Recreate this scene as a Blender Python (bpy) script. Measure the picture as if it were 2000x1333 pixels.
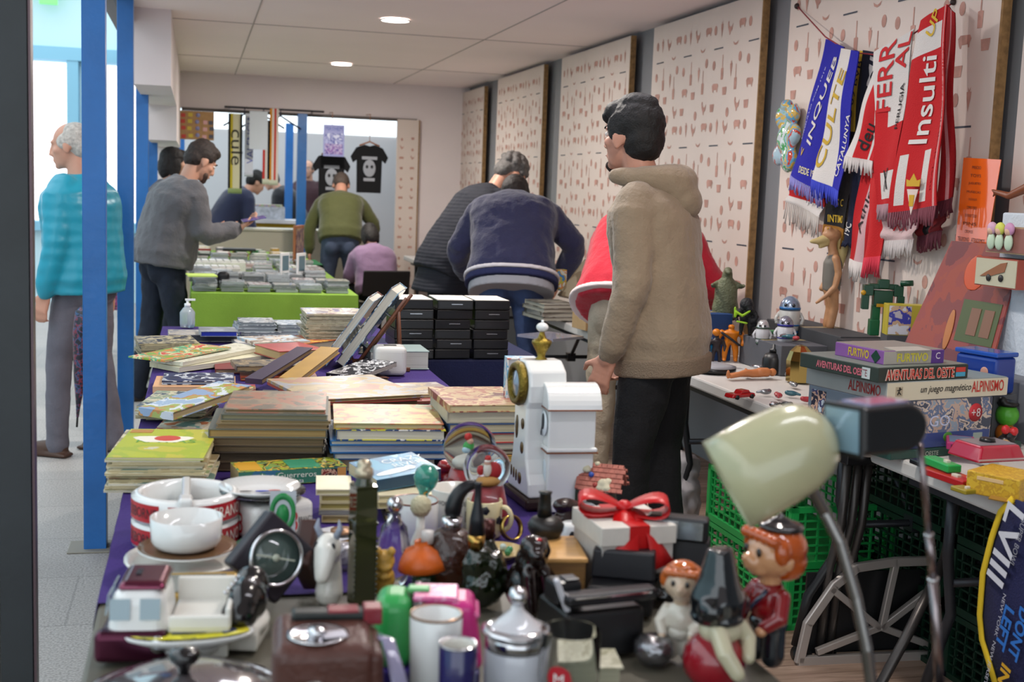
import bpy, math, random
from mathutils import Vector as V, Matrix as MX, Euler
from mathutils import noise as NZ
for o in list(bpy.data.objects): bpy.data.objects.remove(o)
SC = bpy.context.scene; COL = SC.collection
R = math.radians; PI = math.pi
# ---------- camera ----------
F, CX, CY, HC = 2400.0, 1000.0, 666.5, 1.43
_y = V((385-CX, 349-CY, F)).normalized()
_p = V((1385-CX, 349+38-CY, F))
_d = _y.cross(_p).normalized()
if _d.y < 0: _d = -_d
_u = -_d; _x = _y.cross(_u)
WM = MX((_x, _y, _u))                      # image space -> world
cd = bpy.data.cameras.new('camera'); cam = bpy.data.objects.new('camera', cd); COL.objects.link(cam)
rt = WM @ V((1,0,0)); upv = WM @ V((0,-1,0)); bk = WM @ V((0,0,-1))
cam.matrix_world = MX(((rt.x,upv.x,bk.x,0),(rt.y,upv.y,bk.y,0),(rt.z,upv.z,bk.z,HC),(0,0,0,1)))
cd.sensor_width = 36; cd.lens = 36*F/2000; cd.clip_start = .05; cd.clip_end = 200
cd.dof.use_dof = True; cd.dof.focus_distance = 3.9; cd.dof.aperture_fstop = 4.5
SC.camera = cam
# ---------- world and light ----------
SC.view_settings.view_transform = 'Standard'; SC.view_settings.look = 'None'
SC.view_settings.exposure = -0.06; SC.view_settings.gamma = 1
w = bpy.data.worlds.new('sky'); SC.world = w; w.use_nodes = True
bg = w.node_tree.nodes['Background']; bg.inputs[0].default_value = (.86,.94,1,1); bg.inputs[1].default_value = 2.3
# ---------- helpers ----------
T = .745
def ray(px, py): return WM @ V((px-CX, py-CY, F))
def P(px, py, z=T):
    r = ray(px, py); return V((0,0,HC)) + r*((z-HC)/r.z)
def PY(px, py, Y):
    r = ray(px, py); return V((0,0,HC)) + r*(Y/r.y)
def PX(px, py, X):
    r = ray(px, py); return V((0,0,HC)) + r*(X/r.x)
def K(p):                                   # metres per pixel at a point
    c = WM.transposed() @ (V(p)-V((0,0,HC))); return c.z/F
def lin(h):
    h = h.lstrip('#'); c = [int(h[i:i+2],16)/255 for i in (0,2,4)]
    return tuple((x/12.92 if x <= .04045 else ((x+.055)/1.055)**2.4) for x in c)+(1,)
_mc = {}
def mat(col, rough=.5, metal=0, var=0, vs=8, bump=0, bs=60, trans=0, alpha=1, coat=0, em=0, ior=1.45, sheen=0):
    key = (col,rough,metal,var,vs,bump,bs,trans,alpha,coat,em,ior,sheen)
    if key in _mc: return _mc[key]
    m = bpy.data.materials.new('m_'+col.strip('#')); m.use_nodes = True; nt = m.node_tree; N = nt.nodes; L = nt.links
    b = N['Principled BSDF']; c = lin(col)
    b.inputs['Base Color'].default_value = c; b.inputs['Roughness'].default_value = rough
    b.inputs['Metallic'].default_value = metal; b.inputs['Transmission Weight'].default_value = trans
    b.inputs['Alpha'].default_value = alpha; b.inputs['Coat Weight'].default_value = coat; b.inputs['IOR'].default_value = ior
    b.inputs['Sheen Weight'].default_value = sheen
    if em: b.inputs['Emission Color'].default_value = c; b.inputs['Emission Strength'].default_value = em
    if var or bump:
        tc = N.new('ShaderNodeTexCoord')
    if var:
        n = N.new('ShaderNodeTexNoise'); n.inputs['Scale'].default_value = vs; n.inputs['Detail'].default_value = 6
        L.new(tc.outputs['Object'], n.inputs['Vector'])
        r = N.new('ShaderNodeValToRGB'); L.new(n.outputs['Fac'], r.inputs[0])
        r.color_ramp.elements[0].position = .3; r.color_ramp.elements[1].position = .7
        r.color_ramp.elements[0].color = tuple(x*(1-var) for x in c[:3])+(1,)
        r.color_ramp.elements[1].color = tuple(min(1,x*(1+var)) for x in c[:3])+(1,)
        L.new(r.outputs[0], b.inputs['Base Color'])
    if bump:
        n2 = N.new('ShaderNodeTexNoise'); n2.inputs['Scale'].default_value = bs; n2.inputs['Detail'].default_value = 4
        L.new(tc.outputs['Object'], n2.inputs['Vector'])
        bp = N.new('ShaderNodeBump'); bp.inputs['Strength'].default_value = min(1,bump); bp.inputs['Distance'].default_value = .01
        L.new(n2.outputs['Fac'], bp.inputs['Height']); L.new(bp.outputs[0], b.inputs['Normal'])
    _mc[key] = m; return m
_ac = {}
def art(cols, seed=0, scale=22, rough=.35):
    """printed cover: irregular patches of a few inks"""
    key = (tuple(cols), seed, scale, rough)
    if key in _ac: return _ac[key]
    m = bpy.data.materials.new('printed'); m.use_nodes = True; N = m.node_tree.nodes; L = m.node_tree.links
    b = N['Principled BSDF']; b.inputs['Roughness'].default_value = rough
    tc = N.new('ShaderNodeTexCoord'); mp = N.new('ShaderNodeMapping'); L.new(tc.outputs['Object'], mp.inputs[0])
    mp.inputs['Location'].default_value = (seed*1.37, seed*.71, seed*.33)
    n = N.new('ShaderNodeTexNoise'); n.inputs['Scale'].default_value = scale; n.inputs['Detail'].default_value = 6; n.inputs['Distortion'].default_value = .35
    L.new(mp.outputs[0], n.inputs['Vector'])
    r = N.new('ShaderNodeValToRGB'); r.color_ramp.interpolation = 'CONSTANT'; e = r.color_ramp.elements
    k = len(cols)
    for i, c in enumerate(cols):
        pos = 0 if i == 0 else .36+.28*(i/(k-.0))
        if i < 2: el = e[i]; el.position = pos
        else: el = e.new(pos)
        el.color = lin(c)
    L.new(n.outputs['Fac'], r.inputs[0]); L.new(r.outputs[0], b.inputs['Base Color'])
    _ac[key] = m; return m
def pages(col='#d8cdb0'):
    key = ('pages', col)
    if key in _mc: return _mc[key]
    m = bpy.data.materials.new('page_edges'); m.use_nodes = True; N = m.node_tree.nodes; L = m.node_tree.links
    b = N['Principled BSDF']; b.inputs['Roughness'].default_value = .8
    tc = N.new('ShaderNodeTexCoord'); mp = N.new('ShaderNodeMapping'); mp.inputs['Scale'].default_value = (3,3,900)
    L.new(tc.outputs['Object'], mp.inputs[0]); n = N.new('ShaderNodeTexNoise'); n.inputs['Scale'].default_value = 1
    L.new(mp.outputs[0], n.inputs['Vector']); r = N.new('ShaderNodeValToRGB'); c = lin(col)
    r.color_ramp.elements[0].position = .35; r.color_ramp.elements[1].position = .65
    r.color_ramp.elements[0].color = tuple(x*.72 for x in c[:3])+(1,); r.color_ramp.elements[1].color = c
    L.new(n.outputs['Fac'], r.inputs[0]); L.new(r.outputs[0], b.inputs['Base Color']); _mc[key] = m; return m
def trs(loc=(0,0,0), rot=(0,0,0), sc=(1,1,1)):
    return MX.Translation(V(loc)) @ Euler(rot).to_matrix().to_4x4() @ MX.Diagonal(V((sc[0],sc[1],sc[2],1)))
class MB:
    def __init__(s): s.v=[]; s.f=[]; s.m=[]; s.s=[]
    def add(s, vs, fs, mi=0, sm=False, tf=None):
        o = len(s.v)
        s.v += [tuple(tf @ V(p)) if tf is not None else tuple(p) for p in vs]
        for f in fs: s.f.append(tuple(o+i for i in f)); s.m.append(mi); s.s.append(sm)
        return s
    def box(s, c, d, mi=0, tf=None, rot=None, sx=1, sy=1):
        x,y,z = d[0]/2, d[1]/2, d[2]/2; vs = []
        for k in (-1,1):
            ax, ay = (1,1) if k < 0 else (sx,sy)
            vs += [V((-x*ax,-y*ay,k*z)),V((x*ax,-y*ay,k*z)),V((x*ax,y*ay,k*z)),V((-x*ax,y*ay,k*z))]
        if rot: e = Euler(rot).to_matrix(); vs = [e @ v for v in vs]
        vs = [v+V(c) for v in vs]
        return s.add(vs, [(3,2,1,0),(4,5,6,7),(0,1,5,4),(1,2,6,5),(2,3,7,6),(3,0,4,7)], mi, False, tf)
    def lathe(s, prof, n=32, mi=0, tf=None, sm=True, ex=1, ey=1):
        vs=[]; fs=[]; k=len(prof)
        for r,z in prof:
            for i in range(n): a=2*PI*i/n; vs.append((r*ex*math.cos(a), r*ey*math.sin(a), z))
        for j in range(k-1):
            for i in range(n): i2=(i+1)%n; fs.append((j*n+i, j*n+i2, (j+1)*n+i2, (j+1)*n+i))
        if prof[0][0] > 1e-6 : fs.append(tuple(range(n-1,-1,-1)))
        if prof[-1][0] > 1e-6: fs.append(tuple((k-1)*n+i for i in range(n)))
        return s.add(vs, fs, mi, sm, tf)
    def ring(s, prof, n=32, mi=0, tf=None, sm=True, ex=1, ey=1):     # closed profile, no caps
        vs=[]; fs=[]; k=len(prof)
        for r,z in prof:
            for i in range(n): a=2*PI*i/n; vs.append((r*ex*math.cos(a), r*ey*math.sin(a), z))
        for j in range(k):
            j2=(j+1)%k
            for i in range(n): i2=(i+1)%n; fs.append((j*n+i, j*n+i2, j2*n+i2, j2*n+i))
        return s.add(vs, fs, mi, sm, tf)
    def ball(s, c, r, mi=0, n=16, tf=None, rot=None, k=None):
        if not hasattr(r,'__len__'): r=(r,r,r)
        k = k or n//2; vs=[(0,0,1)]; fs=[]
        for j in range(1,k):
            t=PI*j/k
            for i in range(n): a=2*PI*i/n; vs.append((math.sin(t)*math.cos(a), math.sin(t)*math.sin(a), math.cos(t)))
        vs.append((0,0,-1)); e=len(vs)-1
        for i in range(n): fs.append((0,1+i,1+(i+1)%n)); fs.append((e,1+(k-2)*n+(i+1)%n,1+(k-2)*n+i))
        for j in range(k-2):
            for i in range(n): fs.append((1+j*n+i,1+(j+1)*n+i,1+(j+1)*n+(i+1)%n,1+j*n+(i+1)%n))
        m = trs(c,rot or (0,0,0),r)
        return s.add([m @ V(p) for p in vs], fs, mi, True, tf)
    def tube(s, pts, rad, n=10, mi=0, tf=None, flat=1, side=None, sm=True):
        pts=[V(p) for p in pts]; k=len(pts)
        if not hasattr(rad,'__len__'): rad=[rad]*k
        vs=[]; fs=[]; pu=None
        for j,p in enumerate(pts):
            d=(pts[min(j+1,k-1)]-pts[max(j-1,0)]).normalized()
            if side is not None: u=V(side)-d*V(side).dot(d); u.normalize()
            else:
                if pu is None: pu = V((1,0,0)) if abs(d.x)<.8 else V((0,1,0))
                u=(pu-d*pu.dot(d)).normalized()
            pu=u; w_=d.cross(u)
            for i in range(n):
                a=2*PI*i/n; vs.append(p+u*math.cos(a)*rad[j]+w_*math.sin(a)*rad[j]*flat)
        for j in range(k-1):
            for i in range(n): i2=(i+1)%n; fs.append((j*n+i,j*n+i2,(j+1)*n+i2,(j+1)*n+i))
        fs.append(tuple(range(n-1,-1,-1))); fs.append(tuple((k-1)*n+i for i in range(n)))
        return s.add(vs, fs, mi, sm, tf)
    def limb(s, pts, rad, n=14, flat=1, side=None):       # tube with round ends
        for p,r in ((pts[0],rad[0]),(pts[-1],rad[-1])): s.ball(p, r*.98, n=12)
        return s.tube(pts, rad, n=n, flat=flat, side=side)
    def loft(s, rings, mi=0, n=20, tf=None):                        # rings: (centre, side vec, front vec)
        vs=[]; fs=[]; k=len(rings)
        for c,a_,b_ in rings:
            for i in range(n):
                a=2*PI*i/n; ca,sa=math.cos(a),math.sin(a)
                ca=math.copysign(abs(ca)**.85,ca); sa=math.copysign(abs(sa)**.85,sa)
                vs.append(V(c)+V(a_)*ca+V(b_)*sa)
        for j in range(k-1):
            for i in range(n): i2=(i+1)%n; fs.append((j*n+i,j*n+i2,(j+1)*n+i2,(j+1)*n+i))
        fs.append(tuple(range(n-1,-1,-1))); fs.append(tuple((k-1)*n+i for i in range(n)))
        return s.add(vs, fs, mi, True, tf)
    def prism(s, poly, t, mi=0, tf=None):                            # poly in xy, thickness along z
        n=len(poly); vs=[(x,y,0) for x,y in poly]+[(x,y,t) for x,y in poly]
        fs=[tuple(range(n-1,-1,-1)),tuple(range(n,2*n))]+[(i,(i+1)%n,n+(i+1)%n,n+i) for i in range(n)]
        return s.add(vs, fs, mi, False, tf)
    def build(s, name, mats, parent=None, loc=None, rot=None, bevel=0, seg=2, vox=0, smooth=0, sub=0, disp=0, dsc=.1, solid=0):
        me=bpy.data.meshes.new(name); me.from_pydata([tuple(p) for p in s.v],[],s.f)
        if not isinstance(mats,(list,tuple)): mats=[mats]
        for m in mats: me.materials.append(m)
        me.polygons.foreach_set('material_index', s.m)
        me.polygons.foreach_set('use_smooth', [True]*len(s.f) if vox else s.s)
        me.update()
        o=bpy.data.objects.new(name,me); COL.objects.link(o)
        if parent: o.parent=parent
        if loc is not None: o.location=loc
        if rot is not None: o.rotation_euler=rot
        if solid: a=o.modifiers.new('s','SOLIDIFY'); a.thickness=solid
        if vox:
            a=o.modifiers.new('r','REMESH'); a.mode='VOXEL'; a.voxel_size=vox; a.use_smooth_shade=True
            if smooth: a=o.modifiers.new('c','SMOOTH'); a.iterations=smooth; a.factor=.5
        if bevel: a=o.modifiers.new('b','BEVEL'); a.width=bevel; a.segments=seg; a.limit_method='ANGLE'; a.angle_limit=R(35); a.harden_normals=False
        if sub: a=o.modifiers.new('u','SUBSURF'); a.levels=sub; a.render_levels=sub
        if disp:
            tx=bpy.data.textures.get('cl%.3f'%dsc) or bpy.data.textures.new('cl%.3f'%dsc,'CLOUDS'); tx.noise_scale=dsc; tx.noise_depth=3
            a=o.modifiers.new('d','DISPLACE'); a.texture=tx; a.strength=disp; a.mid_level=.5; a.texture_coords='LOCAL'
        return o
def struct(o): o['kind']='structure'; return o
def tag(o, label, cat, group=None, kind=None):
    o['label']=label; o['category']=cat
    if group: o['group']=group
    if kind: o['kind']=kind
    return o
def thing(name, label, cat, loc=(0,0,0), rz=0, group=None, rot=None):
    o=bpy.data.objects.new(name,None); COL.objects.link(o); o.empty_display_size=.05
    o.location=loc; o.rotation_euler=rot or (0,0,rz)
    return tag(o,label,cat,group)
_kids={}
def dup(o, loc, rz=None, label=None, rot=None, sc=None):
    if not _kids.get(o.name):
        d={}
        for x in bpy.data.objects:
            if x.parent: d.setdefault(x.parent.name,[]).append(x)
        _kids.update({o.name:[(c,d.get(c.name,[])) for c in d.get(o.name,[])] or None})
    c=o.copy(); COL.objects.link(c); c.location=loc
    if rz is not None: c.rotation_euler=(0,0,rz)
    if rot is not None: c.rotation_euler=rot
    if sc is not None: c.scale=sc if hasattr(sc,'__len__') else (sc,sc,sc)
    if label: c['label']=label
    for ch,gs in (_kids.get(o.name) or []):
        k=ch.copy(); COL.objects.link(k); k.parent=c
        for g in gs: q=g.copy(); COL.objects.link(q); q.parent=k
    return c
_tx={}
def text(s, h, m, parent, loc, rot=(0,0,0), width=None, ext=.0006, name='lettering', fn=None, ital=0, bold=0):
    """flat letters: x along the words, y up, z out; rot then loc place them"""
    key=(s,ital,bold)
    if key not in _tx:
        cu=bpy.data.curves.new('t','FONT'); cu.body=s; cu.align_x='CENTER'; cu.align_y='CENTER'; cu.size=1; cu.resolution_u=3; cu.shear=ital; cu.offset=bold
        ob=bpy.data.objects.new('t',cu); COL.objects.link(ob)
        dg=bpy.context.evaluated_depsgraph_get(); me=bpy.data.meshes.new_from_object(ob.evaluated_get(dg))
        vs=[tuple(v.co) for v in me.vertices]; fs=[tuple(p.vertices) for p in me.polygons]
        bpy.data.objects.remove(ob); _tx[key]=(vs,fs)
    vs,fs=_tx[key]
    if not vs: return None
    x0=min(v[0] for v in vs); x1=max(v[0] for v in vs); y0=min(v[1] for v in vs); y1=max(v[1] for v in vs)
    sy=h/(y1-y0); sx=(width/(x1-x0)) if width else sy
    q=[((v[0]-(x0+x1)/2)*sx,(v[1]-(y0+y1)/2)*sy,ext) for v in vs]
    b=MB()
    if fn: b.add([fn(*p) for p in q],fs)
    else: b.add(q,fs,tf=trs(loc,rot))
    return b.build(name,m,parent)
def onframe(o,x,y,z): # 4x4 from axes
    return MX(((x.x,y.x,z.x,o.x),(x.y,y.y,z.y,o.y),(x.z,y.z,z.z,o.z),(0,0,0,1)))
# ---------- structure ----------
W=2.7; ZC=2.45; YB=12.5
mwhite=mat('#e0d6d6',.8,var=.04,vs=1.5); mceil=mat('#f4e6e6',.75,var=.03,vs=1)
b=MB(); b.box((1.5,6,-.02),(4.2,26,.04)); 
def floor_mat():
    m=bpy.data.materials.new('granite'); m.use_nodes=True; N=m.node_tree.nodes; L=m.node_tree.links; bs=N['Principled BSDF']; bs.inputs['Roughness'].default_value=.55
    tc=N.new('ShaderNodeTexCoord'); n=N.new('ShaderNodeTexNoise'); n.inputs['Scale'].default_value=130; n.inputs['Detail'].default_value=5; L.new(tc.outputs['Object'],n.inputs[0])
    r=N.new('ShaderNodeValToRGB'); r.color_ramp.elements[0].position=.3; r.color_ramp.elements[1].position=.62
    r.color_ramp.elements[0].color=lin('#8a8580'); r.color_ramp.elements[1].color=lin('#bab5b0'); L.new(n.outputs[0],r.inputs[0])
    br=N.new('ShaderNodeTexBrick'); br.inputs['Scale'].default_value=1; br.inputs['Brick Width'].default_value=.8; br.inputs['Row Height'].default_value=.5; br.inputs['Mortar Size'].default_value=.004
    br.inputs['Color1'].default_value=(1,1,1,1); br.inputs['Color2'].default_value=(.9,.9,.9,1); br.inputs['Mortar'].default_value=(.75,.75,.75,1)
    L.new(tc.outputs['Object'],br.inputs[0]); mx=N.new('ShaderNodeMixRGB'); mx.blend_type='MULTIPLY'; mx.inputs[0].default_value=1
    L.new(r.outputs[0],mx.inputs[1]); L.new(br.outputs[0],mx.inputs[2]); L.new(mx.outputs[0],bs.inputs['Base Color']); return m
def wood_mat(c1,c2,scale=(1,14,14),rough=.5):
    m=bpy.data.materials.new('wood'); m.use_nodes=True; N=m.node_tree.nodes; L=m.node_tree.links; bs=N['Principled BSDF']; bs.inputs['Roughness'].default_value=rough
    tc=N.new('ShaderNodeTexCoord'); mp=N.new('ShaderNodeMapping'); mp.inputs['Scale'].default_value=scale; L.new(tc.outputs['Object'],mp.inputs[0])
    n=N.new('ShaderNodeTexNoise'); n.inputs['Scale'].default_value=4; n.inputs['Detail'].default_value=5; n.inputs['Distortion'].default_value=.6; L.new(mp.outputs[0],n.inputs[0])
    r=N.new('ShaderNodeValToRGB'); r.color_ramp.elements[0].position=.3; r.color_ramp.elements[1].position=.7; r.color_ramp.elements[0].color=lin(c1); r.color_ramp.elements[1].color=lin(c2)
    L.new(n.outputs[0],r.inputs[0]); L.new(r.outputs[0],bs.inputs['Base Color']); return m
b=MB(); b.box((-4,6,-.025),(7.9,40,.05)); b.box((0,6,-.025),(.5,40,.0499)); struct(b.build('floor',floor_mat()))
b=MB(); n=0; y=-3
while y<YB+5:
    b.box((1.48,y+.07,-.012),(2.9,.136,.044),0); y+=.14
struct(b.build('floor_boards',wood_mat('#7a6252','#ab9280',(1,10,10),.55),bevel=.002))
b=MB(); b.box((1.15,5,ZC+.04),(3.2,15.0,.08),0)
struct(b.build('ceiling',mceil))
b=MB()
for y in (1.2,3.6,6.,8.4,10.8): b.box((1.15,y,ZC-.002),(3.0,.008,.004))
b.box((1.9,5,ZC-.002),(.008,14.9,.004)); b.box((.35,5,ZC-.002),(.008,14.9,.004))
struct(b.build('trim_ceiling_joint',mat('#b4aaa8',.9)))
b=MB(); b.box((W+.05,6,1.25),(.1,22,2.5)); struct(b.build('wall_right',mat('#86878b',.8)))
# back wall round the opening
b=MB(); b.box((1.12,YB+.1,2.28),(3.16,.2,.34)); b.box((2.42,YB+.1,1.05),(.56,.2,2.12)); b.box((-.34,YB+.1,1.05),(.12,.2,2.12))
struct(b.build('wall_back',mwhite)); 
b=MB(); b.box((1.0,YB-.012,2.095),(2.3,.03,.03)); struct(b.build('trim_lintel',mat('#57504e',.5)))
b=MB()
for i,(y0,y1,z0) in enumerate(((8.0,10.2,1.99),(10.2,12.5,1.72))): 
    b.box((-.27,(y0+y1)/2,(z0+ZC)/2),(.22,y1-y0,ZC-z0))
struct(b.build('trim_soffit',mwhite))
b=MB(); b.box((-.5,6.5,2.66),(.16,17,.34)); struct(b.build('beam_left',mat('#6f6966',.6)))
b=MB(); b.box((-.41,5.5,ZC-.03),(.06,14,.12)); struct(b.build('trim_left_rail',mat('#3a3f4a',.5)))
# far unit beyond the opening
b=MB(); b.box((1.2,17.1,1.05),(4.4,.12,2.10)); struct(b.build('wall_far',mat('#c8c4c4',.8)))
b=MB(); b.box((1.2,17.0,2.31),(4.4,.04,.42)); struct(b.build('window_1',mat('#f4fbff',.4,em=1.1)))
b=MB(); b.box((3.3,14.8,1.2),(.12,4.6,2.4)); struct(b.build('wall_far_right',mat('#d3d0d2',.8)))
# facade across the passage
b=MB(); b.box((-4.6,14.6,4),(8.2,.2,8)); struct(b.build('wall_outside',mat('#c9e6ee',.6)))
fb=mat('#8cc4dc',.5)
b=MB(); b.box((-4.6,14.45,2.72),(8.2,.16,.14)); b.box((-4.6,14.46,3.5),(8.2,.12,.10)); b.box((-4.6,14.46,.85),(8.2,.12,.1))
for x in (-1.07,-1.32,-2.4,-3.6,-4.8,-6): b.box((x,14.45,1.75),(.12,.14,1.8))
struct(b.build('trim_1',fb))
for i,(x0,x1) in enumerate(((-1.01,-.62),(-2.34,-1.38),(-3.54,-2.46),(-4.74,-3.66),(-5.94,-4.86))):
    b=MB(); b.box(((x0+x1)/2,14.48,1.77),(x1-x0,.02,1.72)); struct(b.build('window_%d'%(i+2),mat('#fff6fa',.3,em=1.3)))  # panes given a glow of their own in place of bright daylight
b=MB(); b.box((-1.55,14.3,3.42),(.18,.06,.4)); tag(b.build('hanging_sign',mat('#7be07a',.4,em=.6)),'bright green sign high on the pale building outside','sign')
b=MB(); b.box((-7.6,5,2.4),(.2,19,4.8)); struct(b.build('wall_outside_left',mat('#bcd9e0',.6)))
# posts
blue=mat('#2468ae',.35,var=.10,vs=6,bump=.15,bs=25)
names=('nearest','second','third','fourth','fifth','sixth')
for i in range(4):
    y=4.86+2.07*i
    b=MB(); b.box((0,0,1.28),(.083,.083,2.56)); b.box((0,0,.003),(.2,.16,.006),1)
    o=tag(b.build('post',[blue,mat('#8f8a7e',.6)],loc=(-.37,y,0),bevel=.003),'blue painted steel post along the passage, %s from the camera'%('nearest','second','third','fourth')[i],'post',None)
b=MB(); b.box((0,0,1.05),(.09,.09,2.1)); tag(b.build('post',blue,loc=(1.0,YB-.08,0)),'blue painted post standing in the far opening, the taller of the two','post')
b=MB(); b.box((0,0,1.06),(.09,.09,2.12)); tag(b.build('post',blue,loc=(1.06,15.0,0)),'thinner blue post just behind the far opening, beside the hanging scarves','post')
b=MB(); b.box((0,0,1.0),(.12,.09,2.0)); tag(b.build('post',blue,loc=(-.2,14.6,0)),'short blue post below the cork board in the far unit','post')
t=thing('door_frame_post','wide black steel door post at the left edge of the view','post',(-.385,2.78,0))
bk1=mat('#23282b',.45,var=.25,vs=5,bump=.05)
b=MB(); b.box((.012,0,1.3),(.066,.06,2.6)); b.build('post_body',bk1,t,bevel=.002)
b=MB(); b.box((-.034,0,1.3),(.012,.05,2.6)); b.box((-.052,0,1.3),(.016,.056,2.6)); b.build('side_profile',mat('#15181a',.4),t,bevel=.002)
b=MB(); b.box((.049,-.01,1.3),(.005,.04,2.6)); b.build('edge_strip',mat('#5a4a4e',.35,metal=.6),t)
# ceiling downlights
dn=mat('#fff4ea',.4,em=9)
prev=None
dlp=[P(772,39,ZC-.004),P(667,125,ZC-.004)]
for i,(lx,y) in enumerate(((dlp[0].x,dlp[0].y),(dlp[1].x,dlp[1].y),(dlp[0].x,dlp[0].y-2.6),(dlp[0].x,dlp[0].y-5.2))):
    t=thing('ceiling_downlight',('round recessed ceiling light, the nearer of the two in view','round recessed ceiling light, the farther of the two in view','ceiling light over the young man','ceiling light over the near table','ceiling light close to the far lintel')[i],'ceiling light',(lx,y,ZC-.004))
    b=MB(); b.lathe([(0,-.006),(.085,-.006),(.085,-.002),(0,-.002)],28); b.build('diffuser',dn,t)
    b=MB(); b.ring([(.085,-.007),(.096,-.005),(.096,.0),(.085,.0)],28); b.build('trim_ring',mat('#e8e4e0',.4),t)
    l=bpy.data.lights.new('downlight','AREA'); l.shape='DISK'; l.size=.15; l.energy=(40,40,34,22)[i]; l.color=(1,.93,.86)
    lo=bpy.data.objects.new('downlight',l); COL.objects.link(lo); lo.location=(0,0,-.012); lo.parent=t
for o in [o for o in bpy.data.objects if o.get('category')=='ceiling light'][2:]: pass
for i,y in enumerate((1.4,4.2)):                # tubes over the counters, out of view
    l=bpy.data.lights.new('tube_light','AREA'); l.shape='RECTANGLE'; l.size=1.4; l.size_y=.08; l.energy=11; l.color=(.93,.92,1)
    lo=bpy.data.objects.new('tube_light',l); COL.objects.link(lo); lo.location=(1.2,y,ZC-.03)
# wallboard panels with printed motifs
def icons():
    I={}
    I['pan']=[(-.012,0),(.012,0),(.014,.05),(.003,.052),(.003,.11),(-.003,.11),(-.003,.052),(-.014,.05)]
    I['egg']=[(.016*math.cos(a),.022*math.sin(a)) for a in [i*PI/6 for i in range(12)]]
    I['cup']=[(-.018,0),(.018,0),(.024,.035),(-.024,.035)]
    I['hen']=[(-.004,0),(.004,0),(.006,.012),(.022,.02),(.03,.05),(.016,.036),(.0,.034),(-.012,.044),(-.014,.062),(-.022,.06),(-.026,.05),(-.02,.03),(-.008,.013)]
    I['pig']=[(-.03,.01),(-.024,0),(-.018,.0),(-.016,.01),(.016,.01),(.018,0),(.025,0),(.026,.014),(.034,.026),(.026,.038),(-.024,.04),(-.036,.03)]
    I['ban']=[(-.026,.02),(-.02,.006),(0,0),(.02,.006),(.028,.02),(.012,.012),(0,.009),(-.012,.013)]
    I['car']=[(0,-.03),(.01,.01),(.012,.03),(.004,.03),(.008,.045),(0,.034),(-.008,.045),(-.004,.03),(-.012,.03),(-.01,.01)]
    I['strip']=[(-.05,0),(.05,.0),(.05,.006),(-.05,.006)]
    return I
IC=icons()
tile=[('egg',.05,.46),('car',.13,.45),('hen',.23,.42),('ban',.31,.36),('strip',.1,.36),('egg',.37,.30),('egg',.05,.28),('pan',.16,.2),('car',.27,.24),('pig',.08,.14),('cup',.2,.12),('pan',.33,.14),('cup',.05,.04),('egg',.25,.03),('hen',.36,.03),('pig',.38,.44)]
wp=mat('#d6c8bf',.6,var=.03,vs=2); ink=mat('#b98d80',.7,var=.2,vs=20); inkd=mat('#3e4450',.6); osb=mat('#8c6b44',.8,var=.3,vs=40)
def panel(y0,y1,ztop,X,label,zb=.5,tilt=0):
    t=thing('wallboard_panel',label,'wall panel',(X,y1,0)); L=y1-y0    # local u runs towards the camera
    b=MB(); bd=b; b.box((0,-L/2,(zb+ztop)/2),(.03,L,ztop-zb))
    b=MB(); b.box((.0,-L-.004,(zb+ztop)/2),(.034,.012,ztop-zb)); b.build('edge',osb,t)
    u=.03
    while u<L-.03:
        z=ztop-.58
        while z>zb-.1:
            for nme,du,dz in tile:
                uu=u+du; zz=z+dz
                if uu>L-.05 or zz<zb+.04 or zz>ztop-.12: continue
                s=1.15
                bd.add([(-.0165,-(uu+p[0]*s),zz+p[1]*s) for p in IC[nme]],[tuple(range(len(IC[nme])))],2 if nme=='strip' else 1)
            z-=.5
        u+=.42
    bd.build('board',[wp,ink,inkd],t)
XP=W-.06
for (xa,ya,xb,lab,zt) in ((904,177,950,'pinkish wallboard panel with printed motifs at the far end of the right wall',2.4),(976,154,1067,'wallboard panel with printed motifs behind the two bending men',2.42),(1102,108,1238,'wallboard panel with printed motifs left of the young man\'s head',2.42),(1283,51,1497,'wallboard panel with printed motifs right of the young man\'s head',2.42),(1551,0,1966,'wallboard panel with printed motifs behind the hanging scarves',2.43),(1992,0,2300,'wallboard panel with printed motifs at the right edge behind the orange notice',2.38)):
    X=XP if xa<1900 else XP
    ya_=PX(xa,ya,X).y; yb_=PX(xb,max(0,ya-.33*(xb-xa)),X).y
    if xa==1992: ya_=PX(1966,200,X).y-.04; yb_=1.2
    panel(yb_,ya_,zt,X+(0.03 if xa==1992 else 0),lab)
t=thing('wallboard_panel','narrow wallboard strip with faint print beside the far opening','wall panel',(2.06,YB-.03,0))
b=MB(); b.box((.115,0,1.1),(.012,.045,2.0)); b.build('edge',osb,t)
b=MB(); b.box((0,0,1.1),(.22,.04,2.0))
for j in range(18):
    for i in range(2): q=IC[('hen','egg','cup','pig')[(i+j)%4]]; b.add([(-.06+i*.11+x*.7,-.0215,.2+j*.1+y*.7) for x,y in q],[tuple(range(len(q)))],1)
b.build('board',[wp,ink],t)
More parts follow.
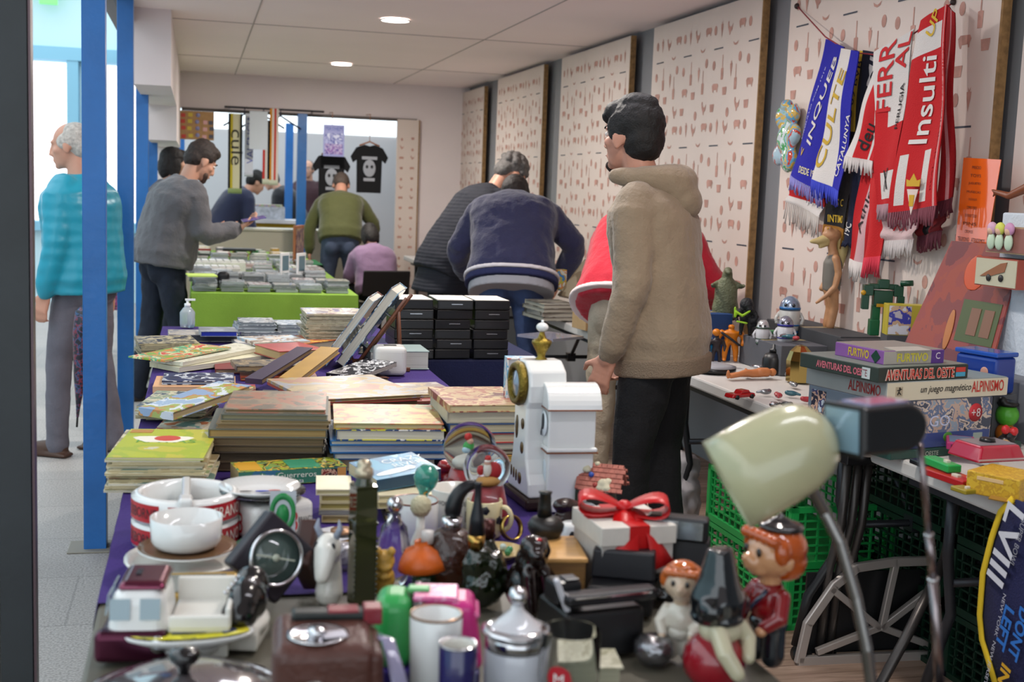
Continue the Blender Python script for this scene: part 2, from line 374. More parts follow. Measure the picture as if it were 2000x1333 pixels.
# ---------- people ----------
def head_blob(b, M, jaw=1):
    E=lambda c,r,rot=None: b.ball(c,r,n=20,tf=M,rot=rot)
    E((0,-.014,.028),(.076,.097,.088)); E((0,.028,-.025),(.061,.063,.082)); E((0,.042,-.072),(.046,.044,.038)); E((0,.074,-.096),(.02,.018,.017))
    E((0,.079,.026),(.048,.016,.011)); E((0,.104,-.032),(.013,.016,.011)); E((.012,.096,-.036),(.009,.011,.008)); E((-.012,.096,-.036),(.009,.011,.008))
    b.tube([(0,.086,.022),(0,.106,-.026)],[.009,.012],tf=M)
    E((0,.087,-.06),(.024,.011,.006)); E((0,.086,-.07),(.021,.011,.007)); E((.04,.05,-.02),(.026,.03,.022)); E((-.04,.05,-.02),(.026,.03,.022))
    for s in (-1,1):
        E((s*.078,-.008,-.008),(.007,.024,.032),(R(8),0,s*R(-18))); E((s*.079,-.006,-.034),(.007,.012,.012))
def hand_blob(b, o, d, n, sgn, curl=.5, sc=1):
    d=V(d).normalized(); n=V(n); n=(n-d*n.dot(d)).normalized(); s_=d.cross(n)*sgn       # s_ towards the thumb
    for k in range(5):
        q=o+d*(.012+.017*k)*sc; b.ball(q,(.017*sc,)*3,n=10); b.ball(q+s_*.022*sc,(.015*sc,)*3,n=10); b.ball(q-s_*.022*sc,(.015*sc,)*3,n=10)
    for i,(u,l) in enumerate(((.03,.072),(.01,.080),(-.011,.075),(-.031,.060))):
        p=o+d*.09*sc+s_*u*sc; pts=[p]; a=curl*.5
        for k,fr in enumerate((.45,.3,.25)):
            dr=(d*math.cos(a)+n*math.sin(a)); p=p+dr*l*fr*sc; pts.append(p); a+=curl*(.75+.12*i)
        b.limb(pts,[.0095*sc,.009*sc,.0082*sc,.0072*sc],n=8)
    p=o+d*.025*sc+s_*.034*sc; q=p+(s_*.7+d*.6+n*.35).normalized()*.038*sc; r=q+(d*.85+s_*.15+n*(.3+curl*.4)).normalized()*.032*sc
    b.limb([p,q,r],[.013*sc,.0105*sc,.0085*sc],n=8)
def person(label, base, rz, h=1.75, lean=0, bow=.65, hy=0, hp=0, armL=((-.25,0,-1),(-.1,.25,-1)), armR=((.25,0,-1),(.1,.25,-1)), curl=.6,
           top='#4a4a4a', tmat=None, bulk=1, hem=.03, trous='#2b3140', shoes='#2a221e', skin='#c99a82', hair='#1c1714', hairkind='short', vox=.009,
           legs=((-.1,0,0),(.1,0,0)), stride=0, seat=False, eyes=False, face=None, twist=0, foldst=.016, palmL=None, palmR=None, tb=.93, headup=0, shrug=0):
    s=h/1.75; hz=.93*s if not seat else .5
    def sp(t):
        n=12; p=V((0,0,hz)); 
        for i in range(n):
            tt=t*(i+.5)/n; a=lean*min(1.0,(1-bow)+bow*max(0,tt)/(.45*s)); p=p+V((0,math.sin(a),math.cos(a)))*(t/n)
        a=lean*min(1.0,(1-bow)+bow*max(0,t)/(.45*s)); return p,a
    def fr(t,fwd=0):
        p,a=sp(t); ax=V((0,math.sin(a),math.cos(a))); f=V((0,math.cos(a),-math.sin(a))); tw=twist*max(0,t)/.5
        x=V((math.cos(tw),math.sin(tw),0)); f2=(f-x*f.dot(x)).normalized(); return p+f2*fwd,ax,x,f2
    body=MB(); jk=MB(); tr=MB()
    # head
    pN,axN,xN,fN=fr(.50*s); pS,axS,xS,fS=fr(.455*s)
    la=lean*.75-headup
    hb=pN+V((0,math.sin(la),math.cos(la)))*.17*s+fN*.035
    HM=MX.Translation(hb)@Euler((-(hp),0,hy),'XYZ').to_matrix().to_4x4()
    HM=MX.Translation(hb)@MX.Rotation(hy,4,'Z')@MX.Rotation(hp,4,'X')@MX.Diagonal(V((s,s,s,1)))
    head_blob(body,HM)
    nb=HM@V((0,-.03,-.06)); body.limb([pN-axN*.06,nb,HM@V((0,-.02,-.02))],[.062*s,.052*s,.05*s])
    # torso inside
    rings=[]
    for t,rx,ry in ((-.08,.12,.08),(.05,.13,.085),(.2,.14,.10),(.36,.165,.11),(.46,.15,.085),(.51,.08,.06)):
        p,ax,x,f=fr(t*s); rings.append((p,x*rx*s,f*ry*s))
    body.loft(rings)
    rings=[]
    for t,rx,ry in ((-hem-.02,.186,.145),(-hem+.02,.188,.148),(-hem+.06,.196,.156),(.1,.186,.146),(.24,.182,.14),(.36,.198,.142),(.43,.19,.125),(.475,.14,.10),(.505,.085,.08),(.525,.07,.07)):
        p,ax,x,f=fr(t*s,.0); 
        if t<0 and lean>.3: pass
        rings.append((p,x*rx*bulk*s,f*ry*bulk*s))
    jk.loft(rings,n=28)
    wrists=[]
    for sg,arm,palm in ((-1,armL,palmL),(1,armR,palmR)):
        sh=pS+xS*sg*.165*s-axS*(.01-shrug); u=V(arm[0]).normalized(); v=V(arm[1]).normalized()
        el=sh+u*.285*s; wr=el+v*.245*s; wrists.append(wr)
        body.limb([sh,el,wr],[.045*s,.038*s,.026*s]); body.limb([wr-v*.03,wr+v*.015],[.026*s,.027*s])
        nn=V(palm) if palm else V((-sg,.1,0))
        hand_blob(body,wr+v*.01,V(arm[2]) if len(arm)>2 else v,nn,(1 if sg>0 else -1)*(1),curl,s)
        k=bulk
        jk.limb([sh+xS*sg*-.03,sh+u*.05,sh+u*.15,el-u*.02,el+v*.03,el+v*.13,wr-v*.035,wr-v*.01],[.07*k*s,.072*k*s,.064*k*s,.056*k*s,.055*k*s,.052*k*s,.047*k*s,.037*k*s],n=16)
    # legs
    hipc=V((0,0,hz)); fts=[]
    for sg,(lx,ly,kz) in zip((-1,1),legs):
        hj=hipc+V((sg*.09*s,0,-.03)); an=V((lx*s,ly*s,.09)); 
        if seat: kn=V((sg*.13,.42,.5)); an=V((sg*.14,.42,.1))
        else: kn=(hj+an)/2+V((sg*.012,.03+kz,.03))
        body.limb([hj,kn,an],[.07*s,.048*s,.036*s]); body.limb([an,an+V((0,.02,-.04)),an+V((sg*.02,.13,-.06))],[.036,.036,.03]); fts.append((sg,an))
        m1=(hj+kn)/2; m2=(kn+an)/2
        tr.limb([hj+V((-sg*.01,0,.02)),m1,kn,m2,an+V((0,0,.01)),an-V((0,0,.035))],[.098*s,.086*s,.066*s,.062*s,.056*s,.060*s],n=16)
    tr.ball(hipc+V((0,-.01,-.0)),(.165*s*tb,.125*s*tb,.13*s),n=20); tr.ball(hipc+V((0,0,.05)),(.15*s*tb,.11*s*tb,.08*s),n=20)
    tr.ball(hipc+V((.075*s,-.055*tb,-.06)),(.08*s*tb,.085*s*tb,.10*s)); tr.ball(hipc+V((-.075*s,-.055*tb,-.06)),(.08*s*tb,.085*s*tb,.10*s))
    sk=mat(skin,.5,var=.06,vs=12)
    root=body.build('person',sk,None,vox=max(.0065,vox*.8),smooth=3)
    root.location=(base[0],base[1],0); root.rotation_euler=(0,0,rz); tag(root,label,'person')
    jm=tmat or mat(top,.8,var=.08,vs=6,bump=.35,bs=90,sheen=.2)
    jk.build('jacket',jm,root,vox=vox,smooth=4,disp=foldst,dsc=.11)
    tr.build('trousers',mat(trous,.85,var=.15,vs=7,bump=.3,bs=120),root,vox=vox,smooth=3,disp=foldst*.8,dsc=.1)
    for sg,an in fts:
        q=MB(); q.limb([an+V((0,-.02,-.045)),an+V((sg*.008,.06,-.05)),an+V((sg*.02,.15,-.058))],[.042,.042,.034],n=12); q.box((an.x+sg*.01,an.y+.06,an.z-.078),(.085,.27,.02))
        q.build('shoe',mat(shoes,.5),root,vox=.008,smooth=2)
    # hair
    H=MB(); e=lambda c,r,rot=None: H.ball(c,r,n=20,tf=HM,rot=rot)
    if hairkind=='short':      # dark crop, fuller on top
        e((0,-.02,.045),(.083,.102,.086)); e((0,.03,.085),(.066,.062,.046)); e((0,-.055,.0),(.074,.066,.075)); e((0,.06,.09),(.05,.035,.03)); e((.0,-.02,.10),(.06,.075,.045))
        e((.068,.0,.04),(.018,.05,.04)); e((-.068,.0,.04),(.018,.05,.04))
    elif hairkind=='fringe':
        e((0,-.02,.048),(.084,.104,.09)); e((0,.05,.085),(.066,.056,.042)); e((0,.088,.066),(.052,.022,.028)); e((0,-.055,-.005),(.076,.068,.082)); e((0,-.02,.115),(.058,.075,.035))
        e((.072,.008,.03),(.014,.04,.05)); e((-.072,.008,.03),(.014,.04,.05))
    elif hairkind=='grey':
        e((0,-.03,.03),(.08,.094,.088)); e((0,-.06,-.01),(.073,.06,.07)); e((.066,-.0,.02),(.018,.045,.04)); e((-.066,-.0,.02),(.018,.045,.04))
    elif hairkind=='curly':
        for i in range(34):
            a=i*2.4; t=.15+1.5*(i/34); 
            e((.078*math.sin(t)*math.cos(a),-.03+.095*math.sin(t)*math.sin(a)*.95,.035+.085*math.cos(t)),(.026,.026,.024))
        e((0,-.03,.04),(.082,.096,.084)); e((0,-.07,-.01),(.074,.05,.07))
    elif hairkind=='long':
        e((0,-.02,.045),(.088,.106,.09)); e((0,-.075,-.03),(.085,.06,.11)); e((.07,-.02,-.03),(.025,.06,.09)); e((-.07,-.02,-.03),(.025,.06,.09)); e((0,.06,.08),(.06,.04,.035))
    H.build('hair',mat(hair,.65,var=.3,vs=60,bump=.35,bs=160),root,vox=.007,smooth=1,disp=.009 if hairkind!='grey' else .003,dsc=.018)
    if eyes:
        for sg in (-1,1):
            q=MB(); q.ball((sg*.031,.078,.008),(.0125,.011,.0085),0,n=14,tf=HM); q.ball((sg*.031,.087,.007),(.005,.003,.005),1,n=10,tf=HM); q.build('eye',[mat('#e8e0da',.2),mat('#1d120c',.2)],root)
            q=MB(); q.tube([HM@V((sg*.014,.092,.026)),HM@V((sg*.03,.092,.031)),HM@V((sg*.048,.08,.027))],[.004,.0045,.003],n=8); q.build('eyebrow',mat(hair,.8),root)
        q=MB(); q.ball((0,.0945,-.0655),(.019,.006,.0025),tf=HM,n=12); q.build('lips',mat('#8f5148',.5),root)
    root['_h']=0; del root['_h']
    return root, HM, fr, wrists, s
def blobpart(root,name,m,fn,vox=.008,smooth=3,disp=0,dsc=.1):
    b=MB(); fn(b); return b.build(name,m,root,vox=vox,smooth=smooth,disp=disp,dsc=dsc)

# young man in the sand hoodie
pt=PY(1290,700,4.0)
hm_,HM,fr,wr,s=person('young man in sand hoodie and black jeans, hand in pocket, looking away left',(pt.x+.0,4.0),R(52),1.80,lean=R(13),hy=R(-22),hp=R(2),
   armL=((-.22,-.10,-1),(.10,.34,-1)),armR=((.2,.1,-1),(-.2,.35,-1)),curl=.7,tb=.8,top='#8c7a64',bulk=1.04,hem=.07,trous='#0f0f12',shoes='#16161a',
   skin='#c08a74',hair='#141110',hairkind='fringe',vox=.008,legs=((-.10,.05,0),(.11,-.04,0)),eyes=True,foldst=.022)
hm=mat('#8c7a64',.85,var=.06,vs=6,bump=.35,bs=90,sheen=.2)
def hood(b):
    p,ax,x,f=fr(.50*s)
    pts=[]; rr=[]
    for i in range(13):
        a=PI*(-.08+1.16*i/12); pts.append(p+x*math.cos(a)*.104+f*(.035-math.sin(a)*.15)+ax*(.035-.05*math.sin(a))); rr.append(.034+.034*math.sin(a))
    b.limb(pts,rr); b.ball(p-f*.115-ax*.035,(.10,.062,.085)); b.ball(p-f*.135-ax*.08,(.08,.05,.06))
blobpart(hm_,'hood',hm,hood,disp=.012,dsc=.08)
def rib(b):
    p,ax,x,f=fr(-.075*s); q=fr(-.135*s)[0]; b.loft([(q,x*.200,f*.160),(p,x*.206,f*.166),(p+ax*.012,x*.165,f*.13)],n=28)
blobpart(hm_,'waistband',mat('#857360',.9,bump=.6,bs=200),rib,vox=.007,smooth=2)
q=MB(); q.limb([HM@V((0,.088,-.098)),HM@V((0,.078,-.112))],[.017,.012]); q.ball(HM@V((0,.094,-.052)),(.02,.006,.004)); q.build('beard',mat('#2a1d18',.9,bump=.5,bs=300),hm_,vox=.005,smooth=2)

# grey bomber man with phone
pt=PY(318,560,8.0)
r_,HM,fr,wr,s=person('man in grey bomber jacket and dark jeans reading his phone at the table',(pt.x,8.05),R(-68),1.74,lean=R(25),hy=R(4),hp=R(-30),headup=R(-4),
   armL=((-.1,.1,-1),(.22,1,.12)),armR=((.2,.15,-1),(-.05,1,.22),(-.1,1,.5)),curl=.5,top='#57565a',bulk=1.24,hem=.03,trous='#161d2c',shoes='#2c2522',
   skin='#c3937c',hair='#2e2420',hairkind='short',vox=.010,legs=((-.12,-.12,0),(.1,.06,0)),eyes=True,palmR=(-.2,-.6,1),palmL=(.3,-.3,1),foldst=.03)
q=MB(); q.limb([HM@V((-.05,.05,-.07)),HM@V((0,.074,-.1)),HM@V((.05,.05,-.07))],[.018,.02,.018]); q.build('beard',mat('#5b463c',.9),r_,vox=.006,smooth=2)
wl=r_.matrix_basis @ wr[1]
pp=PY(452,430,8.0)
ph=MB(); ph.box((0,0,0),(.15,.075,.009)); tag(ph.build('smartphone',mat('#3f2f7e',.25,coat=.5),loc=(wl.x+.10,wl.y,wl.z+.065),rot=(R(8),R(-12),R(8)),bevel=.006),'violet smartphone held by the man in the grey jacket','phone')

# teal puffer man outside
def puff(col,sc=9,dirz=1,rough=.35):
    m=mat(col,rough,bump=.2,bs=30).copy(); N=m.node_tree.nodes; L=m.node_tree.links; b=N['Principled BSDF']
    tc=N.new('ShaderNodeTexCoord'); wv=N.new('ShaderNodeTexWave'); wv.wave_type='BANDS'; wv.bands_direction='Z'; wv.inputs['Scale'].default_value=sc; wv.inputs['Distortion'].default_value=1.2; wv.inputs['Detail'].default_value=2
    L.new(tc.outputs['Object'],wv.inputs[0]); bp=N.new('ShaderNodeBump'); bp.inputs['Strength'].default_value=.22; bp.inputs['Distance'].default_value=.012; L.new(wv.outputs['Fac'],bp.inputs['Height']); L.new(bp.outputs[0],b.inputs['Normal']); return m
pt=PY(172,600,6.75)
r_,HM,fr,wr,s=person('white-haired man in a teal quilted jacket walking past behind the posts',(pt.x,6.55),R(62),1.72,lean=R(5),hy=R(12),hp=R(-8),
   armL=((-.2,-.05,-1),(-.05,.25,-1)),armR=((.3,-.1,-1),(.1,.1,-1)),tmat=puff('#2394ac',5),bulk=1.22,hem=.06,trous='#66636c',shoes='#4a3226',skin='#c9937c',hair='#b9b1a9',hairkind='grey',vox=.010,legs=((-.1,.1,0),(.1,-.1,0)))
u=thing('folded_umbrella','dark patterned folded umbrella hanging beside the man in teal','umbrella',(PY(150,560,6.2).x,6.2,.26),rot=(R(4),R(4),0))
b=MB(); b.lathe([(.006,0),(.012,.06),(.03,.2),(.045,.42),(.04,.52),(.014,.55)],18); b.build('canopy',art(['#1b1c2a','#25283a','#7a2a3a','#31507a','#1b1c2a'],3,40),u,disp=.012)
b=MB(); b.tube([(0,0,.54),(0,0,.66)],.006); b.tube([(0,0,.64),(0,0,.76)],.014); b.build('handle',mat('#c9c4bc',.4),u)
b=MB(); b.tube([(0,0,-.05),(0,0,.02)],.005); b.build('tip',mat('#222222',.4),u)

# black quilted coat man, bending
pt=PY(885,560,7.6)
r_,HM,fr,wr,s=person('grey-haired man with glasses in a long black quilted coat bending over the table',(pt.x,7.75),R(-76),1.84,lean=R(44),bow=.4,hy=R(-4),hp=R(-48),
   armL=((.1,.55,-1),(.2,.9,-.7)),armR=((.25,.5,-1),(.1,.9,-.7)),tmat=puff('#191b25',14,rough=.85),bulk=1.18,hem=.1,trous='#27303f',skin='#bd8a74',hair='#5c5856',hairkind='curly',vox=.010,eyes=True,legs=((-.12,-.05,0),(.12,.0,0)))
def skirt(b):
    p,ax,x,f=fr(.06*s); b.loft([(p+V((0,-.06,-.26)),x*.24,V((0,.2,0))),(p+V((0,-.03,-.12)),x*.225,V((0,.185,0))),(p,x*.2,f*.165)],n=28)
blobpart(r_,'coat_skirt',puff('#191b25',14,rough=.85),skirt,vox=.01)
q=MB(); q.tube([HM@V((-.08,0,.005)),HM@V((-.05,.095,.01)),HM@V((0,.102,.012)),HM@V((.05,.095,.01)),HM@V((.08,0,.005))],.0028,n=6)
for sg in (-1,1): q.ring([(.022,-.001),(.025,-.001),(.025,.001),(.022,.001)],18,tf=HM@trs((sg*.032,.1,.003),(R(90),0,0)))
q.build('glasses',mat('#16120f',.3),r_)

# navy bomber man, back to us
pt=PY(1000,640,6.6)
r_,HM,fr,wr,s=person('man in navy bomber jacket with white hem stripe bending with his back to us',(pt.x,6.65),R(-14),1.78,lean=R(44),bow=.45,hy=R(-10),hp=R(-62),headup=R(-38),
   armL=((-.55,.1,-.9),(.2,.9,-.7)),armR=((.75,.25,-.75),(-.35,.45,-.95)),top='#1f2144',bulk=1.27,hem=.02,trous='#33456b',skin='#bd8a74',hair='#231c1a',hairkind='short',vox=.010,legs=((-.11,0,0),(.11,.0,0)),foldst=.03)
def band(t0,t1,k,ky=1): 
    def f_(b):
        rs=[]
        for t in (t0,(t0+t1)/2,t1):
            p,ax,x,f=fr(t*s); rs.append((p,x*.185*k,f*.148*k*ky))
        b.loft(rs,n=30)
    return f_
blobpart(r_,'hem_stripe',mat('#c9c6cc',.8),band(-.012,.008,1.46),vox=.007,smooth=2)
blobpart(r_,'hem_rib',mat('#20264e',.9,bump=.5,bs=200),band(-.05,-.014,1.42),vox=.007,smooth=2)
blobpart(r_,'undershirt',mat('#8d8f97',.9),band(-.10,-.05,1.30),vox=.007,smooth=2)

# red jacket, beige trousers behind the young man
pt=PY(1246,700,5.15)
r_,HM,fr,wr,s=person('person in red jacket and beige trousers leaning to the toys behind the young man',(pt.x-.0,5.32),R(-34),1.76,lean=R(56),bow=.35,hy=0,hp=R(-60),headup=R(-30),
   armL=((-.5,.35,-1),(.2,.8,-.6)),armR=((.55,.35,-.9),(.0,.8,-.5)),top='#c01f34',bulk=1.28,hem=.03,trous='#b5a893',shoes='#cfc6ba',skin='#bd8a74',hair='#2a211e',hairkind='short',vox=.010,legs=((-.11,-.02,0),(.12,.05,0)),foldst=.03)
blobpart(r_,'hem_stripe',mat('#e4d3d0',.8),band(-.04,-.018,1.46),vox=.007,smooth=2)

# olive fleece man far away
pt=PY(664,500,11.5)
r_,HM,fr,wr,s=person('man in olive green fleece and jeans bending away from us near the far opening',(pt.x,11.5),R(-6),1.72,lean=R(48),bow=.5,hy=R(0),hp=R(-60),
   armL=((-.5,.0,-1),(.0,.1,-1)),armR=((.6,.2,-.8),(-.2,.5,-.9)),top='#474a22',bulk=1.12,hem=.0,trous='#3f4a60',skin='#bd8a74',hair='#4a3f38',vox=.013,legs=((-.12,0,0),(.12,.08,0)))
# lilac sweatshirt, seated
pt=PY(738,520,10.7)
r_,HM,fr,wr,s=person('seated person in a lilac hooded sweatshirt hunched on a black chair',(pt.x,10.7),R(10),1.45,lean=R(34),bow=.6,hy=0,hp=R(-40),armL=((-.3,.3,-1),(.4,.9,-.2)),armR=((.3,.3,-1),(-.4,.9,-.2)),
   top='#8a6e8d',bulk=1.22,hem=.0,trous='#15151a',skin='#c49680',hair='#1c1816',hairkind='long',vox=.013,seat=True)
c=thing('folding_chair','black folding chair under the seated person in lilac','chair',(pt.x,10.67,0),R(10)); bk=mat('#141416',.5)
b=MB(); b.box((0,0,.385),(.42,.42,.03)); b.build('seat',bk,c,bevel=.01)
b=MB(); b.box((0,-.23,.60),(.42,.025,.22),rot=(R(8),0,0)); b.build('backrest',bk,c,bevel=.01)
for x in (-.19,.19):
    for y in (-.2,.19): b=MB(); b.tube([(x,y,.0),(x,y,.38)],.011); b.build('leg',bk,c)
# far figures
for (px,py,Y,rz,lab,top,hair,hk,lean,tr_) in (
  (322,380,10.4,-70,'dark-haired person standing behind the man in the grey bomber jacket','#3a3440','#171213','long',5,'#20242e'),
  (349,380,13.6,-175,'person with dark fringe facing us, seen just above the grey jacket man','#402c2c','#1d1413','fringe',5,'#20242e'),
  (432,420,13.5,-70,'person in navy jacket bending by the far white counter','#1a2140','#14120f','short',48,'#20242e'),
  (580,420,15.3,70,'person in black coat stooping behind the blue posts in the far unit','#17171c','#5a5552','grey',40,'#20242e'),
  (606,380,16.3,160,'grey-haired man facing us at the back of the far unit','#3c1f26','#6a625c','grey',3,'#20242e'),
  (-75,500,4.6,40,'person in navy coat with brown hair cut off by the left picture edge','#1c2036','#6b4a33','long',5,'#3a2030')):
    pt=PY(px,py,Y); lm=R(lean)
    if Y>16: pt.y=16.55
    person(lab,(pt.x,pt.y),R(rz),1.70 if Y<16 else 1.76,lean=lm,hp=-lm*.6,top=top,hair=hair,hairkind=hk,trous=tr_,vox=.016,bulk=1.15,eyes=(rz in(-175,160)),foldst=.01)
# ---------- tables ----------
def folding_table(label,x0,x1,y0,y1,top='#c9c6c2',legs=True,group=None):
    t=thing('folding_table',label,'table',((x0+x1)/2,(y0+y1)/2,0)); w=x1-x0; l=y1-y0
    b=MB(); r=.05; poly=[]
    for cx,cy,a0 in ((w/2-r,l/2-r,0),(-w/2+r,l/2-r,90),(-w/2+r,-l/2+r,180),(w/2-r,-l/2+r,270)):
        for k in range(6): a=R(a0+k*18); poly.append((cx+r*math.cos(a),cy+r*math.sin(a)))
    b.prism(poly,.045,tf=trs((0,0,T-.045))); b.build('tabletop',mat(top,.45,var=.05,vs=5),t,bevel=.008)
    dk=mat('#34363b',.4,metal=.5)
    if legs:
        for s in (-1,1):
            y=s*(l/2-.28)
            for q in (-1,1):
                b=MB(); b.tube([(q*w*.36,y,.7),(q*w*.36,y,.5),(q*w*.30,y+s*.03,.32),(q*w*.40,y+s*.06,.0)],.015); b.build('leg',dk,t)
            b=MB(); b.tube([(-w*.33,y,.42),(w*.33,y,.42)],.012); b.tube([(-w*.36,y,.67),(w*.36,y,.67)],.013); b.build('crossbar',dk,t)
            b=MB(); b.tube([(0,y,.42),(0,y-s*.3,.69)],.011); b.box((0,y,.42),(.05,.05,.05)); b.build('brace',dk,t)
        b=MB(); b.box((-w/2+.07,0,.68),(.03,l-.3,.03)); b.box((w/2-.07,0,.68),(.03,l-.3,.03)); b.build('rail',dk,t)
    return t
folding_table('white folding table carrying the boxed board games and toys along the right wall',1.86,2.62,3.12,4.96)
folding_table('white folding table under the hanging navy football towel at the right edge',1.86,2.62,1.26,3.10)
folding_table('white folding table with papers beside the man in the navy bomber',1.90,2.60,5.78,7.5)
folding_table('far white folding table with orange and yellow trinkets',2.0,2.62,9.2,12.2)
folding_table('near white table carrying glassware, crockery and cameras',-.15,.82,.75,2.55,top='#5c584c')
folding_table('long table under purple cloth piled with old books',-.15,.85,2.57,5.85,legs=False)
folding_table('table under dark blue cloth stacked with black cases',.62,1.36,4.75,5.5,legs=False)
def cloth(label,x0,x1,y0,y1,col,dl,dr,df,db,name='tablecloth',z=T):
    t=thing(name,label,'tablecloth',((x0+x1)/2,(y0+y1)/2,z)); w=(x1-x0)/2; l=(y1-y0)/2
    pur=mat(col,.9,var=.1,vs=4,bump=.3,bs=140)
    def prof(u,drop,h): return None
    b=MB(); nx,ny=24,40
    xs=[-w-.012]+[-w+2*w*i/nx for i in range(nx+1)]+[w+.012]; 
    vs=[];fs=[]
    for i in range(nx+1):
        for j in range(ny+1):
            x=-w+2*w*i/nx; y=-l+2*l*j/ny; vs.append((x,y,.004+.0015*NZ.noise(V((x*6,y*6,1)))))
    for i in range(nx):
        for j in range(ny): a=i*(ny+1)+j; fs.append((a,a+ny+1,a+ny+2,a+1))
    b.add(vs,fs,sm=True)
    for (ax,sg,drop,half,off) in (('y',-1,df,w,l),('y',1,db,w,l),('x',-1,dl,l,w),('x',1,dr,l,w)):
        if not drop: continue
        vs=[];fs=[];n=60;m=8
        for i in range(n+1):
            u=-half+2*half*i/n
            for j in range(m+1):
                q=j/m; o=off+.006+.02*q*(.5+.5*math.sin(u*28+2*math.sin(u*9)))+.01*q
                zz=.004-drop*q
                if j==0: o=off; zz=.004
                vs.append((u,sg*o,zz) if ax=='y' else (sg*o,u,zz))
        for i in range(n):
            for j in range(m): a=i*(m+1)+j; fs.append((a,a+m+1,a+m+2,a+1))
        b.add(vs,fs,sm=True)
    b.build('cloth',pur,t); return t
cloth('purple cloth over the long book table',-.15,.85,2.0,5.84,'#36206a',.3,.3,0,.5)
cloth('dark blue cloth hanging from the table of black cases',.6,1.37,4.73,5.52,'#131a40',.65,.65,.68,.6)
TG=T+.0
folding_table('long table under lime green cloth covered with disc cases',-.02,.95,7.6,12.15,legs=False)
cloth('lime green cloth on the long table of disc cases',-.03,.97,7.57,12.2,'#82a83c',.5,.5,.55,.3)
TT=T+.007
# ---------- books ----------
rng=random.Random(7)
CREAM='#d6c9a6'; OLD='#a08b63'; WHT='#dcdcd6'
def geo_edge(e,z):
    a=P(e[0],e[1],z); c=P(e[2],e[3],z); d=c-a; return a,d.length,math.atan2(d.y,d.x)
def book(label,loc,w,d,t,cover,pg=CREAM,rz=0,rot=None,spine='L',hard=True,name='book',cat='book',group=None,title=None,tcol='#222222',th=.02,ttw=None,spt=None,spc='#eeeeee',sph=None,smat=None):
    o=thing(name,label,cat,loc,rz,group,rot); cm=cover if not isinstance(cover,str) else mat(cover,.45,var=.08,vs=14)
    k=.0025 if hard else .0008; ins=.004 if hard else .0005
    b=MB(); b.box((w/2,d/2,k/2),(w,d,k)); b.box((w/2,d/2,t-k/2),(w,d,k))
    if spine=='L': b.box((k/2,d/2,t/2),(k,d,t-2*k),1)
    elif spine=='R': b.box((w-k/2,d/2,t/2),(k,d,t-2*k),1)
    elif spine=='F': b.box((w/2,k/2,t/2),(w,k,t-2*k),1)
    else: b.box((w/2,d-k/2,t/2),(w,k,t-2*k),1)
    b.build('cover',[cm,smat or cm],o)
    l0=k if spine=='L' else ins; r0=k if spine=='R' else ins; f0=k if spine=='F' else ins; b0=k if spine=='B' else ins
    b=MB(); b.box((l0+(w-l0-r0)/2,f0+(d-f0-b0)/2,t/2),(w-l0-r0,d-f0-b0,t-2*k)); b.build('page_block',pages(pg),o)
    if title: text(title,th,mat(tcol,.5),o,(w*.5,d*.55,t),width=ttw)
    if spt: text(spt,sph or t*.5,mat(spc,.5),o,(w/2,-.0001,t/2),(PI/2,0,0),width=w*.7)
    return o
def mag(label,loc,w,d,t,cover,pg='#c6bb9a',rz=0,rot=None,group=None,name='comic_book',cat='magazine'):
    n=6; cm=cover if not isinstance(cover,str) else mat(cover,.4,var=.08,vs=14)
    b=MB(); b.box((w/2,d/2,t/2),(w*.998,d*.998,t*.8),1); b.box((w/2,d/2,t*.05),(w,d,t*.1),0); b.box((w/2,d/2,t*.95),(w,d,t*.1),0)
    o=b.build(name,[cm,pages(pg)],None,loc,rot or (0,0,rz)); return tag(o,label,cat,group)
ORD=['topmost','second from the top','third from the top','fourth from the top','fifth from the top','sixth from the top','seventh from the top','eighth from the top','ninth from the top','tenth from the top']+['%d from the top'%i for i in range(11,40)]
def stack(e,d,items,where,z=TT,jit=.006,jr=2.0,kind='book',group=None,noun='book'):
    """items bottom to top: (t, cover, pages, dx0, dx1, dy, look)"""
    a,w,rz=geo_edge(e,z); n=len(items); zz=z; out=[]
    ux=V((math.cos(rz),math.sin(rz),0)); uy=V((-math.sin(rz),math.cos(rz),0))
    for i,it in enumerate(items):
        t,cv,pg,x0,x1,dy,look=it; j=rng.uniform(-jit,jit); jy=rng.uniform(0,jit*2)
        loc=a+ux*(x0*w+j)+uy*(dy*d+jy); loc.z=zz; ww=w*(1-x0-x1)
        lab='%s, %s of %s'%(look,ORD[n-1-i],where)
        r_=rz+R(rng.uniform(-jr,jr))
        if kind=='mag': o=mag(lab,loc,ww,d*(1-dy),t,cv,pg,r_,group=group)
        else: o=book(lab,loc,ww,d*(1-dy),t,cv,pg,r_,spine=rng.choice('LB'),group=group)
        out.append(o); zz+=t+.0004
    return out,a,w,rz,zz
yl=art(['#b4bc2c','#a4b42c','#c0ba3c','#ccc8a8'],1,6)
its=[]
cc=['#b7a57c','#a89a78','#8f8a6a','#c9bd98','#9d9275','#b04a3c','#86976a','#c2b48c','#6f8c80','#b3a27a','#cfc49f','#a08f6a','#bcae86']
for i in range(13): its.append((.0052,art([cc[i],'#d8cfae',cc[(i+5)%13]],i,18),'#b9ab84' if i%3 else '#d4cdb8',rng.uniform(0,.05),rng.uniform(-.02,.06) if i<8 else .06,rng.uniform(0,.05),'thin old comic'))
st,a,w_,rz,zz=stack((203,966,408,966),.33,its,'the comic pile at the near left corner','mag' and TT,jit=.008,jr=3,kind='mag',group='comics in the near left pile')
top=book('yellow and green comic with a red and white drawing on top of the near left pile',V((a.x+.004,a.y+.01,zz)),w_*.93,.31,.006,yl,'#c6bb9a',rz+R(-1),hard=False,name='comic_book',cat='magazine',title='RAYAS',tcol='#5f9a3a',th=.035,ttw=w_*.6,spine='L')
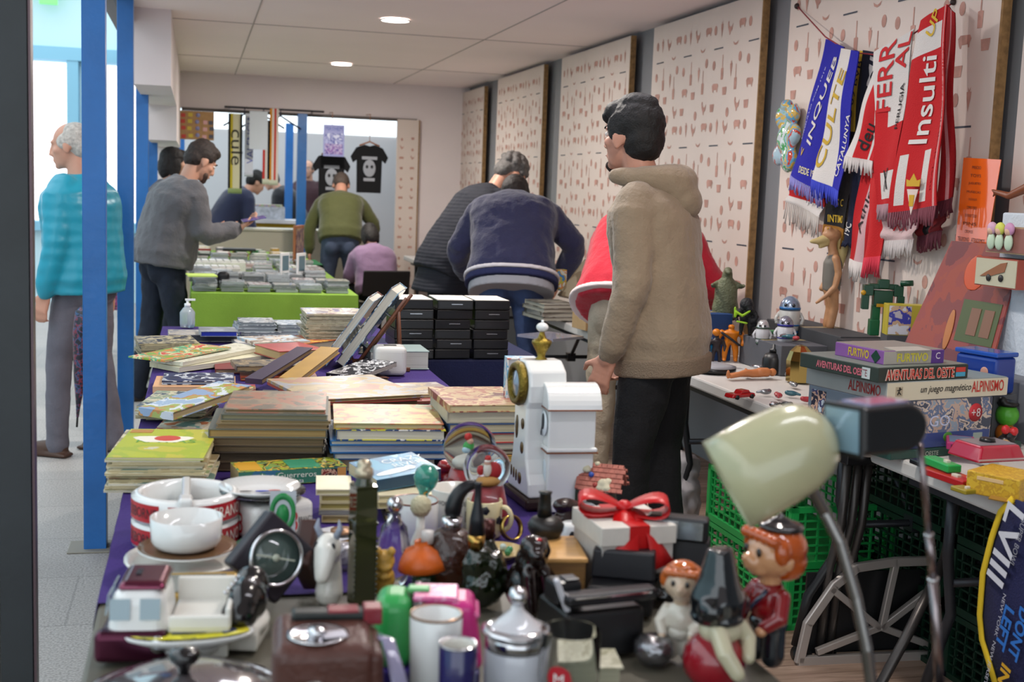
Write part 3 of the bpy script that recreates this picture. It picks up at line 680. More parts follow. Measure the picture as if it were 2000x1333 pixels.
q=MB(); q.prism([(.09+.06*math.cos(a_)*(1+.25*math.sin(3*a_)),.19+.045*math.sin(a_)*(1+.3*math.cos(2*a_))) for a_ in [i*PI/9 for i in range(18)]],.0008,0,trs((0,0,.006))); q.prism([(.10+.03*math.cos(a_),.2+.03*math.sin(a_)) for a_ in [i*PI/6 for i in range(12)]],.0011,1,trs((0,0,.006))); q.box((.03,.28,.0065),(.05,.035,.001),2)
q.build('cover_drawing',[mat('#e9e3d3',.5),mat('#c4432f',.5),mat('#b5803a',.5)],top)
# old brown books
br=['#6b5a43','#57493a','#7a6a4e','#857152','#5d6158','#8d7a58','#75694f','#4c4238']
its=[(.022,'#5a4a38','#5c4a36',.0,.0,.0,'dark brown old book'),(.020,br[1],'#4f4334',.05,.06,.05,'dark brown old book'),(.018,br[7],'#6b5a41',.03,.03,.04,'dark brown old book'),(.018,br[0],'#6d5b40',.02,.02,.02,'worn brown hardback'),(.021,br[4],'#a98b56',.0,.0,.0,'tan old book with worn edges'),(.012,br[3],'#8f7650',.03,.02,.0,'thin worn brown book'),(.008,br[5],'#a8905f',.06,.01,.0,'thin tan book'),(.014,br[4],'#8a8466',.10,.0,.02,'grey-green old book'),(.010,art(['#7d7262','#93806a','#a3705a','#6f6658'],5,14),'#8a7550',.13,.015,.04,'stained greyish old book')]
stack((410,922,642,922),.27,its,'the pile of brown old books',group='old brown books')
its=[(.030,'#b9ad8a',CREAM,.0,.06,.1,'thick cream-edged book'),(.016,'#274f7c','#c9c9c4',.01,.0,.02,'blue bound book'),(.020,'#2c6ca8','#b4bcc8',.0,.0,.0,'bright blue book with pale pages'),(.012,'#2f74b2','#d9d2bc',.0,.02,.0,'thin bright blue book'),(.026,art(['#c8c23c','#24406c','#d9d9d0'],2,25),'#dcd6bf',.06,.0,.0,'thick white-paged book with yellow rim'),(.014,art(['#b8a056','#a88c44','#a8603c','#8c9060'],4,16),'#d3c391',.04,.02,.0,'ochre illustrated book')]
stack((645,926,872,925),.26,its,'the pile right of the brown books',group='books with yellow and blue covers')
its=[(.024,'#2b2a2a',CREAM,.12,.0,.0,'dark-covered book'),(.016,'#b98a3a','#d8c060',.1,.0,.0,'yellowish-edged book'),(.012,'#46321f','#d8ceaa',.1,.0,.0,'thin brown book'),(.016,'#8d8a80','#d9d3bd',.09,.0,.0,'cream-paged book'),(.024,'#a83a36','#d6cba8',.06,.0,.02,'thick red-topped book'),(.024,'#23446e','#cfc39d',.05,-.02,.0,'thick blue-spined book'),(.028,'#b7b09a','#d8cfb4',.0,-.02,.04,'thick pale book'),(.018,art(['#b09468','#9c5c44','#c0a878','#7c3430'],6,16),'#dccf9f',.02,-.04,.0,'red-edged illustrated book')]
stack((868,925,1020,922),.27,its,'the book pile behind the white clocks',group='books behind the clocks')
# book in front with lettering
a,w_,rz=geo_edge((466,952,678,940),TT)
bx=book('paperback with green and blue spine lettered Los Guerreros de Plata lying before the book piles',a,w_,.10,.034,art(['#a8b23c','#2c3a2c','#d6b040','#3d8a63','#8aa04a'],8,30),'#b9a678',rz+R(1),spine='F',hard=False,smat=art(['#3c6f8c','#3f7c63','#456c86'],3,8))
m_=mat('#dfe3d0',.5); text('Los Guerreros',.013,m_,bx,(w_*.46,-.0004,.021),(PI/2,0,0),width=.125); text('Plata',.010,m_,bx,(w_*.54,-.0004,.007),(PI/2,0,0))
q=MB(); q.box((w_*.83,-.0008,.017),(.036,.001,.026)); q.box((w_*.95,-.0008,.017),(.02,.001,.03),1); q.build('spine_picture',[art(['#3a201c','#c9a184','#7d2c26'],2,70),mat('#c98f4a',.5)],bx)
q=MB(); q.box((.03,.05,.0345),(.05,.08,.001)); q.box((w_*.62,.05,.0345),(.07,.08,.001),1); q.build('cover_panel',[mat('#cf9a2e',.5),mat('#3c8d68',.5)],bx)
# small paperbacks stacks
its=[(.015,'#c9b98c','#b8a46c',.05,.0,.0,'small yellowed paperback'),(.009,'#8c8a84','#d6d6d0',.03,.0,.0,'thin small paperback'),(.015,'#c8bb92','#a89a58',.0,.0,.0,'small yellowed paperback'),(.015,'#cfc39c','#b0a060',.0,.0,.0,'small yellowed paperback'),(.012,'#ded6b8','#cfc79c',-.04,-.0,.0,'small cream paperback')]
stack((622,1022,690,1022),.12,its,'the little paperback pile left of the green bottle',group='small paperbacks by the green bottle')
its=[(.014,'#3a3436','#a89466',.05,.1,.0,'small dark paperback'),(.012,'#4a4038','#c7b98c',.1,.0,.0,'small paperback'),(.014,'#c4b78e','#b9a978',.0,.0,.0,'small yellowed paperback'),(.012,'#d9cfae','#d3c79c',.0,-.05,.0,'small cream paperback')]
o_,a,w_,rz,zz=stack((742,1020,850,1018),.13,its,'the little paperback pile right of the green bottle',group='small paperbacks beside the mugs')
bl=book('blue paperback with white lettering and a bird drawing lying on the small paperbacks',V((a.x-.004,a.y+.03,zz+.001)),.155,.12,.026,art(['#3f8fae','#2f6f94','#3a86a8','#8fc0cc'],2,9),'#b9ad90',rz+R(26),rot=(R(6),R(-3),rz+R(24)),spine='F',hard=False,smat=mat('#2a4a62',.4))
m_=mat('#e3ecec',.5); text('CRAZY',.022,m_,bl,(.112,.088,.026)); text('RIVER',.020,m_,bl,(.11,.060,.026)); q=MB(); q.ball((.06,.03,.0265),(.05,.012,.0006),rot=(0,0,.15)); q.ball((.10,.036,.0268),(.012,.012,.0006)); q.build('bird_drawing',mat('#e7efef',.5),bl)
# mid-left magazines
its=[(.0055,art([c,'#cfc7a8','#8a9a80'],i+20,22),'#b5a988',rng.uniform(-.03,.08),rng.uniform(0,.1),rng.uniform(0,.2),'worn illustrated magazine') for i,c in enumerate(['#5a5648','#6c705a','#8a7c58','#3d4a44','#a3a07c','#6f6a58','#86b08c','#4c5c66'])]
stack((262,832,400,834),.27,its,'the loose magazine heap left of the brown books',jit=.02,jr=9,kind='mag',group='magazines in the left heap')
its=[(.005,art(['#c25248','#dfd8c4','#b84038'],31,9),'#d0c7ac',0,0,0,'red and white magazine'),(.004,art(['#7ba8a0','#d9d6c4','#c77c54'],32,14),'#d0c7ac',.0,.2,.1,'pale illustrated magazine')]
stack((300,846,410,850),.2,its,'the sheets between comic pile and brown books',jit=.01,jr=8,kind='mag')
def slab(label,e,z,d,t,cover,pg=CREAM,rx=0,ry=0,**kw):
    a,w_,rz=geo_edge(e,z); return book(label,a,w_,d,t,cover,pg,rot=(R(rx),R(ry),rz),**kw)
slab('thin picture book with a pale blue cover leaning on the left magazines',(338,822,492,790),TT+.045,.12,.022,art(['#9fb6cc','#d5dbe0','#a3b060','#c08a50','#8ea6c4'],12,12),'#b9a678',ry=-6)
slab('magazine with a green and yellow drawn cover beside the dark flat book',(395,800,500,772),TT+.04,.10,.006,art(['#7d9c4a','#cf7b50','#d9d0b8','#4d88a0'],13,24),ry=-4,hard=False,name='magazine',cat='magazine')
# orange and navy books
slab('peach-coloured book under the navy book',(298,768,460,768),TT,.22,.020,'#d9a678','#e0b48c',hard=False)
slab('navy book with a white moth picture on its cover',(316,752,458,752),TT+.021,.18,.012,art(['#1b2548','#20305c','#c8ccd0','#1b2548'],14,16),'#9aa3b8')
slab('red magazine corner poking out right of the navy book',(405,772,500,772),TT,.16,.008,'#b23c38',hard=False,name='magazine',cat='magazine')
a_=slab('flat charcoal book with white lettering in the middle of the table',(480,800,590,804),TT+.012,.26,.016,'#38383c','#55524c')
text('UN',.05,mat('#d8d8d4',.5),a_,(.13,.17,.016),width=.06); 
slab('grey magazine under the charcoal book',(470,812,600,812),TT,.2,.011,'#6a6a66',hard=False,name='magazine',cat='magazine')
slab('comic with a red and white cover beside the charcoal book',(530,812,600,806),TT+.03,.14,.004,art(['#d9d4cc','#b84a44','#6a9ab0'],15,24),ry=-3,hard=False,name='magazine',cat='magazine')
slab('dark violet-spined book leaning across the middle',(512,752,612,722),TT+.03,.06,.018,'#41374a','#a48a68',ry=-9)
slab('ochre-covered book leaning beside the violet-spined book',(585,752,664,722),TT+.03,.07,.020,'#a8823c','#c0aa86',ry=-9)
slab('book with a brown figure picture and cream strip on its cover',(462,726,598,724),TT+.03,.16,.018,art(['#4c4a44','#7a6a50','#a08c6c','#3c3a38'],16,20),'#a48c68')
slab('dark red book peeping from under the picture book',(420,730,600,730),TT,.17,.016,'#7c2d2c','#a08468')
slab('orange-edged thin book under the leaning violet book',(470,744,620,744),TT,.12,.012,'#a8482e','#b99c70')
# big album
its=[(.030,'#3c3430','#5c4a38',.05,.0,.05,'dark bound volume'),(.018,'#4c4038','#8a6a44',.08,.02,.05,'dark bound volume'),(.009,'#9c3c30','#a88a58',.0,.0,.0,'large worn album'),(.009,art(['#a48e60','#94805e','#8c8c90','#a08448','#9c6a50'],17,7),'#a68c5c',-.02,.0,.0,'large worn album with faded colours')]
stack((612,828,828,815),.40,its,'the big album pile in the middle',jr=1.5,group='albums in the middle pile')
its=[(.016,'#2f2824','#5c4a38',.0,.1,.0,'dark thin volume'),(.016,'#3a3230','#6c563c',.05,.1,.0,'dark thin volume'),(.008,'#8c3a34','#c4ac7c',-.05,.05,.0,'faded album'),(.010,art(['#b4aea4','#8c7c74','#b09c70'],18,14),'#d9d6cc',.05,-.05,.2,'pale album')]
stack((800,812,905,808),.28,its,'the low pile right of the big album',group='albums right of the middle')
# fan of paperbacks
slab('red thick book with gold lettering under the fan of white paperbacks',(545,705,636,700),TT+.03,.22,.034,art(['#a03434','#aa3e3a'],19,6),'#c9ae78',spine='R')
slab('thick cream paperback with raised corner, lowest of the white fan',(350,728,545,706),TT,.17,.018,art(['#d9d3b4','#cfc9a8'],20,8),'#dedac6',ry=-1.5,hard=False)
slab('white paperback, middle of the fan beside the red book',(357,716,520,690),TT+.02,.15,.014,art(['#dcd8c4','#c9c6b0','#dcd8c4'],21,20),'#dedac6',ry=-1.5,hard=False)
slab('green and yellow comic on top of the white paperback fan',(322,708,452,688),TT+.035,.17,.006,art(['#86a83c','#d98848','#58a878','#e0d8a0','#cf4a3a'],22,16),'#c9c09c',ry=-2,hard=False,name='comic_book',cat='magazine')
its=[(.006,art([c,'#b9ad8a','#5a5a50'],i+40,20),'#a89c7c',rng.uniform(-.03,.03),rng.uniform(-.03,.05),0,'old illustrated weekly') for i,c in enumerate(['#6a6a50','#3f5a6a','#7a6a48','#5a6a50','#8a7a54','#4a4a40','#7c7450','#6a5a44','#2f3540'])]
stack((276,702,392,700),.24,its,'the pile of weeklies at the left table edge',kind='mag',group='weeklies at the left edge')
slab('paperback with a hand picture and light blue cover behind the red book',(498,676,606,672),TT+.05,.2,.012,art(['#b5c8d2','#d0c4b4','#8a7464','#c0ccd4'],24,14),'#cfccbc',hard=False)
slab('orange and red book corner behind the red thick book',(590,700,660,690),TT,.2,.055,art(['#c8783c','#a83c30','#d9a84c'],25,18),CREAM)
# disc cases row
dvd=[art(['#9aa3a6','#b8c0c2','#7d8a90'],50,20,.2),art(['#8a949a','#c9cccc','#6a7378'],51,22,.2),mat('#a9b2b5',.2)]
its=[(.014,'#2a3ea8','#2a3ea8',0,0,0,'bright blue disc case'),]
slab('wide grey-lidded blue box beside the sanitiser bottle',(392,658,464,658),TT+.03,.16,.022,art(['#8a8f96','#a0a4aa'],52,10,.25),'#2438b0',name='plastic_box',cat='box')
slab('long pale box under the bright blue box',(330,668,465,668),TT,.18,.030,art(['#b8b0a4','#8c8c90','#c8c2b8'],53,14),'#55585e',name='game_box',cat='box')
its=[(.014,dvd[i%3],'#9da5a8',rng.uniform(0,.1),rng.uniform(-.05,.1),0,'clear disc case') for i in range(5)]
stack((462,662,545,662),.19,its,'the disc pile right of the blue box',group='disc cases at the table end')
its=[(.014,dvd[(i+1)%3],'#b7c0c2',rng.uniform(0,.1),rng.uniform(-.05,.1),0,'clear disc case') for i in range(4)]
stack((540,660,596,660),.19,its,'the disc pile left of the magazine stack',group='disc cases at the table end')
slab('white booklet lying right of the pale box',(465,676,560,674),TT,.12,.012,'#c9c8c2','#d9d8d2',hard=False)
# magazine stack
its=[(.0068,art([c,'#cfc8b0','#8a8470'],i+60,20,.3),'#b4ab90',rng.uniform(-.02,.04),rng.uniform(-.04,.02),0,'glossy film magazine') for i,c in enumerate(['#8a7a58','#6c6c60','#9a8a60','#7a705a','#a89c78','#6a6250']*4)]
st_,a,w_,rz,zz=stack((598,690,716,690),.26,its[:21],'the tall magazine stack behind the easel',kind='mag',group='magazines in the tall stack')
mag('glossy violet and white magazine on top of the tall stack',V((a.x,a.y,zz)),w_,.25,.007,art(['#6a5c8c','#d9cdb0','#c8b89c','#8a5c50','#e6e0d0'],80,12,.15),rz=rz)
# easel with two big books
ep=P(652,722,TT)
def lean_book(label,off,L,dp,t,cover,ang,rz,z0=0,spc=None):
    o=thing('art_book',label,'book',(ep.x+off,ep.y,TT+z0),rot=(0,R(ang-90)*-1 if False else -R(ang),rz))
    b=MB(); b.box((L/2,dp/2,t-.0015),(L,dp,.003)); b.box((L/2,dp/2,.0015),(L,dp,.003)); b.box((L/2,dp-.0015,t/2),(L,.003,t-.006)); b.build('cover',[cover],o)
    b=MB(); b.box((L/2,dp/2-.002,t/2),(L-.008,dp-.01,t-.0062)); b.build('page_block',pages('#cdc8ba'),o); return o
gl=art(['#5f8bb0','#8fb4cc','#33587c','#c9dbe6','#20384c'],90,9,.08)
o=lean_book('large glossy blue picture book leaning on a wooden easel',.035,.345,.27,.036,gl,55,R(-16),.006)
text('Thalassa',.03,mat('#1b2430',.4),o,(.16,.10,.0362),(0,0,R(0)),width=.16)
o=lean_book('second glossy grey-blue book leaning before the large blue one',-.028,.30,.25,.028,art(['#a9b9c4','#d0dae0','#6c88a0','#8a5a54'],91,9,.08),55,R(-16),.012)
t=thing('book_easel','brown wooden easel holding up the two large glossy books','easel',(ep.x+.075,ep.y+.02,TT),R(-16)); wd=wood_mat('#5a3423','#7a4a30',(8,8,1))
b=MB(); b.tube([(.0,.0,0.0),(.19,.0,.27)],.007,n=6); b.tube([(.0,.17,0.0),(.19,.17,.27)],.007,n=6); b.build('rest',wd,t)
b=MB(); b.tube([(.15,.08,.21),(.165,.08,.0)],.009,n=6); b.build('strut',wd,t)
b=MB(); b.box((.09,.0,.006),(.24,.02,.012)); b.box((.09,.17,.006),(.24,.02,.012)); b.box((.0,.09,.006),(.02,.2,.012)); b.build('base_bar',wd,t)
# white cube, thick book, dark paperback
c=P(765,735,TT); t=thing('card_dispenser','small white rounded plastic cube box with a slot on top','box',(c.x,c.y+.055,TT),R(-4))
b=MB(); b.box((0,0,.052),(.115,.11,.104)); b.build('case',mat('#d8d6d0',.35),t,bevel=.018,seg=4)
b=MB(); b.box((0,0,.1045),(.045,.03,.002)); b.build('slot',mat('#55544f',.6),t)
slab('thick white-paged book with a teal grey cover behind the white cube',(722,722,838,722),TT,.2,.068,'#9db0ae','#cfcfc8',spine='B')
slab('black paperback with white lettering before the white cube',(700,745,775,728),TT+.02,.13,.016,art(['#15151c','#d8d8d8','#1d1d26','#15151c'],92,30),'#b9b4a8',ry=-5,hard=False)
slab('brown photo book under the black paperback',(680,752,760,748),TT,.15,.018,art(['#3a221a','#7a4a2c','#281a16'],93,22),'#8a7458')
# black cases
for ci,(x0,x1,n,ph) in enumerate(((770,848,6,0),(850,922,6,.004),(924,994,6,.0))):
    a,w_,rz=geo_edge((x0,702,x1,702),TT)
    for k in range(n):
        t=thing('video_case','black plastic video case, %s in the %s stack behind the books'%(ORD[n-1-k],('left','middle','right')[ci]),'case',(a.x+rng.uniform(-.004,.004),a.y+rng.uniform(0,.006),TT+.001+k*.0395),rz+R(rng.uniform(-2,2)),'black video cases')
        b=MB(); b.box((w_*.48,.11,.019),(w_*.96,.22,.038)); b.build('shell',mat('#131316',.3),t,bevel=.003)
        b=MB(); b.box((w_*.48,-.0012,.019),(w_*.88,.0024,.026)); b.build('front_panel',mat('#1e1e22',.22),t)
        if (k+ci)%2==0: b=MB(); b.box((w_*.52,-.003,.022),(w_*.3,.002,.003)); b.build('label_holder',mat('#b8bcc4',.2,metal=.8),t)
        if k==n-1: b=MB(); b.box((w_*.48,.11,.0385),(w_*.94,.21,.001)); b.build('paper_insert',mat('#cfc9bf',.5),t)
# sanitiser bottle
c=P(366,640,TT); t=thing('sanitiser_bottle','clear pump bottle of hand gel at the far left of the book table','bottle',(c.x+.0,c.y,TT))
b=MB(); b.lathe([(.0,0),(.032,.002),(.034,.02),(.034,.07),(.02,.09),(.012,.095),(0,.095)],20); b.build('body',mat('#d5e2e6',.15,trans=.6),t)
b=MB(); b.lathe([(0,.094),(.014,.094),(.014,.11),(.006,.112),(.006,.125),(0,.125)],16); b.box((.012,0,.128),(.045,.014,.008)); b.build('pump',mat('#e9ecec',.35),t)
# ---------- lime table: disc cases ----------
pal=[['#9aa0a2','#c4c8c8','#6a7074'],['#b4b8ba','#8a5c58','#d9d9d6'],['#7d8488','#b0a89a','#a9aeb0'],['#5a7488','#c0c4c4','#8c9296'],['#8c8a84','#cfccc4','#5c4a48'],['#a5abad','#3c4448','#d0d2d0']]
base=[]
for i,pc in enumerate(pal):
    b=MB(); b.box((0,0,.007),(.135,.19,.014),1); b.box((0,0,.0145),(.13,.185,.001),0)
    o=tag(b.build('disc_case',[art(pc,100+i,26,.15),mat('#a8adb0' if i%2 else '#85898c',.2)],loc=(0,9,-5)),'clear disc case in the rows along the lime green table','disc case','disc cases on the lime table'); base.append(o)
first=set()
def place_case(i,x,y,z,rz):
    if i not in first: first.add(i); o=base[i]; o.location=(x,y,z); o.rotation_euler=(0,0,rz); return o
    o=base[i].copy(); COL.objects.link(o); o.location=(x,y,z); o.rotation_euler=(0,0,rz); return o
cnt=0
y=7.68
while y<11.0:
    x=.05 if y<8.3 else .02
    while x<.93:
        if 8.6<y<9.3 and x<.36: x+=.15; continue
        n=rng.randint(2,6) if y<8.8 else rng.randint(1,4)
        for k in range(n):
            place_case(rng.randint(0,5),x+rng.uniform(-.006,.006),y+.1+rng.uniform(-.01,.01),TT+.0152*k,R(rng.uniform(-4,4))); cnt+=1
        x+=.15+rng.uniform(0,.02)
    y+=.235 if y<8.7 else .33
for i,(x,y,w_,d_,h_,c_,lab) in enumerate(((.12,8.72,.34,.16,.075,'#c9c7c2','long white organiser box of small frames nearest the black oval'),(.16,9.12,.36,.16,.09,'#d3d0cb','second long white organiser box behind the first'),(.42,9.9,.22,.2,.03,'#b99ba0','pinkish grey folder box at the far part of the lime table'),(.7,8.9,.25,.16,.05,'#7c4044','short dark red row of cases on the lime table'),(.74,9.25,.28,.16,.05,'#6fae55','green-sided box on the lime table'))):
    t=thing('storage_box',lab,'box',(x,y,TT+.001),R(3)); b=MB(); b.box((0,0,h_/2),(w_,d_,h_)); b.build('box_body',mat(c_,.4,var=.15,vs=30),t,bevel=.004)
    b=MB()
    for k in range(7): b.box((-w_*.43+k*w_*.143,0,h_+.006),(w_*.11,d_*.9,.012))
    b.build('divider',mat('#e0deda',.3),t)
for i in range(26):
    x=rng.uniform(.05,.9); y=rng.uniform(11.15,12.05); c_=rng.choice(['#c9c2b0','#8a3a34','#3c6a4a','#d8d4c8','#b08a4a','#4a4a50','#9a9c98','#c7a864'])
    b=MB(); w_=rng.uniform(.06,.14); h_=rng.uniform(.01,.05); b.box((0,0,h_/2),(w_,w_*.8,h_)); b.box((0,0,h_),(w_*.8,w_*.6,.004),1)
    tag(b.build('trinket_box',[mat(c_,.4),mat('#d9d6cc',.4)],loc=(.05+.17*(i%6)+rng.uniform(-.02,.02),11.2+.2*(i//6),TT+.002),rot=(0,0,rng.uniform(-.3,.3)),bevel=.003),'small box among the bric-a-brac at the far end of the lime table','box','bric-a-brac boxes')
# items on it
c=P(437,560,T); b=MB(); b.box((0,0,.04),(.075,.05,.08)); tag(b.build('speaker',mat('#15161a',.4),loc=(.165,7.98,TT+.02),bevel=.024,seg=4),'small black rounded speaker standing on the disc cases','speaker')
b=MB(); b.box((0,0,.004),(.17,.2,.008)); tag(b.build('paper_pad',mat('#c8e070',.6),loc=(.03,7.72,TT+.09),rot=(0,0,.1)),'lime yellow paper pad at the corner of the green table','paper')
c=PY(583,470,10.2); t=thing('picture_frame','wooden framed board standing upright at the right edge of the lime table','frame',(c.x,10.2,TT+.03),R(72)); b=MB(); b.box((0,0,.15),(.3,.02,.30)); b.build('frame',wood_mat('#8a5430','#a8683c',(6,6,1)),t,bevel=.003); b=MB(); b.box((0,-.011,.15),(.25,.004,.25)); b.build('picture',art(['#3a3440','#7c5a64','#a08a70'],7,20),t)
for i,(px,Y) in enumerate(((556,8.5),(588,8.5))):
    c=PY(px,510,Y); t=thing('photo_frame',('small white photo frame standing among the disc cases, left one','small white photo frame standing among the disc cases, right one')[i],'frame',(c.x,Y,TT+.06),R(60)); b=MB(); b.box((0,0,.07),(.13,.012,.14)); b.build('frame',mat('#d9dadb',.3),t,bevel=.003); b=MB(); b.box((0,-.007,.07),(.09,.004,.10)); b.build('picture',mat('#56707c',.4),t)
b=MB(); b.box((0,0,.012),(.3,.14,.024)); tag(b.build('radio',mat('#22242a',.4),loc=(.38,11.62,TT+.03),bevel=.006),'flat black device at the far end of the lime table','device')
cloth('dark green cloth hanging at the right side of the lime table',.7,1.02,10.3,11.0,'#0f5a30',0,.5,0,0,z=T+.006)
# ---------- foreground crockery, bottles, cameras ----------
def G(px,py,z=T+.001): p=P(px,py,z); return p,K(p)
def lathe_thing(name,label,cat,loc,parts,rot=None,group=None,n=36):
    t=thing(name,label,cat,loc,rot=rot or (0,0,0),group=group)
    for nm,m,prof in parts: b=MB(); b.lathe(prof,n); b.build(nm,m,t)
    return t
porc=mat('#d9dad8',.12,coat=.6); porw=mat('#dedcd4',.15,coat=.5); gold=mat('#a8853c',.3,metal=.9); chrome=mat('#c9c9cc',.12,metal=1); blk=mat('#0e0e10',.18,coat=.5); rub=mat('#17181a',.5)
def glass(col,rough=.03,ior=1.45): return mat(col,rough,trans=1,ior=ior)
def platepr(r,h=.012): return [(0,0),(r*.55,0),(r*.6,.003),(r,h),(r,h+.003),(r*.58,.006),(0,.005)]
# plates left
p,k=G(363,985); r=.073
for i,(zz,lb) in enumerate(((0,'lower white plate under the patterned plate at the left'),(.014,'white plate with small print left of the brandy box'))):
    lathe_thing('plate',lb,'plate',(p.x,p.y,TT+zz),[('plate_body',porc,platepr(r,.016))])
lathe_thing('printed_decal','x','x',(0,0,-9),[]) if False else None
# brandy box with plate on top
c,k=G(523,1062)
t=thing('ashtray_block','square white porcelain ashtray block printed with a red number and BRANDY','ashtray',(c.x,c.y+.055,TT),R(28))
b=MB(); b.box((0,0,.036),(.135,.135,.07)); b.build('body',porc,t,bevel=.014,seg=4)
redm=mat('#b8202c',.3); bkt=mat('#1a1c22',.4)
text('103',.04,redm,t,(-.0,-.0678,.034),(PI/2,0,0),width=.055); text('BRANDY',.010,bkt,t,(.046,-.0678,.036),(PI/2,0,0),width=.034); text('BRANDY',.010,bkt,t,(-.048,-.0678,.036),(PI/2,0,0),width=.036)
text('103',.04,redm,t,(-.0678,.0,.034),(PI/2,0,-PI/2),width=.055); text('BRANDY',.012,bkt,t,(.0678,.0,.034),(PI/2,0,PI/2),width=.07)
lathe_thing('glass_plate','smoky glass plate under the white plate on the ashtray block','plate',(c.x-.008,c.y+.05,TT+.0725),[('plate_body',glass('#8a8c88',.08),platepr(.082,.012))])
t=lathe_thing('plate','white plate with a blue and red figure sitting on the brandy ashtray','plate',(c.x-.014,c.y+.045,TT+.079),[('plate_body',porc,platepr(.077,.016))])
b=MB(); b.ball((.005,-.0,.0065),(.014,.005,.0006),0); b.ball((.028,.002,.0068),(.012,.004,.0006),1); b.ball((-.03,0,.0068),(.018,.002,.0006),2); b.ball((.02,-.02,.0068),(.02,.003,.0006),2); b.build('decal',[mat('#3a4ab0',.3),mat('#b04a44',.3),bkt],t)
# ring ashtrays
def ring_ash(z,label):
    c,k=G(362,1082); r=.099
    t=thing('bar_ashtray',label,'ashtray',(c.x,c.y+.075,z),0,'stacked brandy ashtrays')
    b=MB(); b.ring([(r,.0),(r,.042),(r-.012,.048),(r-.02,.044),(r-.022,.008),(r-.022,.0)],56); b.lathe([(0,.002),(r-.02,.002),(r-.02,.01),(0,.010)],48); b.build('bowl',porc,t)
    b=MB(); n=64
    for a0,a1 in ((-173,-118),(-108,-98),(-88,-6)):
        m=max(2,int((a1-a0)/5)); vs=[];fs=[]
        for i in range(m+1):
            a=R(a0+(a1-a0)*i/m)
            for zz in (.004,.038): vs.append(((r+.0006)*math.cos(a),(r+.0006)*math.sin(a),zz))
        for i in range(m): fs.append((2*i,2*i+2,2*i+3,2*i+1))
        b.add(vs,fs,sm=True)
    b.build('red_band',mat('#a81824',.3),t)
    def cyl(a0): return lambda x,y,z_: ((r+.0012)*math.cos(R(a0)+x/r),(r+.0012)*math.sin(R(a0)+x/r),.021+y)
    text('OSBORNE',.019,bkt,t,None,width=.085,fn=cyl(-145)); text('VETERANO',.021,mat('#e6ddd2',.4),t,None,width=.115,fn=cyl(-50))
    b=MB(); b.box((0,0,.03),(.018,.15,.05)); b.box((0,-.085,.045),(.026,.04,.02)); b.build('divider',porc,t,bevel=.006,seg=3)
    b=MB(); b.box((-.035,.0,.0115),(.05,.04,.001)); b.build('inner_print',art(['#a83a2c','#c9a84c','#7d2420'],4,60),t)
    return t
ring_ash(TT,'lower red-banded round ashtray lettered OSBORNE VETERANO'); ring_ash(TT+.049,'upper red-banded round ashtray lettered OSBORNE VETERANO')
# green ashtray card
c,k=G(548,1092); t=thing('green_ashtray','round white and green printed dish right of the brandy ashtrays','dish',(c.x-.02,c.y+.03,TT))
b=MB(); b.lathe(platepr(.06,.012),36); b.build('dish_body',porc,t); b=MB(); b.ring([(.044,.0108),(.058,.0158),(.058,.0162),(.044,.0112)],36); b.build('green_rim',mat('#1f7a44',.3),t)
t=thing('brochure_card','upright grey card with green oval emblem','card',(c.x+.005,c.y+.045,TT+.017),rot=(R(-12),0,R(-8)))
b=MB(); b.box((0,0,.045),(.048,.003,.09)); b.build('card_sheet',mat('#aeb4ba',.5),t)
b=MB(); b.ring([(.024,0),(.016,0),(.016,.0015),(.024,.0015)],30,tf=trs((-.0,-.0015,.05),(R(90),0,0),(1,1.5,1))); b.lathe([(0,0),(.012,0),(.012,.001),(0,.001)],24,tf=trs((0,-.0015,.045),(R(90),0,0),(1,1.7,1))); b.build('emblem',mat('#147a3c',.4),t)
c,k=G(600,1075); t=thing('matchbox','open pale matchbox with a zigzag strip','box',(c.x,c.y,TT),R(-14)); b=MB(); b.box((0,.03,.008),(.03,.085,.016)); b.build('tray',porw,t,bevel=.002); b=MB(); b.box((.035,.035,.006),(.035,.06,.012)); b.build('sleeve',art(['#3a3c44','#c9c8c4'],9,120),t)
slab('white booklet with a golden edge behind the ceramic bull','0' if False else (575,1085,700,1062),TT,.09,.012,'#c9cace','#c9952c',hard=False,name='booklet',cat='booklet')
# bowl on saucers
c,k=G(358,1150)
t=lathe_thing('serving_dish','large irregular white dish at the bottom of the bowl stack','dish',(c.x+.004,c.y+.07,TT),[('dish_body',porw,[(0,0),(.075,0),(.092,.012),(.104,.026),(.103,.03),(.088,.018),(.07,.008),(0,.008)])])
t=lathe_thing('saucer','scalloped brown-rimmed saucer between dish and bowl','saucer',(c.x+.006,c.y+.075,TT+.028),[('saucer_body',porc,platepr(.083,.014)),('brown_rim',mat('#6f5238',.3),[(.070,.0135),(.083,.0178),(.0834,.0183),(.07,.0142)])])
t=lathe_thing('bowl','white porcelain bowl on top of the saucers at the left','bowl',(c.x+.004,c.y+.075,TT+.044),[('bowl_body',porc,[(0,0),(.046,0),(.054,.005),(.0595,.014),(.061,.054),(.0588,.0545),(.0565,.018),(.048,.010),(0,.009)])])
b=MB(); b.ball((.035,.035,.0095),(.01,.004,.0006)); b.build('blue_decal',mat('#5a7ac0',.3),t)
# gold frame box
c,k=G(385,1215); t=thing('presentation_box','flat gold-edged presentation box with a clear lid','box',(c.x+.005,c.y+.06,TT),R(-2))
b=MB(); b.box((0,0,.018),(.115,.12,.036)); b.build('box_body',mat('#b08e3a',.35,metal=.5),t,bevel=.004); b=MB(); b.box((-.005,.0,.0365),(.09,.085,.002)); b.build('window',mat('#5c5c50',.15,coat=.6),t); text('Austin',.008,redm,t,(-.01,-.03,.038)); 
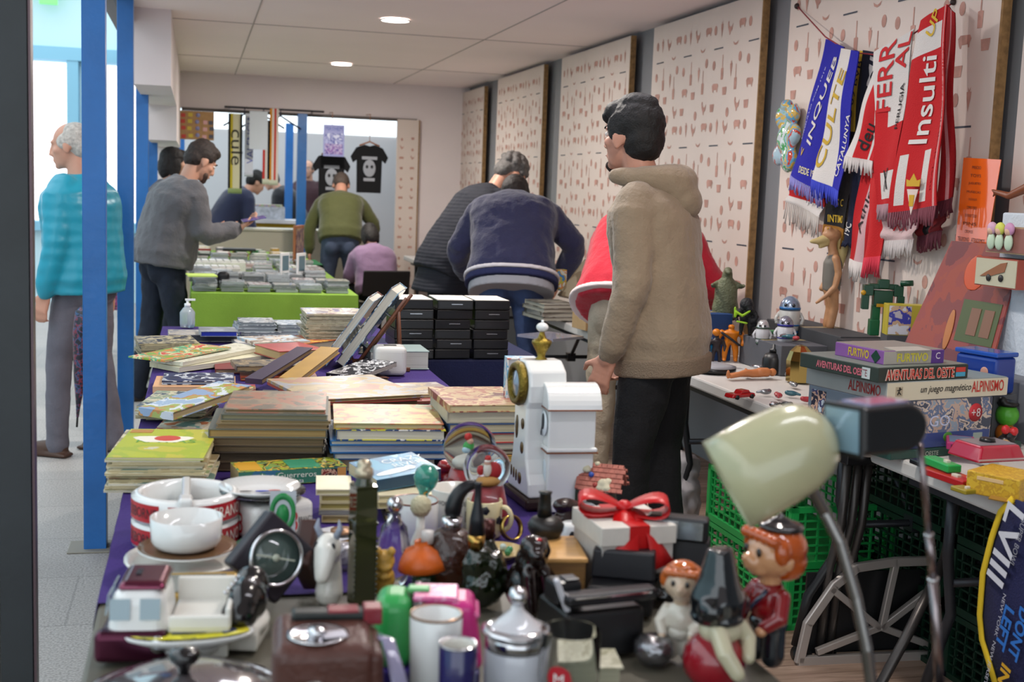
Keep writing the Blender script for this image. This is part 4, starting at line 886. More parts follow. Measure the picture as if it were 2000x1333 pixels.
# van ashtray
def van():
    c,k=G(262,1300); t=thing('van_ornament','white porcelain minibus with metallic maroon roof and open tray','ornament',(c.x+.01,c.y+.06,TT),R(-6))
    b=MB(); b.box((-.0,0,.055),(.09,.135,.09),sx=.80,sy=.82); b.build('cab',porc,t,bevel=.02,seg=5)
    b=MB(); b.box((.004,0,.1035),(.070,.098,.012),sx=.8,sy=.85); 
    b.build('roof',mat('#6d2a42',.15,metal=.8,coat=.5),t,bevel=.006,seg=4)
    b=MB(); b.box((-.008,-.058,.0225),(.10,.03,.045)); b.box((-.04,0,.02),(.03,.145,.04)); b.build('front_lower',mat('#4a1c30',.2,metal=.7),t,bevel=.01,seg=4)
    b=MB()
    for x in (-.023,.018): b.box((x,-.0605,.075),(.028,.002,.03),rot=(R(-7),0,0))
    for y in (-.03,.02): b.box((-.0425,y,.078),(.002,.038,.03),rot=(0,R(8),0))
    b.build('window_glass',mat('#8fa3ac',.1,coat=1),t)
    for q_ in ((-.045,-.066,.028),(.03,-.074,.028)): b=MB(); b.ball(q_,(.012,.007,.013)); b.build('headlamp',chrome,t)
    b=MB(); b.box((-.005,.0,.1105),(.008,.022,.002)); b.build('coin_slot',bkt,t)
    b=MB(); b.box((.085,.0,.045),(.085,.12,.01)); b.box((.085,.058,.065),(.085,.008,.04)); b.box((.085,-.058,.055),(.085,.008,.02)); b.box((.125,0,.06),(.008,.12,.03)); b.box((.085,0,.02),(.08,.11,.04)); b.build('tray',porw,t,bevel=.003,seg=3)
van()
# football boot
c,k=G(492,1290); t=thing('boot_ornament','glossy black ceramic boot with lace studs on a white sole','ornament',(c.x-.005,c.y+.065,TT),R(-15))
b=MB(); b.ball((0,0,.06),(.03,.05,.036),n=20); b.ball((0,.03,.075),(.027,.028,.03),n=18); b.ball((-.004,-.03,.05),(.028,.03,.025)); b.build('upper',blk,t,vox=.004,smooth=4)
b=MB(); b.ball((0,0,.03),(.034,.056,.016),n=20); b.box((0,0,.012),(.05,.09,.024)); b.build('sole',porw,t,vox=.004,smooth=3)
b=MB()
for i in range(6): b.ball((-.024+.002*i,-.034+i*.013,.083+.002*i),.0035,n=10)
b.build('lace_stud',chrome,t)
# fish dish
c,k=G(370,1322); t=thing('fish_dish','long white dish painted with a yellow fish','dish',(c.x,c.y+.05,TT+.012))
b=MB(); b.ring([(.03,0),(.088,.022),(.09,.027),(.086,.027),(.03,.006)],40,ey=.42); b.lathe([(0,0),(.04,0),(.04,.006),(0,.006)],36,ey=.42); b.lathe([(.0,-.012),(.03,-.012),(.028,.0),(0,0)],30,ey=.5); b.build('dish_body',porc,t)
b=MB(); b.lathe([(0,.0235),(.083,.0275),(.083,.028),(0,.024)],36,ey=.34); b.build('fish_body',art(['#d8d02c','#cfc62a','#e2da44','#8c8a2a'],6,30),t)
b=MB(); b.box((.0,.0,.027),(.05,.003,.0035)); b.box((.055,-.005,.0275),(.02,.008,.003),rot=(0,0,.6)); b.build('fish_line',mat('#3a4468',.4),t)
# pot lid
c=P(360,1318,T+.05); t=thing('pot_lid','dark glass pot lid with a black knob at the bottom left','lid',(c.x,c.y+.0,TT)); r=.13
b=MB(); b.lathe([(.0,.046),(.05,.043),(.09,.034),(r,.012),(r+.003,.008),(r,.006),(.09,.029),(0,.040)],44); b.build('dome',mat('#4a4446',.12,coat=.8,trans=.25),t)
b=MB(); b.ring([(r-.003,.0),(r+.006,.0),(r+.006,.013),(r-.003,.013)],44); b.build('rim',chrome,t)
b=MB(); b.lathe([(0,.044),(.008,.044),(.009,.054),(.018,.062),(.021,.070),(.016,.077),(0,.079)],24); b.build('knob',blk,t)
# leather case
c=P(640,1290,T+.11); t=thing('leather_camera_case','brown leather instrument case with a round dial and dark strap','case',(c.x,c.y+.05,TT),R(-4))
lea=mat('#4c2a22',.4,var=.15,vs=20,bump=.2,bs=120,coat=.2)
b=MB(); b.box((0,.015,.06),(.128,.14,.12)); b.build('case_body',lea,t,bevel=.018,seg=5)
b=MB(); b.box((.055,0,.055),(.035,.1,.11)); b.build('side_pocket',lea,t,bevel=.01,seg=4)
b=MB(); b.lathe([(0,.1205),(.036,.1205),(.038,.123),(.033,.123),(.03,.1215),(0,.1215)],36,tf=trs((-.008,-.012,0),(0,0,0))); b.build('dial_ring',chrome,t)
b=MB(); b.lathe([(0,.121),(.0125,.121),(.012,.13),(0,.131)],24,tf=trs((-.008,-.012,0))); b.build('dial_knob',chrome,t)
b=MB(); b.box((.012,-.018,.1235),(.03,.022,.001),rot=(0,0,.2)); b.build('sticker',mat('#b9b6c0',.5),t)
b=MB(); b.box((.008,.055,.1235),(.095,.028,.012)); b.build('strap',mat('#1c2322',.4),t,bevel=.004)
b=MB(); b.box((.026,.055,.130),(.04,.027,.004)); b.box((.064,.055,.1235),(.024,.03,.022)); b.build('strap_buckle',mat('#7c1c28',.3,coat=.4),t,bevel=.004,seg=3)
b=MB(); b.lathe([(0,0),(.019,0),(.019,.008),(.015,.009),(.015,.02),(0,.022)],28,tf=trs((-.012,-.052,.06),(R(90),0,0))); b.build('lens_knob',mat('#9a9892',.3,metal=.7),t)
t=thing('plastic_sleeve','clear curved plastic sleeve right of the leather case','sleeve',(c.x+.075,c.y+.045,TT),R(14)); b=MB()
for i in range(3): b.tube([(.004*i,-.05,.0),(.004*i+.002,-.045,.06),(.002*i,-.01,.11),(0,.03,.105)],.007,n=8,flat=.25)
b.build('sheet',mat('#9a97b4',.15,trans=.3,coat=.5),t)
# black square barometers
def baro(label,px,py,sz,rz,tilt,dy,col='#26222a',z=0):
    c,k=G(px,py); t=thing('barometer',label,'barometer',(c.x,c.y+dy,TT+z+sz*.72),rot=(R(tilt),R(45),R(rz)))
    b=MB(); b.box((0,0,0),(sz,.032,sz)); b.build('case',mat(col,.35),t,bevel=.006,seg=3)
    b=MB(); b.ring([(sz*.37,0),(sz*.43,.0),(sz*.42,.012),(sz*.38,.012)],40,tf=trs((0,-.015,0),(R(90),0,0))); b.build('bezel',chrome,t)
    b=MB(); b.lathe([(0,0),(sz*.38,0),(sz*.38,.002),(0,.004)],36,tf=trs((0,-.016,0),(R(90),0,0))); b.build('dial',mat('#4d5c58',.08,coat=1),t)
    b=MB(); b.box((0,-.0215,0),(sz*.62,.001,.0025),rot=(0,R(-30),0)); b.lathe([(0,0),(.006,0),(.006,.003),(0,.003)],16,tf=trs((0,-.02,0),(R(90),0,0))); b.build('needle',mat('#b9bfae',.4),t); return t
baro('black diamond-standing barometer with a round green glass dial',532,1215,.108,10,-14,.07)
baro('second dark barometer standing edge-on beside the first',606,1170,.088,66,-6,.02,'#3a201a')
# ceramic bull
c,k=G(645,1190); t=thing('bull_ornament','white ceramic bull head jug with grey muzzle and upright horns','ornament',(c.x-.003,c.y+.02,TT),R(-25))
b=MB(); b.ball((0,0,.088),(.022,.022,.028),n=20); b.limb([(0,-.01,.09),(0,-.022,.065),(0,-.03,.05)],[.02,.016,.012]); b.limb([(0,.008,.08),(0,.012,.04),(0,.008,.012)],[.018,.02,.024]); b.build('head',porw,t,vox=.003,smooth=3)
b=MB(); b.ball((0,-.026,.058),(.013,.012,.016),n=16); b.build('muzzle',mat('#8c8480',.3),t)
for s in (-1,1):
    b=MB(); b.tube([(s*.012,.0,.108),(s*.020,.0,.124),(s*.017,-.0,.138)],[.006,.005,.001],n=10); b.build('horn',mat('#9098a8',.2),t)
    b=MB(); b.ball((s*.014,-.017,.098),(.004,.003,.006)); b.build('eye',bkt,t)
# tall green bottle
c,k=G(708,1196); t=thing('square_bottle','tall square dark green glass bottle with a metal cap','bottle',(c.x,c.y+.02,TT),R(12)); gg=mat('#3b4020',.06,trans=.55,coat=.5,ior=1.5)
b=MB(); b.box((0,0,.1),(.036,.036,.20)); b.box((0,0,.138),(.0395,.0395,.006)); b.box((0,0,.196),(.036,.036,.006)); b.lathe([(.016,.198),(.012,.208),(.011,.216)],20)
for i in range(12):
    for s in (-1,1): b.ball((s*.0185,-.0185,.02+i*.0085),.0028,n=8)
b.build('body',gg,t,bevel=.002,seg=2)
b=MB(); b.lathe([(.0,.212),(.014,.212),(.0155,.218),(.0145,.226),(.011,.228),(.012,.234),(.008,.24),(0,.242)],24); b.build('cap',mat('#b3a68e',.3,metal=.6),t)
# candle, decanter
c,k=G(752,1185); t=thing('carved_candle','yellow carved wax owl candle right of the green bottle','candle',(c.x,c.y+.03,TT))
b=MB(); b.ball((0,0,.03),(.02,.018,.03)); b.ball((0,-.004,.062),(.019,.017,.02)); b.ball((.011,-.01,.08),(.007,.008,.009)); b.ball((-.011,-.01,.08),(.007,.008,.009)); b.ball((0,-.016,.055),(.012,.01,.008)); b.ball((0,-.016,.04),(.011,.009,.007)); b.build('wax_body',mat('#b9923e',.4,var=.15,vs=40),t,vox=.0025,smooth=1,disp=.003,dsc=.012)
c,k=G(776,1165); lathe_thing('decanter','clear fluted glass decanter with a mirrored ball stopper','decanter',(c.x,c.y+.05,TT),[('body',glass('#f2f4f4'),[(0,0),(.024,0),(.026,.02),(.028,.07),(.022,.1),(.012,.112),(.011,.122),(0,.122)]),('stopper',chrome,[(0,.122),(.005,.1225),(.0125,.132),(.0145,.138),(.0125,.146),(.007,.151),(0,.1525)])],n=20)
# cellophane parcel
c,k=G(690,1120); t=thing('cellophane_parcel','crinkled silvery cellophane parcel behind the green bottle','parcel',(c.x-.01,c.y+.02,TT),R(6)); b=MB(); b.box((0,0,.025),(.15,.07,.05)); b.build('wrap',mat('#a8a6ac',.12,trans=.3,coat=.8,bump=1,bs=45),t,sub=3,disp=.018,dsc=.02)
c,k=G(672,1072); lathe_thing('round_tin','small round tin with a coppery lid behind the bull ornament','tin',(c.x,c.y+.03,TT),[('tin_body',mat('#3a3634',.4),[(0,0),(.022,0),(.022,.018),(0,.018)]),('lid',mat('#a07a5c',.35,metal=.5),[(0,.018),(.023,.018),(.023,.023),(0,.024)])])
# mugs
def mug(label,px,py,rpx,hpx,m,dy=.04,handle=None,rim=None,taper=1.0,name='mug',rz=0,inner=None,z=0):
    c,k=G(px,py); r=rpx*k; h=hpx*k; t=thing(name,label,'mug',(c.x,c.y+dy,TT+z),rz); tp=taper
    b=MB(); b.ring([(r/tp*.92,0),(r/tp,.004),(r,h-.002),(r-.0012,h),(r-.003,h-.001),(r/tp-.004,.006),(0.0001,.005),(0.0001,0)],40); b.build('mug_body',m,t)
    if rim: b=MB(); b.ring([(r+.0004,h-.0022),(r-.001,h+.0008),(r-.0032,h-.0015),(r-.001,h-.0018)],40); b.build('rim_line',rim,t)
    if handle is not None:
        b=MB(); q=r; pts=[(q*.96,0,h*.84),(q*1.35,0,h*.86),(q*1.62,0,h*.68),(q*1.62,0,h*.4),(q*1.3,0,h*.2),(q*.93,0,h*.2)]; b.tube(pts,.0058,tf=trs((0,0,0),(0,0,handle))); b.build('handle',m,t,sub=1)
    return t,r,h
t,r,h=mug('white mug with thin gold rim holding the teal glass bulb',816,1072,47,80,porc,.045,None,mat('#7c4a3a',.3,metal=.5))
t2=thing('bulb_ornament','teal blown glass bulb standing in the white mug','ornament',(t.location.x+.005,t.location.y,TT+.008),rot=(0,R(8),0))
b=MB(); b.lathe([(0,0),(.006,.0),(.007,.07),(.010,.085),(.020,.098),(.0245,.112),(.022,.128),(.012,.138),(0,.1405)],28); b.build('bulb',mat('#3c9c88',.08,trans=.45,coat=.6),t2); b=MB(); b.tube([(.003,-.012,.078),(-.002,-.014,.086),(.004,-.014,.09)],.002,n=6); b.build('filament',gold,t2)
t,r,h=mug('flared white mug lettered WORLDS TRUE with small black figures',900,1052,50,82,porw,.06,R(20),None,1.25)
def cyl2(r_,a0,z0): return lambda x,y,z_: ((r_)*math.cos(a0+x/r_),(r_)*math.sin(a0+x/r_),z0+y)
text("WORLDS TRUE",.009,bkt,t,None,width=.06,fn=cyl2(r*.975+.001,R(-112),h*.72)); b=MB(); 
for a in (-118,-95,-72): b.box(((r*.93)*math.cos(R(a)),(r*.93)*math.sin(R(a)),h*.40),(.008,.002,.022),rot=(0,0,R(a+90)))
b.build('figure_print',mat('#3a2a24',.4),t)
t,r,h=mug('cream mug printed like a football, handle to the right',955,1066,36,74,mat('#d2c69c',.2,coat=.4),.05,R(-35),None,1.0)
b=MB()
for a,zz in ((-100,.8),(-50,.5),(-120,.25),(-75,.12)): b.lathe([(0,0),(.009,0),(.009,.001),(0,.001)],5,tf=trs(((r+.0002)*math.cos(R(a)),(r+.0002)*math.sin(R(a)),h*zz),(R(90),0,R(a+90))))
b.build('black_patch',bkt,t)
# shell stopper bottle, orange lamp bottle
c,k=G(826,1160); lathe_thing('shell_stopper_bottle','pale bottle with a ribbed cream stopper behind the orange dome','bottle',(c.x+.006,c.y+.075,TT),[('bottle_body',porw,[(0,0),(.016,0),(.017,.06),(.008,.085),(.007,.11),(0,.11)]),('stopper',mat('#bdb594',.4,bump=.6,bs=200),[(0,.108),(.012,.11),(.019,.122),(.0175,.136),(.008,.144),(0,.145)])],n=16)
t=thing('lamp_bottle','green glass bottle capped by an orange plastic dome shade','bottle',(c.x+.004,c.y-.005,TT)); 
b=MB(); b.lathe([(0,0),(.022,0),(.025,.012),(.022,.03),(.014,.04),(.012,.055),(0,.055)],28); b.build('glass_base',glass('#3f9c3a',.04),t)
b=MB(); b.ring([(.0125,.089),(.014,.080),(.03,.074),(.041,.055),(.0445,.042),(.042,.042),(.038,.055),(.028,.071),(.012,.077)],36,tf=trs((0,0,0),(0,R(-6),0))); b.build('dome_shade',mat('#c85c18',.4,var=.1,vs=30),t)
b=MB(); b.lathe([(0,.084),(.011,.084),(.011,.104),(0,.104)],20); b.build('cap',mat('#cfcac6',.4,trans=.2),t)
c,k=G(864,1165); lathe_thing('glass_stopper','small clear glass stopper right of the orange dome','stopper',(c.x,c.y+.03,TT+0),[('stopper_body',glass('#f0f0f0'),[(0,0),(.009,0),(.007,.03),(.015,.04),(.016,.046),(0,.047)])],n=20)
# amber ribbed bottle
c,k=G(890,1175); lathe_thing('perfume_bottle','round ribbed amber bottle with black curved handle top','bottle',(c.x,c.y+.05,TT),[('body',mat('#4a2410',.08,trans=.6,coat=.5,bump=.6,bs=90),[(0,0),(.03,0),(.042,.02),(.046,.05),(.042,.08),(.028,.1),(.016,.106),(0,.106)]),('collar',chrome,[(0,.104),(.017,.104),(.0175,.124),(0,.124)])])
t=[o for o in bpy.data.objects if o.name.startswith('perfume_bottle')][-1]
b=MB(); b.tube([(0,0,.122),(.001,0,.145),(.010,0,.168),(.026,0,.180),(.044,0,.182)],[.0155,.0155,.0135,.011,.0085],n=16,flat=.8); b.build('handle',mat('#101216',.35),t,sub=1)
# green car bottle with tall neck
c,k=G(950,1205); t=thing('horse_bottle','dark green moulded figure bottle with a tall black neck and gold collar','bottle',(c.x,c.y+.03,TT)); dg=mat('#17200c',.06,trans=.35,coat=.7)
b=MB(); b.ball((0,0,.035),(.036,.026,.038)); b.ball((-.008,0,.075),(.026,.022,.03)); b.ball((.014,-.005,.07),(.02,.018,.024)); b.limb([(.024,0,.09),(.034,0,.06),(.035,0,.03)],[.007,.008,.008]); b.limb([(-.02,0,.09),(-.033,-.004,.075),(-.03,0,.055)],[.006,.007,.006]); b.build('body',dg,t,vox=.003,smooth=2,disp=.007,dsc=.02)
b=MB(); b.lathe([(0,.10),(.0135,.10),(.0142,.122),(0,.122)],24,tf=trs((-.014,0,0))); b.build('collar',mat('#b08c4a',.2,metal=1),t)
b=MB(); b.lathe([(0,.122),(.0135,.122),(.0115,.150),(.0062,.178),(.0052,.205),(.0068,.208),(0,.209)],24,tf=trs((-.014,0,0))); b.build('neck',mat('#14161c',.35),t)
c,k=G(962,1196); lathe_thing('screw_top_bottle','small dark green bottle with a brown metal screw collar','bottle',(c.x+.008,c.y+.085,TT),[('bottle_body',dg,[(0,0),(.025,0),(.027,.06),(.013,.085),(.011,.095),(0,.095)]),('collar',mat('#4c2a26',.25,metal=.6),[(0,.095),(.0125,.095),(.0125,.125),(0,.126)])])
# dog bottle
c,k=G(1050,1215); t=thing('dog_bottle','dark amber glass bottle shaped like a sitting dog','bottle',(c.x-.008,c.y+.035,TT),R(20)); dm=mat('#1c0f0d',.08,trans=.25,coat=.6)
b=MB(); b.ball((0,.01,.04),(.034,.036,.042)); b.ball((0,-.004,.085),(.026,.026,.03)); b.ball((-.006,-.018,.112),(.022,.024,.02)); b.ball((-.014,-.036,.105),(.013,.015,.012)); b.limb([(.016,-.014,.118),(.024,-.012,.10),(.022,-.01,.086)],[.008,.009,.006]); b.limb([(.014,-.02,.07),(.015,-.032,.03),(.015,-.036,.01)],[.013,.011,.011]); b.limb([(-.016,-.02,.07),(-.017,-.032,.03),(-.017,-.036,.01)],[.013,.011,.011]); b.limb([(.02,.02,.07),(.05,.02,.05),(.085,.02,.012)],[.014,.012,.008]); b.build('body',dm,t,vox=.003,smooth=2)
b=MB(); b.ball((-.004,-.03,.127),(.005,.004,.003)); b.build('red_mark',redm,t)
# black pipe-shaped vase
c,k=G(1078,1150); t=thing('black_vase','matt black vase with wide dome and narrow upright neck','vase',(c.x-.004,c.y+.04,TT),)
b=MB(); b.lathe([(0,0),(.022,0),(.016,.008),(.010,.02),(.012,.045),(.024,.075),(.031,.088),(.0325,.098),(.026,.108),(.012,.114),(0,.115)],32); b.build('body',mat('#1e1b18',.4),t)
b=MB(); b.lathe([(0,.112),(.0135,.112),(.0115,.13),(.0100,.152),(.0125,.156),(0,.157)],24,tf=trs((-.003,.0,0))); b.build('neck',mat('#15140f',.4),t)
c,k=G(1110,1160); lathe_thing('amber_flask','low amber glass flask beside the dog bottle','flask',(c.x-.0,c.y+.05,TT),[('body',mat('#4a180a',.06,trans=.5,coat=.6),[(0,0),(.028,0),(.034,.015),(.026,.04),(.012,.055),(.01,.07),(0,.07)])])
# wooden box
a_,w_,rz=geo_edge((1045,1182,1140,1182),T+.001); t=thing('wooden_box','plain light wooden box left of the gift box','box',(a_.x,a_.y,TT),rz); b=MB(); b.box((w_/2,.06,.035),(w_,.13,.07)); b.build('box_body',wood_mat('#7a5834','#94703f',(3,3,20)),t,bevel=.002); b=MB(); b.box((w_/2,.06,.072),(w_+.006,.136,.008)); b.build('lid',wood_mat('#b98a4c','#c99a5c',(2,12,12)),t,bevel=.002)
# snow globes
def globe(label,px,py,rpx,fy,cols,mini):
    c=PY(px,py,fy); k=K(c); r=rpx*k; t=thing('snow_globe',label,'snow globe',(c.x,c.y,TT)); zc=c.z-TT
    b=MB(); b.ball((0,0,zc),r,n=40,k=24); b.build('glass_ball',mat('#f4f8fa',.02,trans=1,ior=1.12),t)
    b=MB(); hb=zc-r*.8; b.ring([(r*.95,0),(r*1.02,hb*.35),(r*.72,hb+.004),(r*.5,hb+.004),(r*.5,0)],32); b.build('base',mat(cols,.3,var=.3,vs=25,coat=.3),t,disp=.01,dsc=.03)
    for nm,cc,(x,y,z),rr in mini: 
        b=MB(); b.ball((x*r,y*r,zc+z*r),tuple(q*r for q in rr),n=14); b.build(nm,mat(cc,.5),t)
    return t
globe('larger rear snow globe with a clown-like doll inside',918,876,52,2.52,'#7c1c20',[('doll_cap','#b82a24',(-.12,-.2,.45),(.14,.14,.14)),('doll_face','#d0a48c',(-.06,-.25,.3),(.12,.12,.12)),('doll_coat','#3f9a48',(-.1,-.2,.12),(.2,.15,.18)),('doll_collar','#a9c4d0',(-.18,-.25,.0),(.16,.12,.12)),('parcel','#b02a2c',(.14,-.2,-.12),(.16,.14,.16)),('snow_mound','#c9c4b8',(0,0,-.5),(.6,.6,.3))])
globe('smaller front snow globe with a white-bearded figure in red inside',951,914,46,2.34,'#7a2028',[('beard','#ddd4c8',(-.05,-.3,.0),(.17,.12,.3)),('head','#c99a84',(-.05,-.28,.24),(.14,.12,.14)),('hat','#b52a28',(-.02,-.22,.42),(.14,.13,.13)),('hat_trim','#ddd6cc',(-.04,-.28,.33),(.15,.12,.05)),('coat','#a82428',(.22,-.1,-.1),(.34,.2,.36)),('arm','#a82428',(-.3,-.2,-.05),(.15,.14,.2)),('sack','#b98a4a',(0,-.2,-.5),(.5,.35,.22))])
c,k=G(885,975); t=thing('sleigh_ornament','red and gold figured base ornament left of the snow globes','ornament',(c.x,c.y+.06,TT)); b=MB()
for i in range(9): a=i*2.4; b.ball((.018*math.cos(a),.014*math.sin(a),.015+.006*i),(.02,.018,.016),n=12)
b.build('body',mat('#8a2024',.25,var=.4,vs=50,coat=.4),t,vox=.003,smooth=1,disp=.006,dsc=.015)
b=MB(); b.ball((.028,-.018,.02),(.014,.012,.01)); b.ball((.04,-.02,.01),(.014,.012,.009)); b.build('gold_figure',mat('#8f5c30',.3,metal=.5),t,disp=.004,dsc=.01,sub=1)
# clocks
c,k=G(1062,1000); t=thing('mantel_clock','white porcelain mantel clock with gilt dial ring and gilt urn finial','clock',(c.x+.0,c.y+.07,TT),R(-86))
def ext(b,poly,t_,tf=None,mi=0): b.prism(poly,t_,mi,tf)
up=trs((0,0,0),(R(90),0,0))
hw=[(0.0,.075),(.03,.072),(.05,.06),(.08,.047),(.12,.042),(.19,.042),(.205,.052),(.24,.056),(.272,.05),(.285,.03),(.292,.018)]
poly=[(x,z) for z,x in hw]+[(-x,z) for z,x in reversed(hw)]
b=MB(); b.prism(poly,.086,0,trs((0,.043,.024),(R(90),0,0))); b.build('body',porc,t,bevel=.007,seg=4)
b=MB(); b.box((0,0,.012),(.165,.10,.024)); b.build('base',mat('#2c1c14',.35),t,bevel=.006)
b=MB(); b.ring([(.034,0),(.047,.0),(.049,.008),(.044,.018),(.034,.018)],44,tf=trs((0,-.043,.264),(R(90),0,0))); b.build('dial_ring',mat('#7a682c',.3,metal=.9,bump=.5,bs=200),t)
b=MB(); b.lathe([(0,.002),(.036,.002),(.036,.006),(.026,.014),(0,.018)],36,tf=trs((0,-.043,.264),(R(90),0,0))); b.build('dial_glass',mat('#8a96a8',.05,coat=1,metal=.3),t)
b=MB(); z0=.316
b.lathe([(0,z0-.004),(.013,z0-.004),(.014,z0),(.008,z0+.006),(.011,z0+.016),(.019,z0+.03),(.022,z0+.036),(.021,z0+.041),(.010,z0+.046),(.006,z0+.056),(.004,z0+.062),(0,z0+.062)],28); b.build('urn',mat('#8f7a34',.28,metal=.9,bump=.4,bs=150),t)
b=MB(); b.ball((0,0,z0+.070),(.0135,.0135,.0105),n=22); b.tube([(0,0,z0+.078),(0,0,z0+.086)],.003); b.build('finial_ball',porc,t)
b=MB()
for x,zz,sx,sz in ((-.018,.165,.009,.026),(.02,.178,.010,.012),(.02,.125,.010,.013),(-.045,.062,.005,.012),(-.028,.06,.005,.012),(-.011,.058,.005,.013),(.012,.056,.011,.013)): b.lathe([(0,0),(1,0),(1,.0009),(0,.0009)],24,tf=trs((x,-.0432,zz),(R(90),0,0),(sx,sz,1)))
b.build('painted_medallion',mat('#5c4420',.3,metal=.4,var=.5,vs=80),t)
c,k=G(1108,1000); t=thing('tower_clock','white porcelain tower clock with arched top and copper edge lines','clock',(c.x,c.y+.02,TT),R(-92))
def block(z0,z1,w0,d0,nm,bev=.004): b=MB(); b.box((0,0,(z0+z1)/2),(w0,d0,z1-z0)); return b.build(nm,porc,t,bevel=bev,seg=3)
block(0,.02,.10,.125,'plinth'); block(.018,.13,.07,.10,'lower_case'); block(.128,.138,.085,.112,'waist_moulding'); block(.136,.225,.07,.104,'upper_case')
b=MB(); n=16; poly=[(-.052,.222)]+[(-.052*math.cos(PI*i/n),.222+.052*math.sin(PI*i/n)) for i in range(n+1)]+[(.052,.222)]
b.prism(poly[1:],.118,0,trs((0,.059,0),(R(90),0,0))); b.build('arched_top',porc,t,bevel=.003,seg=3)
cop=mat('#8f5638',.3,metal=.7); b=MB(); b.box((0,0,.1275),(.087,.114,.0025)); b.box((0,0,.2215),(.106,.12,.003)); b.build('copper_line',cop,t)
b=MB(); b.lathe([(0,0),(.028,0),(.028,.003),(0,.003)],30,tf=trs((0,-.054,.185),(R(90),0,0))); b.build('dial',mat('#dfe6ea',.2),t)
b=MB(); b.ball((.005,-.058,.19),(.010,.002,.018)); b.box((-.006,-.0575,.172),(.002,.002,.03),rot=(0,.3,0)); b.build('painted_bird',bkt,t)
b=MB(); b.ball((0,-.05,.075),(.018,.003,.032)); b.build('recess_panel',mat('#c9d4da',.2),t)
c,k=G(1060,1035); slab('small blue and white carton standing behind the mantel clock',(984,905,1042,905),TT,.05,.265,art(['#d5d8da','#4aa0c8','#d9d9d6','#b84a3c'],33,18),'#c9ccd0',name='carton',cat='box')
# house ornament
c,k=G(1185,1012); t=thing('house_ornament','resin cottage ornament with red tiled snowy roof','ornament',(c.x-.002,c.y+.04,TT),R(-30))
b=MB(); b.box((0,0,.028),(.085,.06,.056)); b.build('walls',mat('#3c3a30',.6,var=.4,vs=60),t,disp=.004,dsc=.02,sub=2)
for s in (-1,1): 
    b=MB(); b.box((0,s*.022,.074),(.098,.058,.007),rot=(R(-s*48),0,0))
    for j in range(6):
        for i in range(8): b.box((-.042+i*.012+.006*(j%2),s*(.004+j*.0078),.098-j*.0086),(.0108,.009,.004),rot=(R(-s*42),0,0))
    b.build('roof',mat('#9c5a4c',.6,var=.25,vs=70),t)
b=MB()
for x,y,z,r_ in ((-.035,-.006,.098,.012),(-.03,-.016,.09,.010),(.01,-.03,.066,.013),(.018,-.036,.056,.012),(.004,-.036,.056,.011),(.02,-.026,.07,.010),(-.01,.0,.1,.008)): b.ball((x,y,z),(r_,r_*.9,r_*.8),n=12)
b.build('snow',mat('#bdb69c',.7),t,vox=.003,smooth=1,disp=.004,dsc=.01)
b=MB(); b.ball((-.018,-.024,.082),.006,0); b.ball((-.006,-.036,.062),.006,1); b.box((-.046,-.02,.03),(.006,.03,.05),2); b.build('figure',[mat('#2c4c9c',.4),mat('#8c2a24',.4),mat('#23301c',.6)],t)
# gift box
a_,w_,rz=geo_edge((1171,1186,1290,1186),T+.001); t=thing('gift_box','white gift box tied with a glossy red satin bow','gift box',(a_.x+.0,a_.y,TT),R(3)); L_,D_=.128,.135
b=MB(); b.box((L_/2,D_/2,.05),(L_,D_,.10)); b.build('box_body',mat('#b9b4ae',.55,var=.05,vs=60),t)
b=MB(); b.box((L_/2,D_/2,.1135),(L_+.008,D_+.008,.032)); b.build('lid',mat('#cbc6bd',.5,var=.04,vs=60),t,bevel=.0015)
sat=mat('#b80c10',.38)
b=MB(); b.box((L_/2,D_/2,.1302),(.036,D_+.012,.0015)); b.box((L_/2,-.0048,.085),(.036,.0015,.09)); b.box((L_/2,D_/2,.1304),(L_+.012,.022,.0015)); b.box((L_+.0048,D_/2,.09),(.0015,.022,.08)); b.build('ribbon_band',sat,t)
b=MB()
def loop(b,ang,L,h,wd):
    vs=[];fs=[];n=20
    for i in range(n+1):
        a=2*PI*i/n; x=L*.5*(1-math.cos(a)); z=h*math.sin(a)*(.3+.7*x/L); w2=wd*(.25+.75*math.sin(a/2))*.5
        for s in (-1,1): vs.append((x,s*w2,z))
    for i in range(n): fs.append((2*i,2*i+2,2*i+3,2*i+1))
    b.add(vs,fs,sm=True,tf=trs((L_/2,D_/2,.142),(0,R(-8),ang)))
loop(b,R(-22),.078,.022,.080); loop(b,R(160),.080,.022,.080); b.ball((L_/2,D_/2,.144),(.015,.014,.013),n=14)
for ang,ln in ((-62,.092),(-112,.088)):
    vs=[];fs=[]
    for i in range(12):
        q=i/11; x=ln*q; z=-.0-.03*q*q-(.05*(q-.75)/.25 if q>.75 else 0)+.004*math.sin(q*9)
        for s in (-1,1): vs.append((x,s*(.012+.016*q),z+.001*s))
    for i in range(11): fs.append((2*i,2*i+2,2*i+3,2*i+1))
    b.add(vs,fs,sm=True,tf=trs((L_/2,D_/2,.140),(0,0,R(ang))))
b.build('bow',sat,t,solid=.0012)
